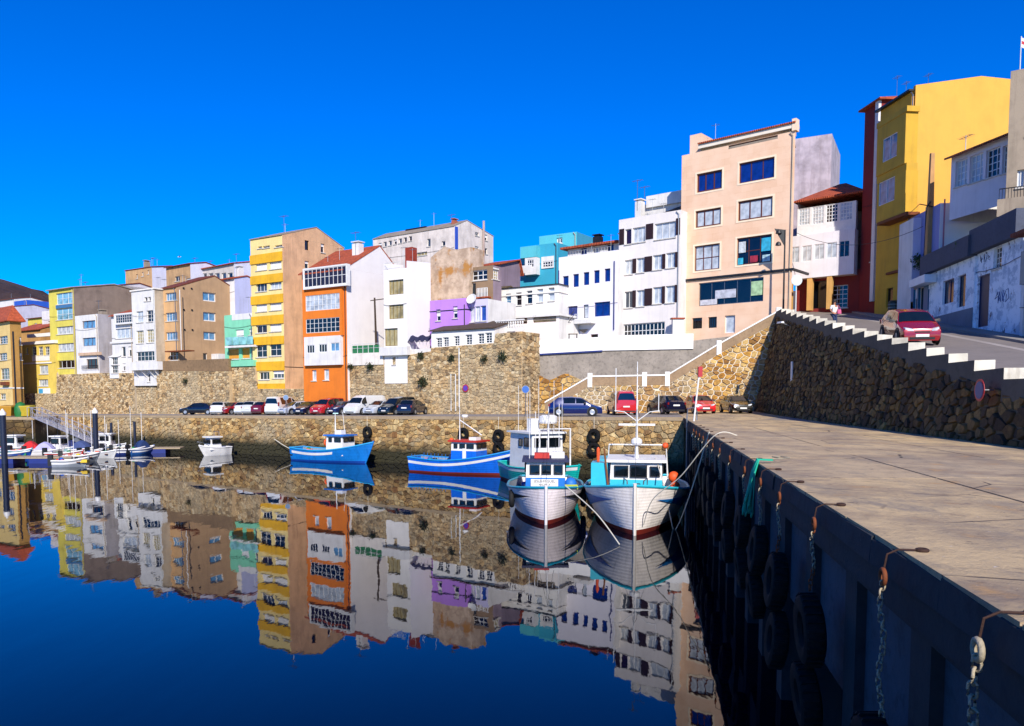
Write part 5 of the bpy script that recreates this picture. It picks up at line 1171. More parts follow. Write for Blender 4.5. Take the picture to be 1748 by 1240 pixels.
def cable(name, p, q, sag, label, r=.02, n=16):
    p, q = Vector(p), Vector(q); o = (p + q) / 2
    pts = [p.lerp(q, k / n) - Vector((0, 0, sag * 4 * (k / n) * (1 - k / n))) - o for k in range(n + 1)]
    ob = MB().tube(pts, r, 5).build(name, M_dark, None, None, o); return tag(ob, label, 'cable')
pt = up.location + Vector((-.9, -.2, ht * .58))
cable('overhead_cable', pt, at(1498, 384, 70), .5, 'upper black cable from the utility pole to the yellow bay window'); cable('overhead_cable', pt - Vector((-.3, 0, 1.6)), at(1360, 398, 73), 1.2, 'long low black cable crossing the front of the gallery house')
def bush(name, label, loc, r, n, col, seed, cat='plant', flat=1.0, stem=True):
    rr = random.Random(seed); root = empty(name, tuple(loc), 0, label, cat); mb = MB()
    for k in range(n):
        d = Vector((rr.gauss(0, 1), rr.gauss(0, 1), rr.gauss(0, 1))).normalized() * r * rr.random() ** .45 * rr.uniform(.6, 1.1); d.y *= flat; d.z += r * .5
        s_ = r * rr.uniform(.10, .2); a = Vector((rr.gauss(0, 1), rr.gauss(0, 1), rr.gauss(0, 1))).normalized(); c2_ = a.orthogonal().normalized(); e = a.cross(c2_)
        mb.add([d - c2_ * s_, d + e * s_ * .5, d + c2_ * s_, d - e * s_ * .5], [(0, 1, 2, 3)], 0)
    lf = mb.build('foliage', paint(col, .7, var=.5), root); lf['kind'] = 'stuff'
    if stem: MB().tube([(0, .1, -.15), (0, .05, r * .4)], [.04, .02], 5).build('stem', M_rust, root)
    return root
bush('potted_bush', 'bushy green plant above the teal shop', at(1571, 455, 59.8), .75, 260, '#2b4a1c', 3); bush('roof_plant', 'small weed growing on the dark blue fascia of the graffiti house', at(1643, 428, 51.5), .5, 160, '#3c5a20', 4)
# plants rooted in the retaining walls
for i, (px, py, r_, l) in enumerate(((722, 655, .75, 'hanging green shrub low on the rubble wall left of the bastion'), (632, 628, .6, 'green caper bush under the white terrace wall'), (598, 626, .45, 'small dark bush at the left end of the terrace wall'), (718, 608, .5, 'dark tuft near the top of the wall under the awning'), (770, 612, .5, 'leftmost dark tuft on the bastion wall'), (826, 613, .45, 'round dark tuft in the middle of the bastion wall'), (858, 610, .6, 'dark ivy patch on the right of the bastion wall'), (316, 650, .5, 'dark ivy patch on the wall below the tan house'))):
    off = -.95 if px > 735 else (-.75 if px < 400 else -.25)
    bush('wall_plant', l, onplane(px, py + 4, R0 - nE * off, nE), r_, 220, '#24300f', 60 + i, flat=.45, stem=True)

# ---- rain pipes, cables, vents and aerials that every one of these fronts carries
rc_ = random.Random(19)
for b in BLDS:
    if b.W < 2.2 or b.H < 4.5 or b.root.name.startswith(('white_block', 'grey_party', 'mottled')): continue
    pm_ = rc_.choice([M_rail, M_steel, M_dark, plaster('#b9a890', .4)])
    if rc_.random() < .7: u = b.W - .18; MB().tube([(u, -.09, rc_.uniform(-.5, 1)), (u, -.09, b.H - .35), (u - .25, -.12, b.H - .05)], .05, 6).build('rain_pipe', pm_, b.root)
    if rc_.random() < .75:
        z = b.H * rc_.uniform(.3, .8); n = 8; MB().tube([(b.W * k / n, -.05 - .02 * (k % 2), z - .18 * math.sin(math.pi * k / n) + rc_.uniform(-.03, .03)) for k in range(n + 1)], .018, 4).build('wall_cable', M_dark, b.root)
    if b.D > 3 and rc_.random() < .8:
        for k in range(rc_.randint(1, 2)):
            x, y = rc_.uniform(.2, .8) * b.W, rc_.uniform(.25, .6) * min(b.D, 6); h = rc_.uniform(1.4, 2.6); zt = b.H + .2; mb = MB(); mb.tube([(x, y, zt - .6), (x, y, zt + h)], .022, 4); mb.tube([(x - .4, y, zt + h - .1), (x + .4, y, zt + h - .15)], .014, 4)
            for q in range(4): mb.tube([(x - .35 + q * .22, y - .25, zt + h - .12), (x - .35 + q * .22, y + .25, zt + h - .12)], .009, 4)
            mb.build('aerial', M_steel, b.root)
    if False:
        u, z = rc_.uniform(.1, .8) * b.W, b.H * rc_.uniform(.35, .75); mb = MB(); mb.box(u, -.32, z, u + .75, -.03, z + .5); mb.lathe([(.2, -.335), (.2, -.325)], 12, M=Matrix.Translation((u + .3, 0, z + .25)) @ Matrix.Rotation(rad(-90), 4, 'X')) if False else None
        mb.build('vent_box', M_frame, b.root)
# ================================================================== CARS
M_rub = paint('#0c0c0d', .8); M_rim = paint('#b9bcc0', .35, .7); M_plate = paint('#e8e8e2', .5); M_lamp = glass('#d8dde2'); M_tail = paint('#7c0f12', .3, 0, .5); M_cglass = glass('#10181c', .04)
M_black = paint('#141416', .6)
TOPS = {
 'hatch': (1.95, [(1.95, .50), (1.88, .68), (1.12, .92), (.42, 1.36), (-.3, 1.43), (-1.2, 1.39), (-1.72, 1.02), (-1.88, .92), (-1.95, .5)], .90, (1.12, .42), (-1.2, -1.72), .82, 1.22, -1.2),
 'sedan': (2.2, [(2.2, .50), (2.12, .68), (1.15, .92), (.45, 1.36), (-.3, 1.41), (-.95, 1.36), (-1.6, 1.0), (-2.1, .95), (-2.2, .5)], .90, (1.15, .45), (-.95, -1.6), .84, 1.38, -1.32),
 'wagon': (2.15, [(2.15, .50), (2.08, .70), (1.2, .94), (.5, 1.40), (-.3, 1.47), (-1.6, 1.44), (-1.98, 1.05), (-2.1, .95), (-2.15, .5)], .92, (1.2, .5), (-1.6, -1.98), .85, 1.34, -1.3),
 'van': (2.35, [(2.35, .55), (2.28, .80), (1.75, 1.10), (1.15, 1.72), (.7, 1.93), (-1.9, 1.95), (-2.25, 1.85), (-2.32, 1.1), (-2.35, .5)], 1.05, (1.75, 1.15), (-2.25, -2.32), .92, 1.5, -1.45),
 'mpv': (2.05, [(2.05, .52), (1.98, .76), (1.35, 1.02), (.7, 1.58), (-.1, 1.74), (-1.6, 1.72), (-1.95, 1.1), (-2.02, 1.0), (-2.05, .5)], 1.0, (1.35, .7), (-1.6, -1.95), .87, 1.28, -1.28)}
WHEEL = {}
def wheel(parent, x, y, r=.31):
    if r not in WHEEL:
        M = Matrix.Rotation(rad(90), 4, 'X')
        t = MB().lathe([(r * .62, -.1), (r * .93, -.1), (r, -.07), (r, .07), (r * .93, .1), (r * .62, .1)], 20, M=M, closed=True).mesh('tyre', M_rub, 40)
        rm = MB().lathe([(r * .62, -.085), (r * .5, -.092), (r * .2, -.075), (.02, -.085)], 20, M=M); rm.lathe([(.02, .085), (r * .2, .075), (r * .5, .092), (r * .62, .085)], 20, M=M)
        for k in range(5):
            a = k * 2 * math.pi / 5; rm.box(r * .2, -.0945, -.03, r * .6, .0945, .03) if k == 0 else None
        WHEEL[r] = (t, rm.mesh('rim', M_rim))
    o = link('wheel', WHEEL[r][0], parent, (x, y, r)); link('rim', WHEEL[r][1], o)
CARM = {}
def car(kind, colour, label, loc, heading, group='cars parked along the harbour', scale=1.0, name='parked_car', pitch=0.0):
    hl, top, belt, ws, rs, hw, fa, ra = TOPS[kind]
    root = empty(name, tuple(loc), heading, label, 'car' if kind != 'van' else 'van', group); root.scale = (scale,) * 3
    if pitch: root.rotation_euler = (0, -pitch, heading)
    tp = prof(top)
    def sec(x):
        e = 1 - .13 * max(0, (abs(x) - hl * .72) / (hl * .28)) ** 2; w = hw * e; zt = tp(x); zb = min(belt, zt - .05)
        rw = w * .97 - max(0, zt - belt) * (.30 if kind == 'van' else .42)
        rw = min(rw, w * .93) if zt < belt + .1 else rw
        return [(0, .2), (w * .9, .2), (w * .985, .34), (w, .56), (w * .97, zb), (rw, zt - .035), (rw * .72, zt), (0, zt + .012)]
    xs = sorted({-hl, hl, *[p[0] for p in top], *[lerp(-hl, hl, k / 22) for k in range(23)]})
    mb = MB(); rings = []
    for x in xs:
        h = sec(x); rings.append([(x, y, z) for y, z in h] + [(x, -y, z) for y, z in h[-2:0:-1]])
    n = len(rings[0]); vv = [p for r in rings for p in r]
    fs = [(i * n + k, (i + 1) * n + k, (i + 1) * n + (k + 1) % n, i * n + (k + 1) % n) for i in range(len(xs) - 1) for k in range(n)]
    fs += [list(range(n)), [(len(xs) - 1) * n + k for k in range(n)][::-1]]
    mb.add(vv, fs); mb.build('body', paint(colour, .22, .15, .9, .05), root, 38)
    def sp(x, idx):
        y, z = sec(x)[idx]; return Vector((x, y, z))
    # glass
    for s_ in (1, -1):
        rng_ = [(ws[0] - .35, .05), (0, -.85)] if kind != 'van' else [(1.5, .75)]
        if kind in ('mpv', 'wagon'): rng_.append((-.92, -1.55))
        if kind == 'van' and colour != '#e6e6e4': rng_ += [(.6, -.5), (-.6, -1.7)]
        for xa, xb in rng_:
            g = MB(); N = 5; a_, b_ = [], []
            for k in range(N + 1):
                x = lerp(xa, xb, k / N); p4, p5 = sp(x, 4), sp(x, 5)
                zt = tp(x); f1 = .90 if zt > belt + .18 else .3
                for lst, f in ((a_, .08), (b_, f1)):
                    p = p4.lerp(p5, f); lst.append((p.x, s_ * (p.y + .008), p.z + .002))
            vv = a_ + b_; g.add(vv, [(k, k + 1, N + 1 + k + 1, N + 1 + k) for k in range(N)]); g.build('side_window', M_cglass, root)
    for nm, (xa, xb), off in (('windscreen', ws, 1), ('rear_window', rs, -1)):
        g = MB(); rows = []
        for f in (.08, .35, .65, .92):
            x = lerp(xa, xb, f); h = sec(x); nrm = Vector((off * .5, 0, .85)) * .014
            if kind == 'van' and off < 0: nrm = Vector((-.02, 0, 0)); x = lerp(-2.255, -2.315, f)
            zz = tp(x)
            rows.append([(x + nrm.x, y * h[5][0] * .96, zz - (.035 if abs(y) > .99 else (0 if abs(y) > .5 else -.012)) + nrm.z) for y in (-1, -.72, 0, .72, 1)])
        g.add([p for r in rows for p in r], [(i * 5 + k, i * 5 + k + 1, (i + 1) * 5 + k + 1, (i + 1) * 5 + k) for i in range(3) for k in range(4)]); g.build(nm, M_cglass, root)
    # wheels, arches, lamps, plates, mirrors
    for x in (fa, ra):
        for s_ in (1, -1):
            wheel(root, x, s_ * (hw - .065), .31 if kind != 'van' else .34)
            M = Matrix.Translation((x, s_ * (hw - .006), .33)) @ Matrix.Rotation(rad(90), 4, 'X'); MB().lathe([(.385, -.012), (.385, .012)], 20, M=M).build('wheel_arch', M_black, root)
    for s_ in (1, -1):
        MB().hexa([(hl * .955, s_ * hw * .42, .60), (hl * 1.0, s_ * hw * .42, .60), (hl * .965, s_ * hw * .80, .62), (hl * .87, s_ * hw * .84, .62)], [(hl * .93, s_ * hw * .46, .70), (hl * .985, s_ * hw * .46, .68), (hl * .945, s_ * hw * .80, .74), (hl * .86, s_ * hw * .85, .76)]).build('headlight', M_lamp, root)
        zt_ = .72 if kind != 'van' else .95
        MB().box(-hl * 1.004, s_ * hw * .84 - .09, zt_, -hl * .94, s_ * hw * .84 + .02, zt_ + (.18 if kind != 'van' else .4)).build('tail_light', M_tail, root)
        MB().hexa([(ws[0] - .52, s_ * hw * .97, belt + .02), (ws[0] - .34, s_ * hw * .97, belt + .02), (ws[0] - .36, s_ * (hw + .2), belt + .03), (ws[0] - .48, s_ * (hw + .2), belt + .03)], [(ws[0] - .52, s_ * hw * .97, belt + .12), (ws[0] - .38, s_ * hw * .97, belt + .12), (ws[0] - .38, s_ * (hw + .19), belt + .15), (ws[0] - .48, s_ * (hw + .19), belt + .15)]).build('mirror', M_black, root)
    MB().box(hl - .02, -.26, .36, hl + .025, .26, .47).build('number_plate', M_plate, root); MB().box(-hl - .025, -.26, .62, -hl + .03, .26, .73).build('number_plate', M_plate, root)
    MB().box(hl * .97, -hw * .6, .25, hl + .012, hw * .6, .35).build('grille', M_black, root); MB().box(hl * .96, -hw * .36, .52, hl * .996, hw * .36, .585).build('grille', M_black, root)
    MB().box(-hl - .012, -hw * .8, .25, -hl * .97, hw * .8, .36).build('bumper', M_black, root)
    return root
hdg = lambda v: math.atan2(v[1], v[0])
base_h = hdg(nE)
def rowpos(px, off):
    p = onplane(px, HOR, R0 + nE * off, nE); return (p.x, p.y, zq(p.x, p.y) + .004)
for kind, col, px, off, dh, lb in (
    ('sedan', '#0b0f1e', 341, 3.6, -62, 'navy saloon at the left end of the parked row, nose to the left'),
    ('wagon', '#e8e6e4', 382, 3.0, -150, 'white estate car second in the parked row beside the navy saloon'),
    ('hatch', '#8e1216', 402, 2.6, 0, 'dark red car nose showing between two white cars'),
    ('hatch', '#e4e4e4', 421, 3.0, -150, 'white hatchback right of the dark red car nose'),
    ('wagon', '#dcdcda', 441, 2.6, -165, 'white estate tail squeezed beside the wine red hatchback'),
    ('hatch', '#6e0f16', 457, 2.8, -170, 'wine red hatchback tail beside the white minibus'),
    ('van', '#e6e6e2', 482, 2.9, -160, 'white windowed minibus in the parked row below the yellow tower'),
    ('hatch', '#b6bac4', 507, 3.3, -8, 'silver hatchback nose out in front of the white minibus'),
    ('hatch', '#181733', 531, 3.3, 4, 'midnight violet hatchback nose out left of the bright red car'),
    ('mpv', '#b3141a', 561, 3.2, 6, 'bright red car nose out below the orange house'),
    ('hatch', '#1a2350', 588, 2.4, 0, 'dark blue car half hidden between the red car and the white delivery van'),
    ('van', '#e6e6e4', 624, 3.3, 2, 'white panel delivery van nose out below the rubble wall'),
    ('hatch', '#c4c8ce', 652, 3.3, 0, 'silver hatchback between the white delivery van and the dark people carrier'),
    ('mpv', '#101a24', 680, 3.3, -2, 'dark people carrier second from the right end of the left parked row'),
    ('hatch', '#14142c', 704, 3.2, 196, 'dark blue hatchback backed in at the right end of the left parked row')):
    car(kind, col, lb, rowpos(px, off), base_h + rad(dh))
def gp(px, Y): p = at(px, HOR, Y); return (p.x, Y, zq(p.x, Y) + .016)
car('hatch', '#061a58', 'royal blue hatchback parked side-on left of the red van', gp(982, 61.5), rad(-4), scale=1.06)
car('van', '#c01f1c', 'red van with dark rear window seen from behind', gp(1061, 64.5), rad(92), scale=.98)
car('hatch', '#10122a', 'black hatchback seen from behind right of the red van', gp(1136, 64.2), rad(104), scale=1.05)
car('hatch', '#c4161a', 'bright red small car facing the camera below the stairs', gp(1194, 64.2), rad(-88), scale=1.05)
car('sedan', '#15130f', 'black saloon facing the camera beside the foot of the ramp wall', gp(1256, 63.5), rad(-90), scale=1.0)
Yc = 41.0; pc = at(1547, HOR, Yc)
car('hatch', '#8c0c12', 'dark red hatchback driving down the ramp', (pc.x, Yc, zroad(Yc) + .01), rad(-101), group='cars on the ramp', scale=1.16, name='moving_car', pitch=-math.atan(.152) * .93)

# ================================================================== BOATS
M_rope = paint('#cfc8b6', .9); M_wood = paint('#7a4a22', .7); M_boot = paint('#6b1c10', .6); M_orange = paint('#e2531c', .6); M_bcab = paint('#eceae6', .4)
M_bglass = glass('#0d1418')
def hull_mat(hexc, plank=0.3):
    key = ('hull', hexc)
    if key in MATS: return MATS[key]
    c = lin(hexc); m, nt, b = newmat('hull_' + hexc.strip('#')); v = coords(nt)
    col = mixc(nt, ramp(nt, noise(nt, coords(nt, (1, 1, .3)), 2.2, 7, .7), .48, .75), c, dark(c, .62)); nt.links.new(col, b.inputs['Base Color']); b.inputs['Roughness'].default_value = .35
    w = nn(nt, 'ShaderNodeTexWave', Scale=2.4, Distortion=.6); w.bands_direction = 'Z'; nt.links.new(v, w.inputs[0]); bump(nt, b, w.outputs[1], plank, .03)
    MATS[key] = m; return m
class Hull:
    def __init__(s, root, L, B, zb, zm, zs, draft, mats, stern=.7, boot=.16, s_lo=.5, s_hi=.25, rake=.9, bul=.45, full=2.3):
        s.L, s.B, s.zb, s.zm, s.zs, s.draft, s.stern, s.rake, s.full = L, B, zb, zm, zs, draft, stern, rake, full; s.root = root
        T = [k / 26 for k in range(27)]; T = [t ** .85 for t in T]; s.T = T
        rows = []
        for t in T:
            sh = s.sheer(t); boot_ = min(boot * (1 + .5 * t), sh * .5)
            zl = [-draft, -draft * .5, 0.0, boot_, lerp(boot_, sh - s_lo, .33), lerp(boot_, sh - s_lo, .66), sh - s_lo, sh - s_hi, sh]
            rows.append([s.pt(t, z, 1) for z in zl])
        nz = 9; mi = [0, 0, 0, 1, 1, 1, 2, 3]; mb = MB()
        for sd in (1, -1):
            vv = [Vector((p.x, p.y * sd, p.z)) for r in rows for p in r]
            for j in range(nz - 1):
                fs = [(i * nz + j, (i + 1) * nz + j, (i + 1) * nz + j + 1, i * nz + j + 1) for i in range(len(T) - 1)]
                if sd < 0: fs = [f[::-1] for f in fs]
                mb.add(vv, fs, mi[j])
        r0 = rows[0]; tr = [p for p in r0] + [Vector((p.x, -p.y, p.z)) for p in r0[::-1]]
        mb.add(tr, [list(range(len(tr)))], 1)
        h = mb.build('hull', mats, root, 50); me = h.data
        bm = bmesh.new(); bm.from_mesh(me); bmesh.ops.remove_doubles(bm, verts=bm.verts, dist=.0005); bm.to_mesh(me); bm.free(); me.set_sharp_from_angle(angle=rad(50))
        # bulwark inside, deck
        d = MB()
        for sd in (1, -1):
            vv = []
            for t in T:
                p = s.pt(t, s.sheer(t), sd); q = s.pt(t, s.sheer(t) - bul, sd); y = max(abs(p.y) - .07, 0) * sd; y2 = max(abs(q.y) - .07, 0) * sd; vv += [(p.x - .08 * t, y, p.z), (q.x - .08 * t, y2, q.z)]
            d.add(vv, [(2 * i, 2 * i + 1, 2 * i + 3, 2 * i + 2) for i in range(len(T) - 1)])
        vv = []
        for t in T:
            p = s.pt(t, s.sheer(t) - bul, 1); y = max(abs(p.y) - .072, 0); vv += [(p.x - .08 * t, y, p.z), (p.x - .08 * t, -y, p.z)]
        d.add(vv, [(2 * i, 2 * i + 1, 2 * i + 3, 2 * i + 2) for i in range(len(T) - 1)], 0); d.build('deck', mats[4], root)
        s.bul = bul
        cap = MB()
        for sd in (1, -1):
            pts = [s.pt(t, s.sheer(t), sd) + Vector((0, -.02 * sd, .02)) for t in T]; cap.tube(pts, .065, 6)
        pts = [s.pt(0, s.sheer(0), 1) + Vector((0, 0, .02)), s.pt(0, s.sheer(0), -1) + Vector((0, 0, .02))]; cap.tube(pts, .065, 6)
        cap.build('gunwale', mats[5], root, 50)
        stem = MB(); stem.tube([s.pt(1, z, 1) for z in (-draft, -draft * .4, 0, boot, lerp(boot, s.sheer(1), .5), s.sheer(1) + .1)], [.05, .06, .065, .07, .075, .08], 6); stem.build('stem_post', mats[6] if len(mats) > 6 else mats[1], root)
    def sheer(s, t):
        tm = .35
        return s.zm + (s.zs - s.zm) * ((tm - t) / tm) ** 2 if t < tm else s.zm + (s.zb - s.zm) * ((t - tm) / (1 - tm)) ** 1.8
    def bd(s, t):
        e = min(t / .35, 1); e = e * e * (3 - 2 * e)
        a = s.stern + (1 - s.stern) * e
        return s.B / 2 * a * (1 if t < .35 else max(0, 1 - ((t - .35) / .65) ** s.full) ** .8)
    def pt(s, t, z, sd):
        f = (z + s.draft) / (s.sheer(t) + s.draft); f = min(max(f, 0), 1)
        k = .24 + .42 * max(0, (t - .35) / .65) ** 1.3
        y = s.bd(t) * f ** k
        return Vector((-s.L / 2 + t * (s.L - s.rake * (1 - f)), y * sd, z))
def cabin(root, x0, x1, w, z0, z1, mat, wins, roofm, lowm=None, zl=None, taper=.06, roof_over=.15, name='wheelhouse'):
    """wheelhouse box; wins = list of (face, a0, a1, z0, z1); faces F front, P port(+y), S starboard(-y), A aft"""
    t = taper; mb = MB(); zl = zl or z0
    b4 = [(x0, -w, z0), (x1, -w, z0), (x1, w, z0), (x0, w, z0)]; f_ = (zl - z0) / (z1 - z0)
    def lv(f): return [(x0 + t * f, -w + t * f, lerp(z0, z1, f)), (x1 - t * f, -w + t * f, lerp(z0, z1, f)), (x1 - t * f, w - t * f, lerp(z0, z1, f)), (x0 + t * f, w - t * f, lerp(z0, z1, f))]
    if zl > z0: mb.hexa(lv(0), lv(f_), 1)
    mb.hexa(lv(f_), lv(1), 0); mb.build(name, [mat, lowm or mat], root)
    MB().box(x0 - roof_over, -w - roof_over, z1 + .002, x1 + roof_over, w + roof_over, z1 + .12).build('cabin_roof', roofm, root)
    for face, a0, a1, za, zb in wins:
        e = .012; ww, hh = a1 - a0, zb - za
        fr_ = MB(); fw = .045
        for bx in ((0, 0, fw, hh), (ww - fw, 0, ww, hh), (fw, 0, ww - fw, fw), (fw, hh - fw, ww - fw, hh)): fr_.box(bx[0], -.035, bx[1], bx[2], .05, bx[3])
        if face == 'F': loc, ang = (x1 + e, a0, za), rad(90)
        elif face == 'A': loc, ang = (x0 - e, a1, za), rad(-90)
        elif face == 'P': loc, ang = (a1, w + e, za), rad(180)
        else: loc, ang = (a0, -w - e, za), 0
        o = fr_.build('window', M_dark, root, None, loc, ang); MB().box(.02, -.012, .02, ww - .02, .05, hh - .02).build('pane', M_bglass, o)
def ball(root, name, p, r, mat, n=10): return MB().lathe([(r * math.sin(math.pi * k / 8) + .001, -r * math.cos(math.pi * k / 8)) for k in range(9)], n, M=Matrix.Translation(p)).build(name, mat, root, 60)
def ring(root, name, p, R, r, mat, rot=None, n=20):
    M = Matrix.Translation(p) @ (rot or Matrix()); prof_ = [(R + r * math.cos(2 * math.pi * k / 8), r * math.sin(2 * math.pi * k / 8)) for k in range(8)]
    return MB().lathe(prof_, n, M=M, closed=True).build(name, mat, root, 60)
def pole_(root, name, pts, r, mat, n=6): return MB().tube(pts, r, n).build(name, mat, root)
def junk(root, hull, xa, xb, z, seed, n, cols):
    r = random.Random(seed)
    for k in range(n):
        x = r.uniform(xa, xb); t = (x + hull.L / 2) / hull.L; y = r.uniform(-1, 1) * max(hull.bd(t) - .4, .1); s_ = r.uniform(.12, .3); kind = r.random(); m = paint(r.choice(cols), .6)
        if kind < .45:
            cr = MB(); h = s_ * .9; w_ = s_ * 1.3
            for (a, b_, c, d) in ((-w_, -s_, w_, -s_ + .04), (-w_, s_ - .04, w_, s_), (-w_, -s_ + .04, -w_ + .04, s_ - .04), (w_ - .04, -s_ + .04, w_, s_ - .04)): cr.box(x + a, y + b_, z, x + c, y + d, z + h)
            cr.box(x - w_, y - s_, z + .01, x + w_, y + s_, z + .04); cr.build('fish_crate', m, root)
        elif kind < .75: ball(root, 'buoy', (x, y, z + s_ * .8), s_ * .75, m)
        else:
            cc = MB()
            for q in range(4): cc.tube([(x + s_ * (1 - .1 * q) * math.cos(a * .52), y + s_ * (1 - .1 * q) * math.sin(a * .52), z + .05 + q * .07) for a in range(12)], .04, 5, closed=True)
            cc.build('rope_coil', m, root)
BCOL = ['#e2531c', '#1f7d48', '#c9c4b4', '#2458b0', '#d9b62c', '#8c1d1a', '#26282c']
def boat(name, label, cat, bow, stern_, z=0):
    bow, stern_ = Vector(bow), Vector(stern_); c = (bow + stern_) / 2; d = bow - stern_
    return empty(name, (c.x, c.y, 0), hdg(d), label, cat), d.length
# --- cyan and white boat, bow to the camera
dv = Vector((-.165, -.986, 0)).normalized(); bw = atz(1083, 918, 0); bw = Vector((bw.x, bw.y, 0)) - dv * .0
rt, L = boat('fishing_boat', 'large white wooden fishing boat with cyan gunwale, bow to the camera beside the quay', 'boat', bw, bw - dv * 11.0)
cy = paint('#2cb4c8', .4); wh = hull_mat('#f0e8e2', .14)
H = Hull(rt, 11.0, 4.95, 2.12, 1.45, 1.5, .9, [M_boot, wh, wh, wh, paint('#8f9a9c', .7), cy, paint('#efe8de', .4)], boot=.15, rake=.7, bul=.55, full=3.3)
def flash(hull, t0, t1, za, zb, mat, name='hull_flash', n=20):
    """painted flash on both bows, following the planking"""
    for sd in (1, -1):
        a_, b_ = [], []
        TT = [t for t in hull.T if t0 <= t <= t1]; n = len(TT) - 1
        for k in range(n + 1):
            t = TT[k]; sh = hull.sheer(t); c_ = (1 - k / n)
            for lst, z in ((a_, sh - lerp((za + zb) / 2, zb, c_)), (b_, sh - lerp((za + zb) / 2, za, c_))):
                p = hull.pt(t, z, sd); p2 = hull.pt(t + .01, z, sd) - hull.pt(t - .01, z, sd); nn_ = Vector((abs(p2.y), abs(p2.x) * sd, 0)).normalized(); lst.append(p + nn_ * .05)
        f = [(k, k + 1, n + 1 + k + 1, n + 1 + k) for k in range(n)]; mb = MB(); mb.add(a_ + b_, f if sd < 0 else [x[::-1] for x in f]); mb.build(name, mat, hull.root)
flash(H, .56, .965, .22, .86, paint('#1565a8', .4))
cabin(rt, -1.8, 1.4, 1.22, .9, 2.75, M_bcab, [('F', -1.0, -.35, 2.08, 2.6), ('F', -.28, .5, 2.05, 2.62), ('F', .62, 1.08, 2.1, 2.58), ('P', -1.2, -.3, 2.05, 2.6), ('S', -1.2, -.3, 2.05, 2.6)], M_bcab, cy, 1.95)
MB().box(-4.6, -2.0, .9, -1.9, -1.35, 2.6).build('side_casing', cy, rt); MB().box(.2, -2.05, 1.0, 1.6, -1.3, 2.72).build('net_locker', cy, rt)
pole_(rt, 'mast', [(.2, 0, 2.8), (.2, 0, 3.5), (.2, 0, 5.3), (.15, 0, 7.4)], [.11, .06, .035, .018], M_bcab); MB().box(.13, -.85, 4.4, .27, .85, 4.49).build('radar_scanner', M_bcab, rt); MB().lathe([(.2, 3.5), (.26, 3.58), (.26, 3.72), (.14, 3.82)], 14, M=Matrix.Translation((.2, 0, 0))).build('radar_dome', M_bcab, rt)
for sd in (1, -1):
    pole_(rt, 'mast_stay', [(.2, 0, 4.6), (.2, .6 * sd, 5.05), (.2, 1.05 * sd, 5.1)], .022, M_bcab); pole_(rt, 'antenna', [(.2, 1.0 * sd, 5.05), (.2, 1.0 * sd, 7.1 if sd < 0 else 5.9)], .02, M_bcab)
for k, (x, y, z, r) in enumerate(((-.2, 1.75, 1.95, .27), (.3, 1.8, 1.55, .25), (.9, 1.72, 1.5, .2), (.9, -2.0, 1.55, .22), (-2.4, 1.4, 3.3, .16))): ball(rt, 'orange_buoy', (x, y, z), r, M_orange)
pole_(rt, 'fender_pole', [(1.7, -1.2, 1.1), (1.7, -1.45, 3.4)], .05, M_wood); MB().lathe([(.02, 0), (.07, .04), (.08, .6), (.03, .7)], 10, M=Matrix.Translation((1.2, -1.75, 2.72))).build('orange_float', M_orange, rt)
MB().lathe([(.16, 0), (.2, .3), (.1, .5)], 10, M=Matrix.Translation((3.4, .1, 1.5))).build('winch', M_dark, rt); MB().box(3.2, -.7, 1.35, 3.6, .7, 1.6).build('winch_frame', M_bcab, rt)
for sd in (1, -1): MB().tube([(4.2, .3 * sd, 1.5), (4.2, .35 * sd, 2.2), (3.6, .5 * sd, 2.25), (3.6, .5 * sd, 1.5)], .03, 5).build('guard_rail', M_steel, rt)
junk(rt, H, -4.8, 0, 1.0, 7, 14, BCOL); junk(rt, H, 1.7, 4.0, 1.15, 8, 7, BCOL)
def rig(root, pts_list, r=.008):
    for a_, b_ in pts_list: MB().tube([a_, b_], r, 4).build('stay', M_dark, root)
rig(rt, [((.2, 0, 5.2), (5.1, 0, 2.1)), ((.2, 0, 5.2), (-5.2, 1.2, 1.6)), ((.2, 0, 5.2), (-5.2, -1.2, 1.6)), ((.2, 0, 6.9), (-5.0, 0, 2.6))]); pole_(rt, 'stern_gantry', [(-4.6, -1.6, 1.4), (-4.6, -1.5, 3.2), (-4.6, 1.5, 3.2), (-4.6, 1.6, 1.4)], .05, M_bcab)
A_bow = rt.matrix_basis @ Vector((5.2, 0, 2.1))
# --- white boat with blue cabin
dv2 = Vector((-.035, -1, 0)).normalized(); bw = atz(932, 899, 0); bw = Vector((bw.x, bw.y, 0))
rt, L = boat('fishing_boat', 'white fishing boat with blue cabin and name board, bow to the camera', 'boat', bw, bw - dv2 * 9.4)
wh2 = hull_mat('#ece0e0', .15); bl = paint('#0f6cc0', .4); tl = paint('#1d8fa8', .4)
H = Hull(rt, 9.4, 3.85, 1.72, 1.3, 1.3, .8, [M_boot, wh2, wh2, wh2, paint('#7f8890', .7), tl, paint('#efeaea', .4)], boot=.14, rake=.6, bul=.5, full=3.3)
flash(H, .58, .955, .18, .62, M_dark)
cabin(rt, -1.9, .9, 1.0, .8, 2.55, M_bcab, [('F', -.78, -.28, 1.95, 2.42), ('F', -.2, .28, 1.95, 2.42), ('F', .4, .85, 1.95, 2.42), ('P', -1.0, -.2, 1.95, 2.4), ('S', -1.0, -.2, 1.95, 2.4)], paint('#182046', .6), bl, 1.78)
nb = MB().box(.955, -.72, 1.36, .985, .62, 1.72).build('name_board', paint('#e9e7e2', .5), rt)
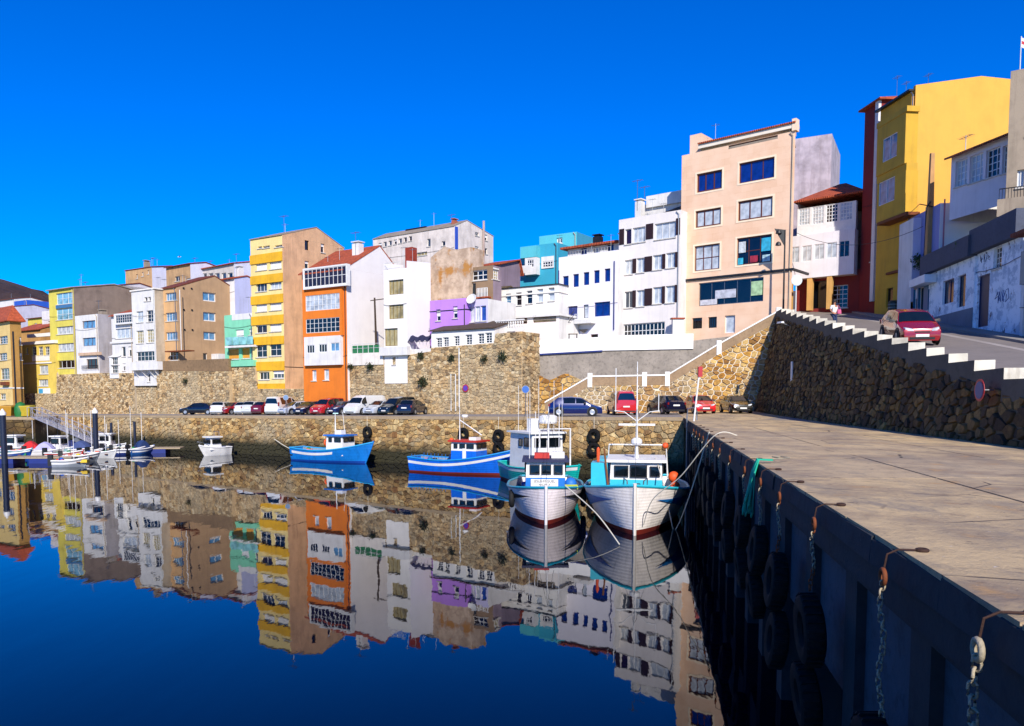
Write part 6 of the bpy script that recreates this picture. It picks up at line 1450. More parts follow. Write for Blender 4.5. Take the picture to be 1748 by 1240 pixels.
def letters(parent, txt, size, loc, rot, mat):
    cu = bpy.data.curves.new('lettering', 'FONT'); cu.body = txt; cu.size = size; cu.align_x = 'CENTER'; cu.extrude = .003; cu.materials.append(mat)
    t_ = bpy.data.objects.new('lettering', cu); C.objects.link(t_); bpy.context.view_layer.update(); me = bpy.data.meshes.new_from_object(t_.evaluated_get(bpy.context.evaluated_depsgraph_get())); bpy.data.objects.remove(t_); o = link('lettering', me, parent); o.location = loc; o.rotation_euler = rot; return o
letters(nb, 'JESUS-MIGUEL', .17, (.99, -.05, 1.56), (rad(90), 0, rad(90)), M_dark); letters(nb, 'MALPICA', .14, (.99, -.05, 1.40), (rad(90), 0, rad(90)), M_dark)
MB().box(-.4, -.55, 2.69, .3, .2, 2.95).build('life_raft', paint('#b5271d', .6), rt); MB().box(-.5, .3, 2.69, .2, .95, 2.98).build('roof_box', M_bcab, rt); pole_(rt, 'mast', [(-.3, .15, 2.6), (-.3, .15, 5.2)], [.045, .02], M_bcab)
for x, y, z in ((-.8, -.5, 5.0), (-.8, .7, 5.4), (.1, -.8, 4.6)): pole_(rt, 'antenna', [(x, y, 2.6), (x, y, z)], .018, M_bcab)
ball(rt, 'blue_buoy', (1.9, 1.2, 1.6), .3, paint('#1a6ac4', .6)); MB().box(2.2, .9, 1.45, 2.8, 1.5, 1.6).build('yellow_tarpaulin', paint('#d8e020', .6), rt)
M90 = Matrix.Rotation(rad(90), 4, 'X')
for k, (x, y, z) in enumerate(((2.0, -1.62, .9), (1.0, 1.85, .8), (-.6, 1.95, .75))): ring(rt, 'tyre_fender', (x, y, z), .32, .13, M_rub, M90)
junk(rt, H, -4.3, -1.9, .85, 9, 9, BCOL); junk(rt, H, 1.1, 3.4, .95, 10, 9, BCOL); rig(rt, [((-.3, .15, 5.0), (4.4, 0, 1.7)), ((-.3, .15, 5.0), (-4.4, .9, 1.3)), ((-.3, .15, 5.0), (-4.4, -.9, 1.3))]); B_bow = rt.matrix_basis @ Vector((4.5, 0, 1.75))
# --- teal hulled white boat behind
c = at(928, HOR, 51.5); hv = Vector((.42, -.9, 0)).normalized(); c = Vector((c.x, c.y, 0))
rt, L = boat('fishing_boat', 'teal hulled boat with tall white wheelhouse between the blue boat and the white boats', 'boat', c + hv * 4.7, c - hv * 4.7)
tq = hull_mat('#0fa79c', .25)
H = Hull(rt, 9.4, 3.4, 1.6, 1.1, 1.2, .8, [M_boot, tq, tq, M_bcab, paint('#9aa4a4', .7), paint('#18b0a8', .4)], boot=.16)
cabin(rt, -2.8, .6, 1.15, .8, 3.35, M_bcab, [('F', -.95, -.1, 2.5, 3.1), ('F', .0, .9, 2.5, 3.1), ('S', -.5, .3, 2.5, 3.1), ('S', -1.3, -.8, 2.5, 3.0), ('P', -.5, .3, 2.5, 3.1)], M_bcab, M_bcab)
MB().box(-1.4, -.5, 3.48, -.8, .1, 4.3).build('mast_housing', M_bcab, rt); MB().lathe([(.55, 4.0), (.6, 4.1), (.6, 4.45), (.4, 4.55)], 16, M=Matrix.Translation((-.1, .4, 0))).build('radar_dome', M_bcab, rt); pole_(rt, 'radar_post', [(-.1, .4, 3.48), (-.1, .4, 4.05)], .08, M_bcab)
for x, y, z in ((-1.7, -1.0, 6.5), (-1.2, -.4, 6.2), (-.9, .1, 6.9), (.3, .6, 6.8), (.5, 1.1, 6.6), (-1.0, -.7, 6.0)): pole_(rt, 'antenna', [(x, y, 3.4), (x, y, z)], .014, M_bcab)
pole_(rt, 'gantry', [(1.6, -1.1, 1.2), (1.6, -1.1, 3.7), (1.6, 1.1, 3.7), (1.6, 1.1, 1.2)], .06, M_bcab); pole_(rt, 'gantry_stay', [(1.6, 1.1, 3.7), (-.4, .9, 3.6)], .04, M_bcab); junk(rt, H, -4, 3.4, .85, 12, 14, BCOL); rig(rt, [((-1.2, -.4, 6.1), (4.4, 0, 1.7)), ((-1.2, -.4, 6.1), (-4.4, 0, 1.3))])
# --- blue boat with red cabin roof
bw, sn = atz(861, 812, 0), atz(710, 804, 0); bw.z = sn.z = 0; dv = (bw - sn).normalized()
rt, L = boat('fishing_boat', 'bright blue fishing boat with white stripe and red cabin roof', 'boat', bw + dv * .7, sn - dv * .1)
bh = hull_mat('#0d62cf', .2); L = L
H = Hull(rt, L, 2.7, 1.85, 1.0, 1.12, .6, [M_boot, bh, paint('#eceae6', .45), bh, paint('#7a8894', .7), paint('#1b86c8', .4)], boot=.12, s_lo=.42, s_hi=.22, rake=1.1, bul=.4)
cabin(rt, -.5, 1.7, .85, .6, 2.4, M_bcab, [('F', -.7, -.1, 1.95, 2.3), ('F', .0, .65, 1.95, 2.3), ('S', .9, 1.5, 1.95, 2.28), ('S', .3, .75, 1.95, 2.28), ('S', -.2, .1, 1.95, 2.28)], paint('#b3231a', .5), bh, 1.75)
MB().box(.55, -.875, .7, .85, -.852, 1.95).build('white_panel', M_bcab, rt); pole_(rt, 'mast', [(-.2, 0, 2.5), (-.2, 0, 5.0)], [.045, .02], M_bcab); pole_(rt, 'boom', [(-.2, 0, 4.0), (1.7, 0, 2.9)], .04, M_bcab); MB().lathe([(.22, 4.2), (.25, 4.28), (.22, 4.4)], 12, M=Matrix.Translation((.25, 0, 0))).build('radar_dome', M_bcab, rt)
ball(rt, 'orange_buoy', (-.75, -.3, 2.5), .16, M_orange); MB().box(.9, -.5, 2.53, 1.5, .2, 2.75).build('roof_box', M_bcab, rt)
rl = MB()
for k in range(12): x = -L / 2 + .3 + k * .3; t = (x + L / 2) / L; y = H.bd(t) - .12; [rl.tube([(x, y * s_, H.sheer(t)), (x, y * s_, H.sheer(t) + .28)], .018, 4) for s_ in (1, -1)]
rl.build('stern_rail', bl, rt); junk(rt, H, -3.5, -.8, .7, 21, 16, BCOL); junk(rt, H, 1.9, 2.9, .85, 22, 6, BCOL); rig(rt, [((-.2, 0, 4.8), (3.6, 0, 1.8)), ((-.2, 0, 4.8), (-3.6, 0, 1.1))])
# --- far blue boat
bw, sn = atz(627, 791, 0), atz(508, 785, 0); bw.z = sn.z = 0; dv = (bw - sn).normalized()
rt, L = boat('fishing_boat', 'sky blue fishing boat with blue cabin roof moored below the delivery van', 'boat', bw + dv * .7, sn - dv * .1)
bh2 = hull_mat('#1273c4', .2)
H = Hull(rt, L, 2.6, 1.82, 1.0, 1.15, .6, [paint('#0b3f96', .5), bh2, bh2, bh2, paint('#7a8894', .7), paint('#2a9ad0', .4)], boot=.12, rake=1.2, bul=.4)
def stripe(hull, t0, t1, d0, d1, mat, n=14):
    for sd in (1, -1):
        a_ = [hull.pt(lerp(t0, t1, k / n), hull.sheer(lerp(t0, t1, k / n)) - d1, sd) + Vector((0, .014 * sd, 0)) for k in range(n + 1)]; b_ = [hull.pt(lerp(t0, t1, k / n), hull.sheer(lerp(t0, t1, k / n)) - d0, sd) + Vector((0, .014 * sd, 0)) for k in range(n + 1)]
        f = [(k, k + 1, n + 1 + k + 1, n + 1 + k) for k in range(n)]; mb = MB(); mb.add(a_ + b_, f if sd < 0 else [x[::-1] for x in f]); mb.build('stripe', mat, hull.root)
stripe(H, .03, .6, .2, .42, M_bcab)
cabin(rt, -.2, 1.7, .85, .6, 2.3, M_bcab, [('F', -.7, -.1, 1.8, 2.2), ('F', .0, .65, 1.8, 2.2), ('S', .8, 1.5, 1.8, 2.2), ('S', .15, .5, 1.8, 2.2)], paint('#1b6ac0', .5), M_bcab)
pole_(rt, 'mast', [(.2, 0, 2.4), (.2, 0, 4.2)], [.07, .03], M_bcab); pole_(rt, 'antenna', [(1.0, .3, 2.4), (.8, .3, 4.4)], .02, M_bcab); MB().box(.5, -.3, 2.43, 1.1, .3, 2.8).build('roof_box', M_bcab, rt); ring(rt, 'life_ring', (-.4, -.5, 1.7), .25, .08, M_orange, Matrix.Rotation(rad(90), 4, 'Y'))
MB().box(-1.6, -.8, .75, -.3, .8, 1.0).build('green_net', paint('#3f9a2c', .8), rt); junk(rt, H, -3.3, -.4, .75, 31, 15, BCOL); rig(rt, [((.2, 0, 4.0), (3.5, 0, 1.8)), ((.2, 0, 4.0), (-3.5, 0, 1.1))]); ring(rt, 'tyre_fender', (-L / 2 + .15, -.75, .75), .26, .1, M_rub, M90)
# --- small white cuddy boat
c = atz(366, 777.5, 0); rt, L = boat('motor_boat', 'small white cuddy motor boat alone on the water by the far wall', 'boat', (c.x - .9, c.y - 1.3, 0), (c.x + .9, c.y + 1.3, 0)); Lw = 3.3
H = Hull(rt, Lw, 1.5, 1.0, .75, .75, .35, [M_bcab, M_bcab, M_bcab, M_bcab, M_bcab, M_bcab], rake=.8, bul=.3)
cabin(rt, -.5, .8, .6, .55, 1.75, M_bcab, [('F', -.5, .5, 1.2, 1.6), ('S', -.3, .6, 1.2, 1.6), ('P', -.3, .6, 1.2, 1.6)], M_bcab, taper=.18, roof_over=.04); MB().box(-Lw / 2 - .45, -.2, .1, -Lw / 2 - .05, .2, 1.1).build('outboard', M_dark, rt); pole_(rt, 'roof_rack', [(-.3, -.4, 1.87), (-.3, -.4, 2.3), (-.3, .4, 2.3), (-.3, .4, 1.87)], .03, M_steel); pole_(rt, 'bow_rail', [(.9, -.55, 1.0), (1.6, -.35, 1.35), (1.85, 0, 1.4), (1.6, .35, 1.35), (.9, .55, 1.0)], .025, M_steel)
# --- marina: pontoons, piles, gangway, dinghies
M_plank = paint('#a89678', .8); M_float = paint('#0a2470', .6)
def pontoon(label, pL, pR, w, floats):
    pL, pR = Vector(pL), Vector(pR); L = (pR - pL).length; rt = empty('pontoon', (pL.x, pL.y, 0), hdg(pR - pL), label, 'pontoon', 'marina pontoons')
    MB().box(0, 0, .42, L, w, .5).build('deck', M_plank, rt); n = int(L / .5)
    pm = MB().box(.01, -.02, .501, .47, w + .02, .535).mesh('plank', M_plank)
    for k in range(n): link('plank', pm, rt, (k * .5, 0, 0))
    fmh = MB().box(0, .04, -.3, 2.0, w - .04, .415).mesh('float', M_float)
    k = .5
    while k + 2 < L: link('float', fmh, rt, (k, 0, 0)); k += 3.3
    return rt
pontoon('near marina pontoon with blue floats at the left edge', (atz(-30, 792, 0).x, atz(0, 792, 0).y, 0), (atz(116, 792, 0).x, atz(0, 792, 0).y + .5, 0), 2.0, 4)
pontoon('far marina pontoon with a blue float at its right end', (atz(100, 778, 0).x, 78.5, 0), (atz(282, 778, 0).x, 80.2, 0), 2.0, 4)
def pile(px, Y, y_top, label, r=.28, cap=True):
    p = at(px, HOR, Y); zt = at(px, y_top, Y).z; rt = empty('mooring_pile', (p.x, p.y, -1.5), 0, label, 'pile', 'mooring piles'); MB().lathe([(r, 0), (r, zt + 1.5 - .5)], 14).build('shaft', paint('#1c2236', .4), rt, 40)
    if cap: MB().lathe([(r * 1.15, zt + 1.0), (r * 1.15, zt + 1.2), (.03, zt + 1.55)], 14).build('cap', M_bcab, rt, 40)
pile(3, 67.5, 699, 'thick dark pile with white cone cap at the left edge', .24); pile(161, 77, 697, 'dark pile with white cone cap beside the gangway', .24)
for px, yt, lb in ((228, 712, 'steel post with dark foot by the far wall, right of the gangway'), (188, 714, 'thin steel post by the far wall, left of the other one')): pile(px, 86, yt, lb, .14, False)
g0_, g1_ = at(62, 712, 92.5), at(172, 752, 82.0); g1_.z = .75; g0_.z = 3.35; gd = g1_ - g0_; GL = gd.length
gwy = empty('gangway', tuple(g0_), 0, 'sloping aluminium truss gangway down to the pontoon', 'gangway'); ex = gd.normalized(); ey = Vector((0, 0, 1)).cross(ex).normalized(); ez = Vector((0, 0, 1))
al = paint('#b9b4b6', .4, .5); P = lambda x, y, z: ex * x + ey * y + ez * z
MB().hexa([P(0, -.5, -.1), P(GL, -.5, -.1), P(GL, .5, -.1), P(0, .5, -.1)], [P(0, -.5, 0), P(GL, -.5, 0), P(GL, .5, 0), P(0, .5, 0)]).build('walkway', al, gwy)
for sd in (-.55, .55):
    rr = MB(); rr.tube([P(0, sd, 1.05), P(GL, sd, 1.05)], .045, 5); rr.tube([P(0, sd, .0), P(GL, sd, .0)], .055, 5); rr.tube([P(0, sd, .55), P(GL, sd, .55)], .025, 5); n = 10
    for k in range(n): rr.tube([P(GL * k / n, sd, 0), P(GL * k / n, sd, 1.05)], .03, 5); rr.tube([P(GL * k / n, sd, 1.05), P(GL * (k + 1) / n, sd, 0)], .022, 5)
    rr.build('truss_side', al, gwy)
gt = empty('gangway_gate', tuple(at(60, 712, 92.8)), 0, 'grey tubular gate frame at the head of the gangway', 'gate'); 
for k in range(4): MB().tube([(-.9 + k * .6, 0, -.1), (-.9 + k * .6, 0, 1.1)], .035, 5).build('post', al, gt)
MB().tube([(-.9, 0, 1.1), (.9, 0, 1.1)], .035, 5).build('top_rail', al, gt)
def dinghy(label, px, py, ang, L, B, col, style, seed, canvas=None):
    p = atz(px, py, 0); rt = empty('dinghy', (p.x, p.y, 0), rad(ang), label, 'boat', 'small boats in the marina'); r = random.Random(seed); hm = paint(col, .4); wm = M_bcab
    L *= .80; B *= .82
    H = Hull(rt, L, B, .75, .5, .5, .3, [hm, hm, wm if r.random() < .5 else hm, hm, paint('#9a9890', .7), wm], rake=.5, bul=.3, s_lo=.28, s_hi=.14)
    if style == 'cabin': cabin(rt, -.4, L * .22, B * .33, .4, 1.75, wm, [('F', -.4, .4, 1.1, 1.6), ('S', -.2, L * .16, 1.1, 1.6), ('P', -.2, L * .16, 1.1, 1.6), ('A', -.4, .4, 1.1, 1.6)], wm, taper=.12, roof_over=.05)
    elif style == 'canopy':
        cm = paint(canvas, .8); mb = MB(); n = 7
        pts = [(-L * .25 + L * .5 * k / n, .55 + .75 * math.sin(math.pi * (k + .35) / (n + .7))) for k in range(n + 1)]
        vv = []; w_ = B * .4
        for x, z in pts: vv += [(x, -w_, .5), (x, -w_ * .8, z), (x, 0, z + .1), (x, w_ * .8, z), (x, w_, .5)]
        mb.add(vv, [(i * 5 + k, (i + 1) * 5 + k, (i + 1) * 5 + k + 1, i * 5 + k + 1) for i in range(n) for k in range(4)] + [(0, 1, 2, 3, 4), tuple(n * 5 + k for k in (4, 3, 2, 1, 0))]); mb.build('canvas_cover', cm, rt)
    else:
        for x in (-.2, .25): MB().box(L * x - .12, -B * .42, .38, L * x + .12, B * .42, .43).build('thwart', M_wood, rt)
    MB().box(-L / 2 - .4, -.15, .05, -L / 2 - .06, .15, 1.0).build('outboard', M_dark, rt)
    if r.random() < .7: MB().tube([(L * .05, .2, .5), (L * .05, .2, r.uniform(2.5, 5))], .025, 5).build('mast', M_bcab, rt)
    junk(rt, H, -L * .4, L * .35, .33, seed, 7, BCOL)
    if style != 'cabin' and r.random() < .6: MB().tube([(-L * .3, -.2, .5), (-L * .3, -.2, r.uniform(1.6, 3.2))], .02, 5).build('rod', M_dark, rt)
for a in (('white cabin cruiser with square windows behind the left pile', 22, 774, -10, 5.5, 2.1, '#8a98a8', 'cabin', 1),
          ('open blue and white dinghy at the left edge in front of the cabin cruiser', 22, 784, 5, 4.2, 1.7, '#1c4a9a', 'open', 2),
          ('small boat with bright red canvas cover on the near pontoon', 53, 777, 15, 4.0, 1.7, '#e4e0da', 'canopy', 3, '#c4161c'),
          ('small boat with pale lilac canvas cover beside the red covered one', 78, 779, 8, 4.2, 1.7, '#e0dcd8', 'canopy', 4, '#a8a4cc'),
          ('white and turquoise cabin boat in the middle of the marina', 98, 776, -12, 4.8, 1.9, '#9fc4c8', 'cabin', 5),
          ('boat with dark blue canvas cover in the middle of the marina', 120, 775, 10, 4.4, 1.8, '#dcdad6', 'canopy', 6, '#1b2a66'),
          ('boat with slate blue canvas cover right of the dark blue one', 140, 776, -6, 4.4, 1.8, '#e0ddd6', 'canopy', 7, '#3a4a78'),
          ('grey inflatable-like open dinghy at the end of the near pontoon', 140, 788, 20, 3.6, 1.6, '#5c6068', 'open', 8),
          ('white cabin boat with green windows below the gangway pile', 178, 770, 4, 5.6, 2.1, '#e6e8e2', 'cabin', 9),
          ('open white dinghy with black outboard below the far pontoon', 176, 782, -15, 3.8, 1.6, '#d8d8d6', 'open', 10),
          ('dark blue open dinghy near the end of the far pontoon', 222, 776, 30, 3.6, 1.6, '#1a2c66', 'open', 11),
          ('blue covered tender tilted beside the blue float', 243, 775, 60, 3.4, 1.5, '#24508a', 'canopy', 12, '#16305e'),
          ('red and white open boat behind the near pontoon', 112, 783, 0, 4.2, 1.7, '#b8281e', 'open', 13),
          ('tiny navy tender behind the red covered boat', 66, 771, 25, 3.2, 1.4, '#1c2440', 'open', 14),
          ('tiny dark green dinghy between the cabin boats', 110, 770, -30, 3.2, 1.4, '#1e4a34', 'open', 15),
          ('grey covered dinghy behind the dark blue covered boat', 132, 769, 12, 3.4, 1.5, '#70747a', 'canopy', 16, '#5a5e66'),
          ('maroon open dinghy behind the slate blue covered boat', 152, 769, -20, 3.2, 1.4, '#5c1a1c', 'open', 17),
          ('black inflatable tender right of the white cabin boat', 202, 773, 40, 3.2, 1.5, '#1a1b1e', 'open', 18),
          ('small turquoise open dinghy at the far left behind the pontoon', 38, 779, -18, 3.2, 1.4, '#2aa0a8', 'open', 19),
          ('small black dinghy in front of the far pontoon', 158, 781, 70, 3.0, 1.4, '#202226', 'open', 20),
          ('grey open boat at the outer side of the near pontoon', 122, 797, 8, 3.4, 1.5, '#8a9098', 'open', 21)): dinghy(*a)
# bins at the head of the gangway
for px, col, lb in ((13, '#a87a18', 'yellow recycling bin at the left edge of the quay'), (34, '#17682c', 'green bottle bank on the quay'), (44, '#a8941c', 'yellow bin right of the green bottle bank')):
    p = at(px, HOR, 95.0); o = empty('recycling_bin', (p.x, p.y, 3.29), 0, lb, 'bin', 'bins on the left quay'); m = paint(col, .6)
    if px == 34: MB().lathe([(.6, 0), (.68, .5), (.66, 1.1), (.45, 1.6), (.05, 1.8)], 14).build('body', m, o, 50)
    else: MB().hexa([(-.6, -.5, .1), (.6, -.5, .1), (.6, .5, .1), (-.6, .5, .1)], [(-.75, -.6, 1.15), (.75, -.6, 1.15), (.75, .6, 1.15), (-.75, .6, 1.15)]).build('body', m, o); MB().hexa([(-.77, -.62, 1.152), (.77, -.62, 1.152), (.77, .62, 1.152), (-.77, .62, 1.152)], [(-.7, -.55, 1.3), (.7, -.55, 1.3), (.7, .55, 1.4), (-.7, .55, 1.4)]).build('lid', m, o)

# ================================================================== TYRES, CHAINS, ROPES
TY = MB(); TY.lathe([(.26, -.12), (.40, -.15), (.475, -.12), (.50, -.05), (.50, .05), (.475, .12), (.40, .15), (.26, .12), (.22, .06), (.30, 0), (.22, -.06)], 26, closed=True)
for k in range(26):
    a = 2 * math.pi * k / 26; ca, sa = math.cos(a), math.sin(a); TY.hexa([(.495 * ca - .02 * sa, .495 * sa + .02 * ca, -.12), (.495 * ca + .02 * sa, .495 * sa - .02 * ca, -.12), (.52 * ca + .015 * sa, .52 * sa - .015 * ca, -.1), (.52 * ca - .015 * sa, .52 * sa + .015 * ca, -.1)], [(.495 * ca - .02 * sa, .495 * sa + .02 * ca, .12), (.495 * ca + .02 * sa, .495 * sa - .02 * ca, .12), (.52 * ca + .015 * sa, .52 * sa - .015 * ca, .1), (.52 * ca - .015 * sa, .52 * sa + .015 * ca, .1)])
m_ty, nt, bb = newmat('weathered_tyre'); v = coords(nt); nt.links.new(mixc(nt, ramp(nt, noise(nt, v, 6, 6), .4, .7), lin('#08080a'), lin('#1c1a1a')), bb.inputs['Base Color']); bb.inputs['Roughness'].default_value = .8; bb.inputs['Specular IOR Level'].default_value = .25
TYM = TY.mesh('tyre', m_ty, 35)
def tyre(p, normal, label, group, R=1.0, tilt=0):
    o = link('tyre_fender', TYM, None, p); q = Vector(normal).to_track_quat('Z', 'Y'); o.rotation_euler = (q.to_matrix() @ Matrix.Rotation(tilt, 3, 'X')).to_euler(); o.scale = (R, R, R); return tag(o, label, 'tyre', group)
for i, (px, py, n, lb) in enumerate(((627, 738, 2, 'behind the bow of the sky blue boat'), (791, 741, 1, 'behind the mast of the red roofed blue boat'), (851, 744, 2, 'above the bow of the red roofed blue boat'), (955, 746, 1, 'right of the white wheelhouse'), (1014, 744, 2, 'left of the radar mast of the cyan boat'))):
    for k in range(n):
        p = onplane(px, py, A0 + nE * .3, nE); p.z -= .98 * k + 0
        tyre(p, nE, ('upper ' if n == 2 and k == 0 else 'lower ' if n == 2 else '') + 'tyre on the far wall ' + lb, 'tyres on the far wall')
    p = onplane(px, py, A0 + nE * .12, nE); q = Vector((p.x, p.y, zq(p.x, p.y) + .02)); o = MB().tube([Vector((0, 0, .4)), q - p + Vector((0, 0, .0))], .02, 5).build('tyre_rope', M_rope, None, None, p); tag(o, 'rope holding the tyre ' + lb, 'rope', 'tyre ropes on the far wall')
# one chain link, copied
def link_mesh(s, mat):
    pts = []
    for k in range(16):
        a = 2 * math.pi * k / 16; x = math.cos(a) * .30; z = math.sin(a) * .30 + (.28 if math.sin(a) > 0.01 else -.28 if math.sin(a) < -.01 else 0); pts.append(Vector((x * s, 0, z * s)))
    return MB().tube(pts, .115 * s, 6, closed=True).mesh('link', mat, 60)
M_drust = concrete('dark_rust', '#3c2214', .5, 6, .85); M_galv = concrete('galvanised_chain', '#b0a286', .6, 10, .55); M_rustc = concrete('rusty_chain', '#8a4416', .5, 8, .8)
ordinal = ['nearest', 'second nearest', 'third nearest', 'fourth nearest', 'fifth nearest', 'sixth nearest', 'seventh nearest', 'eighth nearest', 'ninth nearest', 'tenth nearest', 'eleventh nearest', 'twelfth nearest', 'thirteenth nearest', 'fourteenth nearest']
def Yedge(px):
    k = (px - CX) / F * math.cos(PIT)
    return (3.36 - .1718 * 5.2) / (k - .1718)
specs = [(1737, 1.9, .105), (1552, 1.35, .085), (1419, .95, .08), (1353, .95, .085), (1317, .85, .09), (1287, .8, .09), (1259, .9, .10), (1240, .9, .10), (1227, .9, .12), (1218, .9, .12), (1209, 1.0, .13), (1202, 1.0, .13), (1196, 1.0, .14), (1191, 1.0, .14)]
for i, (px, ln, s_) in enumerate(specs):
    Y = Yedge(px); e = Vector((Q(Y), Y, 4.30)); root = empty('mooring_chain', tuple(e), math.atan2(qd.y, qd.x), ordinal[i] + ' hanging chain on the quay wall, counted from the camera', 'chain', 'chains along the quay edge')
    lg, lr = link_mesh(s_, M_galv), link_mesh(s_, M_rustc); pitch = .93 * s_ ; n = int(ln / pitch); rr = random.Random(i)
    # iron bar on the deck with an eye, bent over the edge
    MB().tube([(.02, -.14, .026), (.0, -.08, .03), (0, .05, .03), (0, .15, -.02), (0, .18, -.2)], .010, 6).build('hook', M_drust, root)
    ring(root, 'eye', (.02, -.17, .026), .045, .02, M_drust, None, 14); ring(root, 'shackle', (0, .18, -.24), .07, .024, M_rust if i else M_galv, M90, 14)
    sway = rr.uniform(-.06, .06)
    for k in range(n):
        o = link('link', lr if (i and (k > n * .6 or k == 0) and i % 3 != 1) else lg, root, (sway * (k / n), .18 + .02 * math.sin(k * .7), -.30 - s_ * .3 - k * pitch)); o.rotation_euler = (rr.uniform(-.12, .12), rr.uniform(-.1, .1), rad(45) + (rad(90) if k % 2 else 0) + rr.uniform(-.2, .2))
    p = e + qn * .20 + Vector((0, 0, -.3 - ln - .47))
    tyre(p, qn, ordinal[i] + ' big tyre hanging under its chain on the quay wall', 'tyres along the quay wall', .98, rr.uniform(-.1, .1))
    p2 = p + qd * rr.uniform(-.25, .25) + Vector((0, 0, -.98)); tyre(p2, qn, ordinal[i] + ' lower tyre close above the water on the quay wall', 'lower tyres along the quay wall', .96, rr.uniform(-.15, .15))
def rope(name, pts, r, mat, label, cat='rope', n=24):
    """smooth rope through the points"""
    P_ = [Vector(p) for p in pts]; out = []
    for i in range(len(P_) - 1):
        p0, p1, p2, p3 = P_[max(i - 1, 0)], P_[i], P_[i + 1], P_[min(i + 2, len(P_) - 1)]
        for k in range(n): t = k / n; out.append(.5 * ((2 * p1) + (p2 - p0) * t + (2 * p0 - 5 * p1 + 4 * p2 - p3) * t * t + (3 * p1 - p0 - 3 * p2 + p3) * t ** 3))
    out.append(P_[-1]); o = P_[0]; ob = MB().tube([p - o for p in out], r, 6).build(name, mat, None, 50, o); return tag(ob, label, cat, 'mooring ropes')
def qp(px): Y = Yedge(px); return Vector((Q(Y), Y, 4.36))
q1 = qp(1222); rope('mooring_rope', [q1 + Vector((.8, 0, .0)), q1, lerp(q1, A_bow, .4) - Vector((0, 0, .75)), lerp(q1, A_bow, .75) - Vector((0, 0, 1.0)), Vector((A_bow.x + .4, A_bow.y + .2, .45))], .020, M_rope, 'pale mooring rope running down from the quay to the bow of the cyan boat')
sA = A_bow + Vector((1.6, 1.9, -.35)); q2 = qp(1212)
rope('mooring_rope', [sA + Vector((0, 2.4, 1.2)), sA, sA + Vector((.2, -.3, -1.2)), sA + Vector((.45, -.2, -1.75)), lerp(sA, q2, .6) + Vector((0, 0, -1.6)), q2], .026, M_rope, 'slack rope looping between the cyan boat and the quay')
rope('mooring_rope', [B_bow + Vector((.9, .4, 0)), lerp(B_bow, A_bow, .5) + Vector((.2, -1.0, -1.0)), Vector((A_bow.x - .9, A_bow.y - 2.0, .05))], .026, M_rope, 'rope slanting from the blue cabin boat down into the water')
p_ = onplane(700, 760, A0 + nE * .2, nE); rope('mooring_rope', [fE(32.0, 1.6, .3), fE(35, .7, .7), fE(38.5, .5, .8), fE(41.5, 1.1, .4)], .035, M_rope, 'pale rope slung along the foot of the far harbour wall')
gr_ = empty('rope_bundle', tuple(qp(1297)), math.atan2(qd.y, qd.x), 'green rope bundle hanging over the quay edge', 'rope'); mg = paint('#16a886', .7); rr = random.Random(2)
for k in range(9):
    a = rr.uniform(.05, .2); d = rr.uniform(.65, 1.15); x = rr.uniform(-.18, .18); MB().tube([(x * .4, -.3, .02), (x * .5, .0, .03), (x - a, .12, -.25), (x - a, .14 + .02 * k, -d), (x, .15 + .02 * k, -d - .12), (x + a, .14 + .02 * k, -d), (x + a * .6, .12, -.25), (x * .5, .02, .05)], .02, 5).build('loop', mg, gr_, 60)
MB().tube([(0, -.3, .04), (.2, -.55, .04), (.5, -.75, .04), (.8, -.6, .04), (.7, -.4, .04), (.4, -.5, .04)], .016, 5).build('tail', paint('#8f8672', .9), gr_)
# white standpipe and rails at the quay corner
sp_ = empty('standpipe', (Q(46.5) + .25, 46.5, 4.31), 0, 'leaning white pole with red top at the inner quay corner', 'pole'); MB().tube([(-.1, 0, -.9), (.3, 0, 3.2)], .05, 7).build('shaft', M_bcab, sp_); MB().box(.18, -.12, 2.6, .42, .12, 3.2).build('red_box', paint('#a8202a', .5), sp_)
ld = empty('quay_ladder', (Q(48.5) + .02, 48.5, 4.3), math.atan2(qd.y, qd.x), 'curved steel ladder rails at the inner quay corner', 'ladder')
for x in (-.25, .25): MB().tube([(x, -.5, 0), (x, -.5, .55), (x, -.25, .8), (x, .05, .7), (x, .09, .2), (x, .09, -3.5)], .03, 6).build('rail', M_steel, ld)
for k in range(11): MB().tube([(-.25, .09, -.3 * k - .1), (.25, .09, -.3 * k - .1)], .02, 5).build('rung', M_steel, ld)
# bollards on the near quay
for i, Y in enumerate((9.6, 22.0, 34.0)):
    pass
# ================================================================== SIGNS AND SMALL THINGS
def disc_sign(name, label, p, z_disc, r, cols, post=True, normal=(0, -1, 0)):
    rt = empty(name, tuple(p), 0, label, 'sign'); nrm = Vector(normal).normalized(); q = nrm.to_track_quat('Z', 'Y').to_matrix().to_4x4()
    if post: MB().tube([(0, 0, 0), (0, 0, z_disc + r)], .035, 6).build('post', M_steel, rt)
    for k, (c_, f) in enumerate(cols): MB().lathe([(r * f, 0), (r * f, .012)], 22, M=Matrix.Translation(Vector((0, 0, z_disc)) + nrm * (.04 + .013 * k)) @ q).build('disc' if k == 0 else 'face', paint(c_, .45), rt)
    return rt
p = gp(897, 66.5); disc_sign('parking_sign', 'blue round sign on a post in front of the bastion corner', p, at(897, 665, 66.5).z - p[2], .32, (('#8f979c', 1), ('#2a5fae', .9)))
p = rowpos(488, 5.6); disc_sign('parking_sign', 'grey-blue round sign on a thin post by the white minibus', p, at(488, 679, p[1]).z - p[2], .28, (('#9aa2a8', 1), ('#6c86a8', .85)))
p = onplane(795, 663, R0 + nE * .82, nE); disc_sign('no_parking_sign', 'violet and red round no-parking sign fixed to the bastion wall', p, 0, .36, (('#a82434', 1), ('#5a3fa0', .72)), False, nE)
p = onplane(1668, 668, rP + nR * .9, nR); 
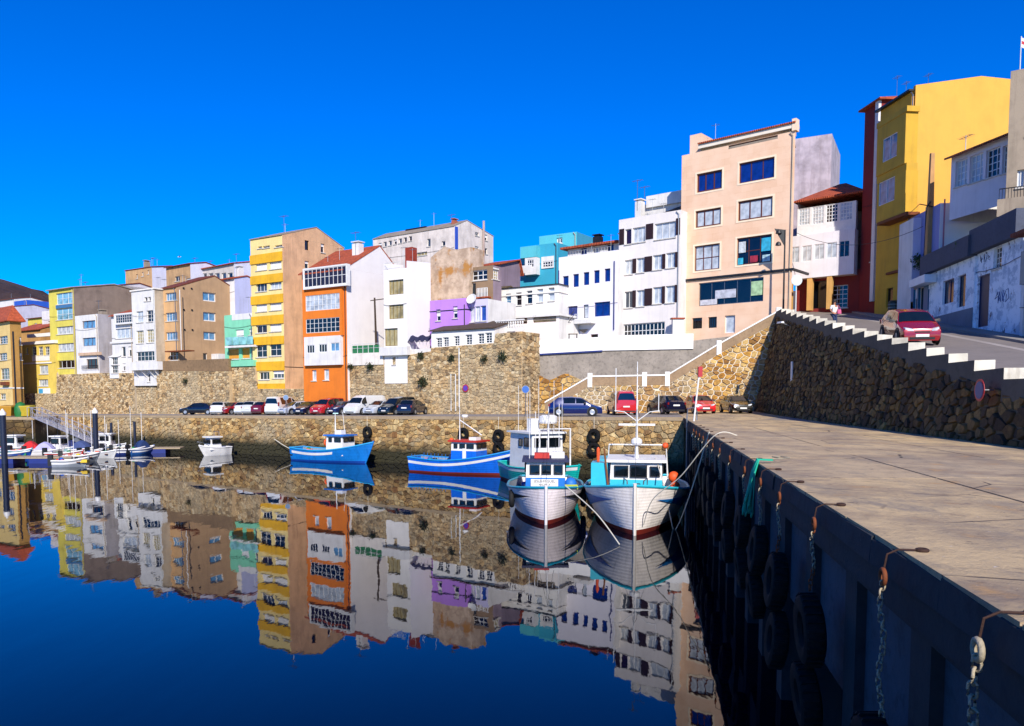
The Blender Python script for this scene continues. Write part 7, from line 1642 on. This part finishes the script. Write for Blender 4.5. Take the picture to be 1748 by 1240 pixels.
us_ = fP((68 - 25.3) / -dR.y, 5.98, .45); rtn = disc_sign('no_parking_sign', 'red ringed blue round sign on a bracket on the shaded ramp wall', us_, 0, .36, (('#b01c2a', 1), ('#23407e', .78)), False, tuple(nR)); MB().tube([(0, 0, 0), -nR * .75], .03, 6).build('bracket', M_steel, rtn)
us_ = fP((68 - 61) / -dR.y, at(1340, 558, 61).z, .1); wl = empty('wall_lamp', tuple(us_), 0, 'pale street lamp head on an arm high on the ramp wall', 'lamp'); MB().tube([-nR * .1, nR * .5 + Vector((0, 0, .25)), nR * 1.0 + Vector((0, -.2, .3))], .04, 6).build('arm', M_steel, wl); MB().hexa([nR * .9 + Vector((-.1, -1.1, .18)), nR * .9 + Vector((.15, -1.1, .18)), nR * .9 + Vector((.15, -.1, .22)), nR * .9 + Vector((-.1, -.1, .22))], [nR * .9 + Vector((-.06, -1.1, .3)), nR * .9 + Vector((.11, -1.1, .3)), nR * .9 + Vector((.11, -.1, .36)), nR * .9 + Vector((-.06, -.1, .36))]).build('lamp_head', M_bcab, wl)
us_ = fP((68 - 56) / -dR.y, 7.2, .14); o = MB().box(-.04, -.5, -1.0, .04, .0, 1.0).build('wall_plate', M_bcab, None, None, us_); o.scale = (1, .5, 1); tag(o, 'narrow white plate fixed upright on the shaded ramp wall', 'plate')
dp = empty('pipe_frame', tuple(onplane(770, 700, R0 + nE * .85, nE)), rad(D), 'tall white pipe frame standing against the bastion wall', 'pipe'); MB().tube([(0, 0, -.1), (0, 0, 3.4), (.55, 0, 3.4), (.55, 0, -.1)], .05, 6).build('pipe', M_rail, dp)
dp2 = empty('downpipe', tuple(onplane(784, 690, R0 + nE * .82, nE)), rad(D), 'pale downpipe running up the bastion wall to the veranda', 'pipe'); MB().tube([(0, 0, -.3), (0, 0, 5.3)], .06, 6).build('pipe', M_rail, dp2)
# ================================================================== PERSON on the ramp
Yp = 52.0; pp_ = at(1420, HOR, Yp); pr = empty('person', (pp_.x, Yp, zroad(Yp)), rad(200), 'person in a white top and blue jeans with a pink bag walking on the ramp', 'person')
def skin(name, joints, edges, mat, parent, sub=2):
    me = bpy.data.meshes.new(name); me.from_pydata([j[0] for j in joints], edges, []); o = bpy.data.objects.new(name, me); C.objects.link(o); o.parent = parent
    me.materials.append(mat); sk = o.modifiers.new('skin', 'SKIN'); sk.use_smooth_shade = True
    if not me.skin_vertices: bpy.context.view_layer.update()
    sv = me.skin_vertices[0].data if me.skin_vertices else None
    if sv:
        for d, j in zip(sv, joints): d.radius = (j[1], j[2] if len(j) > 2 else j[1])
        sv[0].use_root = True
    ss = o.modifiers.new('sub', 'SUBSURF'); ss.levels = ss.render_levels = sub; return o
SK = paint('#b07a5c', .6)
body = [((0, 0, .93), .15, .11), ((0, 0, 1.12), .135, .10), ((0, 0, 1.36), .17, .11), ((0, 0, 1.48), .06), ((0, .01, 1.56), .055), ((0, .02, 1.66), .095), ((0, .015, 1.75), .08),
        ((-.09, 0, .86), .10), ((-.10, .10, .48), .065), ((-.10, -.02, .09), .045), ((-.10, .13, .04), .04), ((.09, 0, .86), .10), ((.10, .16, .50), .065), ((.10, .02, .10), .045), ((.10, .18, .06), .04),
        ((-.21, 0, 1.38), .06), ((-.28, -.04, 1.12), .045), ((-.25, .12, .92), .035), ((-.24, .17, .84), .03), ((.21, 0, 1.38), .06), ((.29, -.02, 1.12), .045), ((.26, .16, .95), .035), ((.25, .22, .88), .03)]
ed = [(0, 1), (1, 2), (2, 3), (3, 4), (4, 5), (5, 6), (0, 7), (7, 8), (8, 9), (9, 10), (0, 11), (11, 12), (12, 13), (13, 14), (2, 15), (15, 16), (16, 17), (17, 18), (2, 19), (19, 20), (20, 21), (21, 22)]
skin('body', body, ed, SK, pr)
shirt = [((0, 0, .90), .175, .135), ((0, 0, 1.12), .16, .125), ((0, 0, 1.36), .19, .13), ((0, 0, 1.455), .085), ((-.21, 0, 1.385), .085), ((-.27, -.03, 1.18), .07), ((.21, 0, 1.385), .085), ((.28, -.02, 1.18), .07)]
skin('shirt', shirt, [(0, 1), (1, 2), (2, 3), (2, 4), (4, 5), (2, 6), (6, 7)], paint('#ecebea', .8), pr)
jeans = [((0, 0, .90), .17, .13), ((-.09, 0, .82), .115), ((-.10, .10, .48), .08), ((-.10, -.01, .12), .065), ((.09, 0, .82), .115), ((.10, .16, .50), .08), ((.10, .03, .13), .065)]
skin('jeans', jeans, [(0, 1), (1, 2), (2, 3), (0, 4), (4, 5), (5, 6)], paint('#16284c', .8), pr)
hair = MB(); hair.lathe([(.02, .14), (.075, .12), (.105, .05), (.108, -.02), (.09, -.09), (.02, -.1)], 14, M=Matrix.Translation((0, .0, 1.715))); hair.build('hair', paint('#1d120c', .7), pr, 60)
bgp = empty('shoulder_bag', (pp_.x + .28, Yp - .12, zroad(Yp) + 1.05), rad(200), 'small pink bag hanging at the walking person\'s side', 'bag'); MB().hexa([(-.14, -.05, -.16), (.14, -.05, -.16), (.14, .05, -.16), (-.14, .05, -.16)], [(-.11, -.03, .12), (.11, -.03, .12), (.11, .03, .12), (-.11, .03, .12)]).build('pouch', paint('#c2577f', .7), bgp); MB().tube([(-.1, 0, .12), (-.06, -.05, .3), (.0, -.1, .42), (.06, -.05, .3), (.1, 0, .12)], .012, 5).build('strap', paint('#c2577f', .7), bgp)

# gulls
def gull(label, loc, head, span=.9, flying=True):
    rt = empty('gull', tuple(loc), head, label, 'bird'); w = paint('#d9d9d6', .7); g = paint('#7b8088', .7)
    MB().tube([(-.28, 0, .0), (-.18, 0, .01), (0, 0, 0), (.14, 0, .02), (.22, 0, .04), (.27, 0, .035)], [.01, .05, .075, .06, .045, .012], 8).build('body', w, rt, 60)
    if flying:
        for s_ in (1, -1): MB().add([(.1, .05 * s_, .03), (-.1, .05 * s_, .03), (-.08, .32 * s_, .16), (-.14, span * s_, .10), (.05, .34 * s_, .18), (.1, .05 * s_, .05), (-.1, .05 * s_, .045), (-.08, .32 * s_, .175), (.05, .34 * s_, .195)], [(0, 1, 2, 4), (4, 2, 3), (5, 8, 7, 6), (8, 3, 7), (1, 6, 7, 2), (0, 4, 8, 5)]).build('wing', g, rt)
    else:
        for s_ in (1, -1): MB().tube([(0, .03 * s_, -.05), (0, .03 * s_, -.2)], .008, 4).build('leg', M_orange, rt)
    MB().tube([(.26, 0, .035), (.34, 0, .02)], [.012, .003], 5).build('beak', paint('#d9a01c', .6), rt)
gull('gull gliding above the roofs at the left', at(306, 439, 128), rad(25));
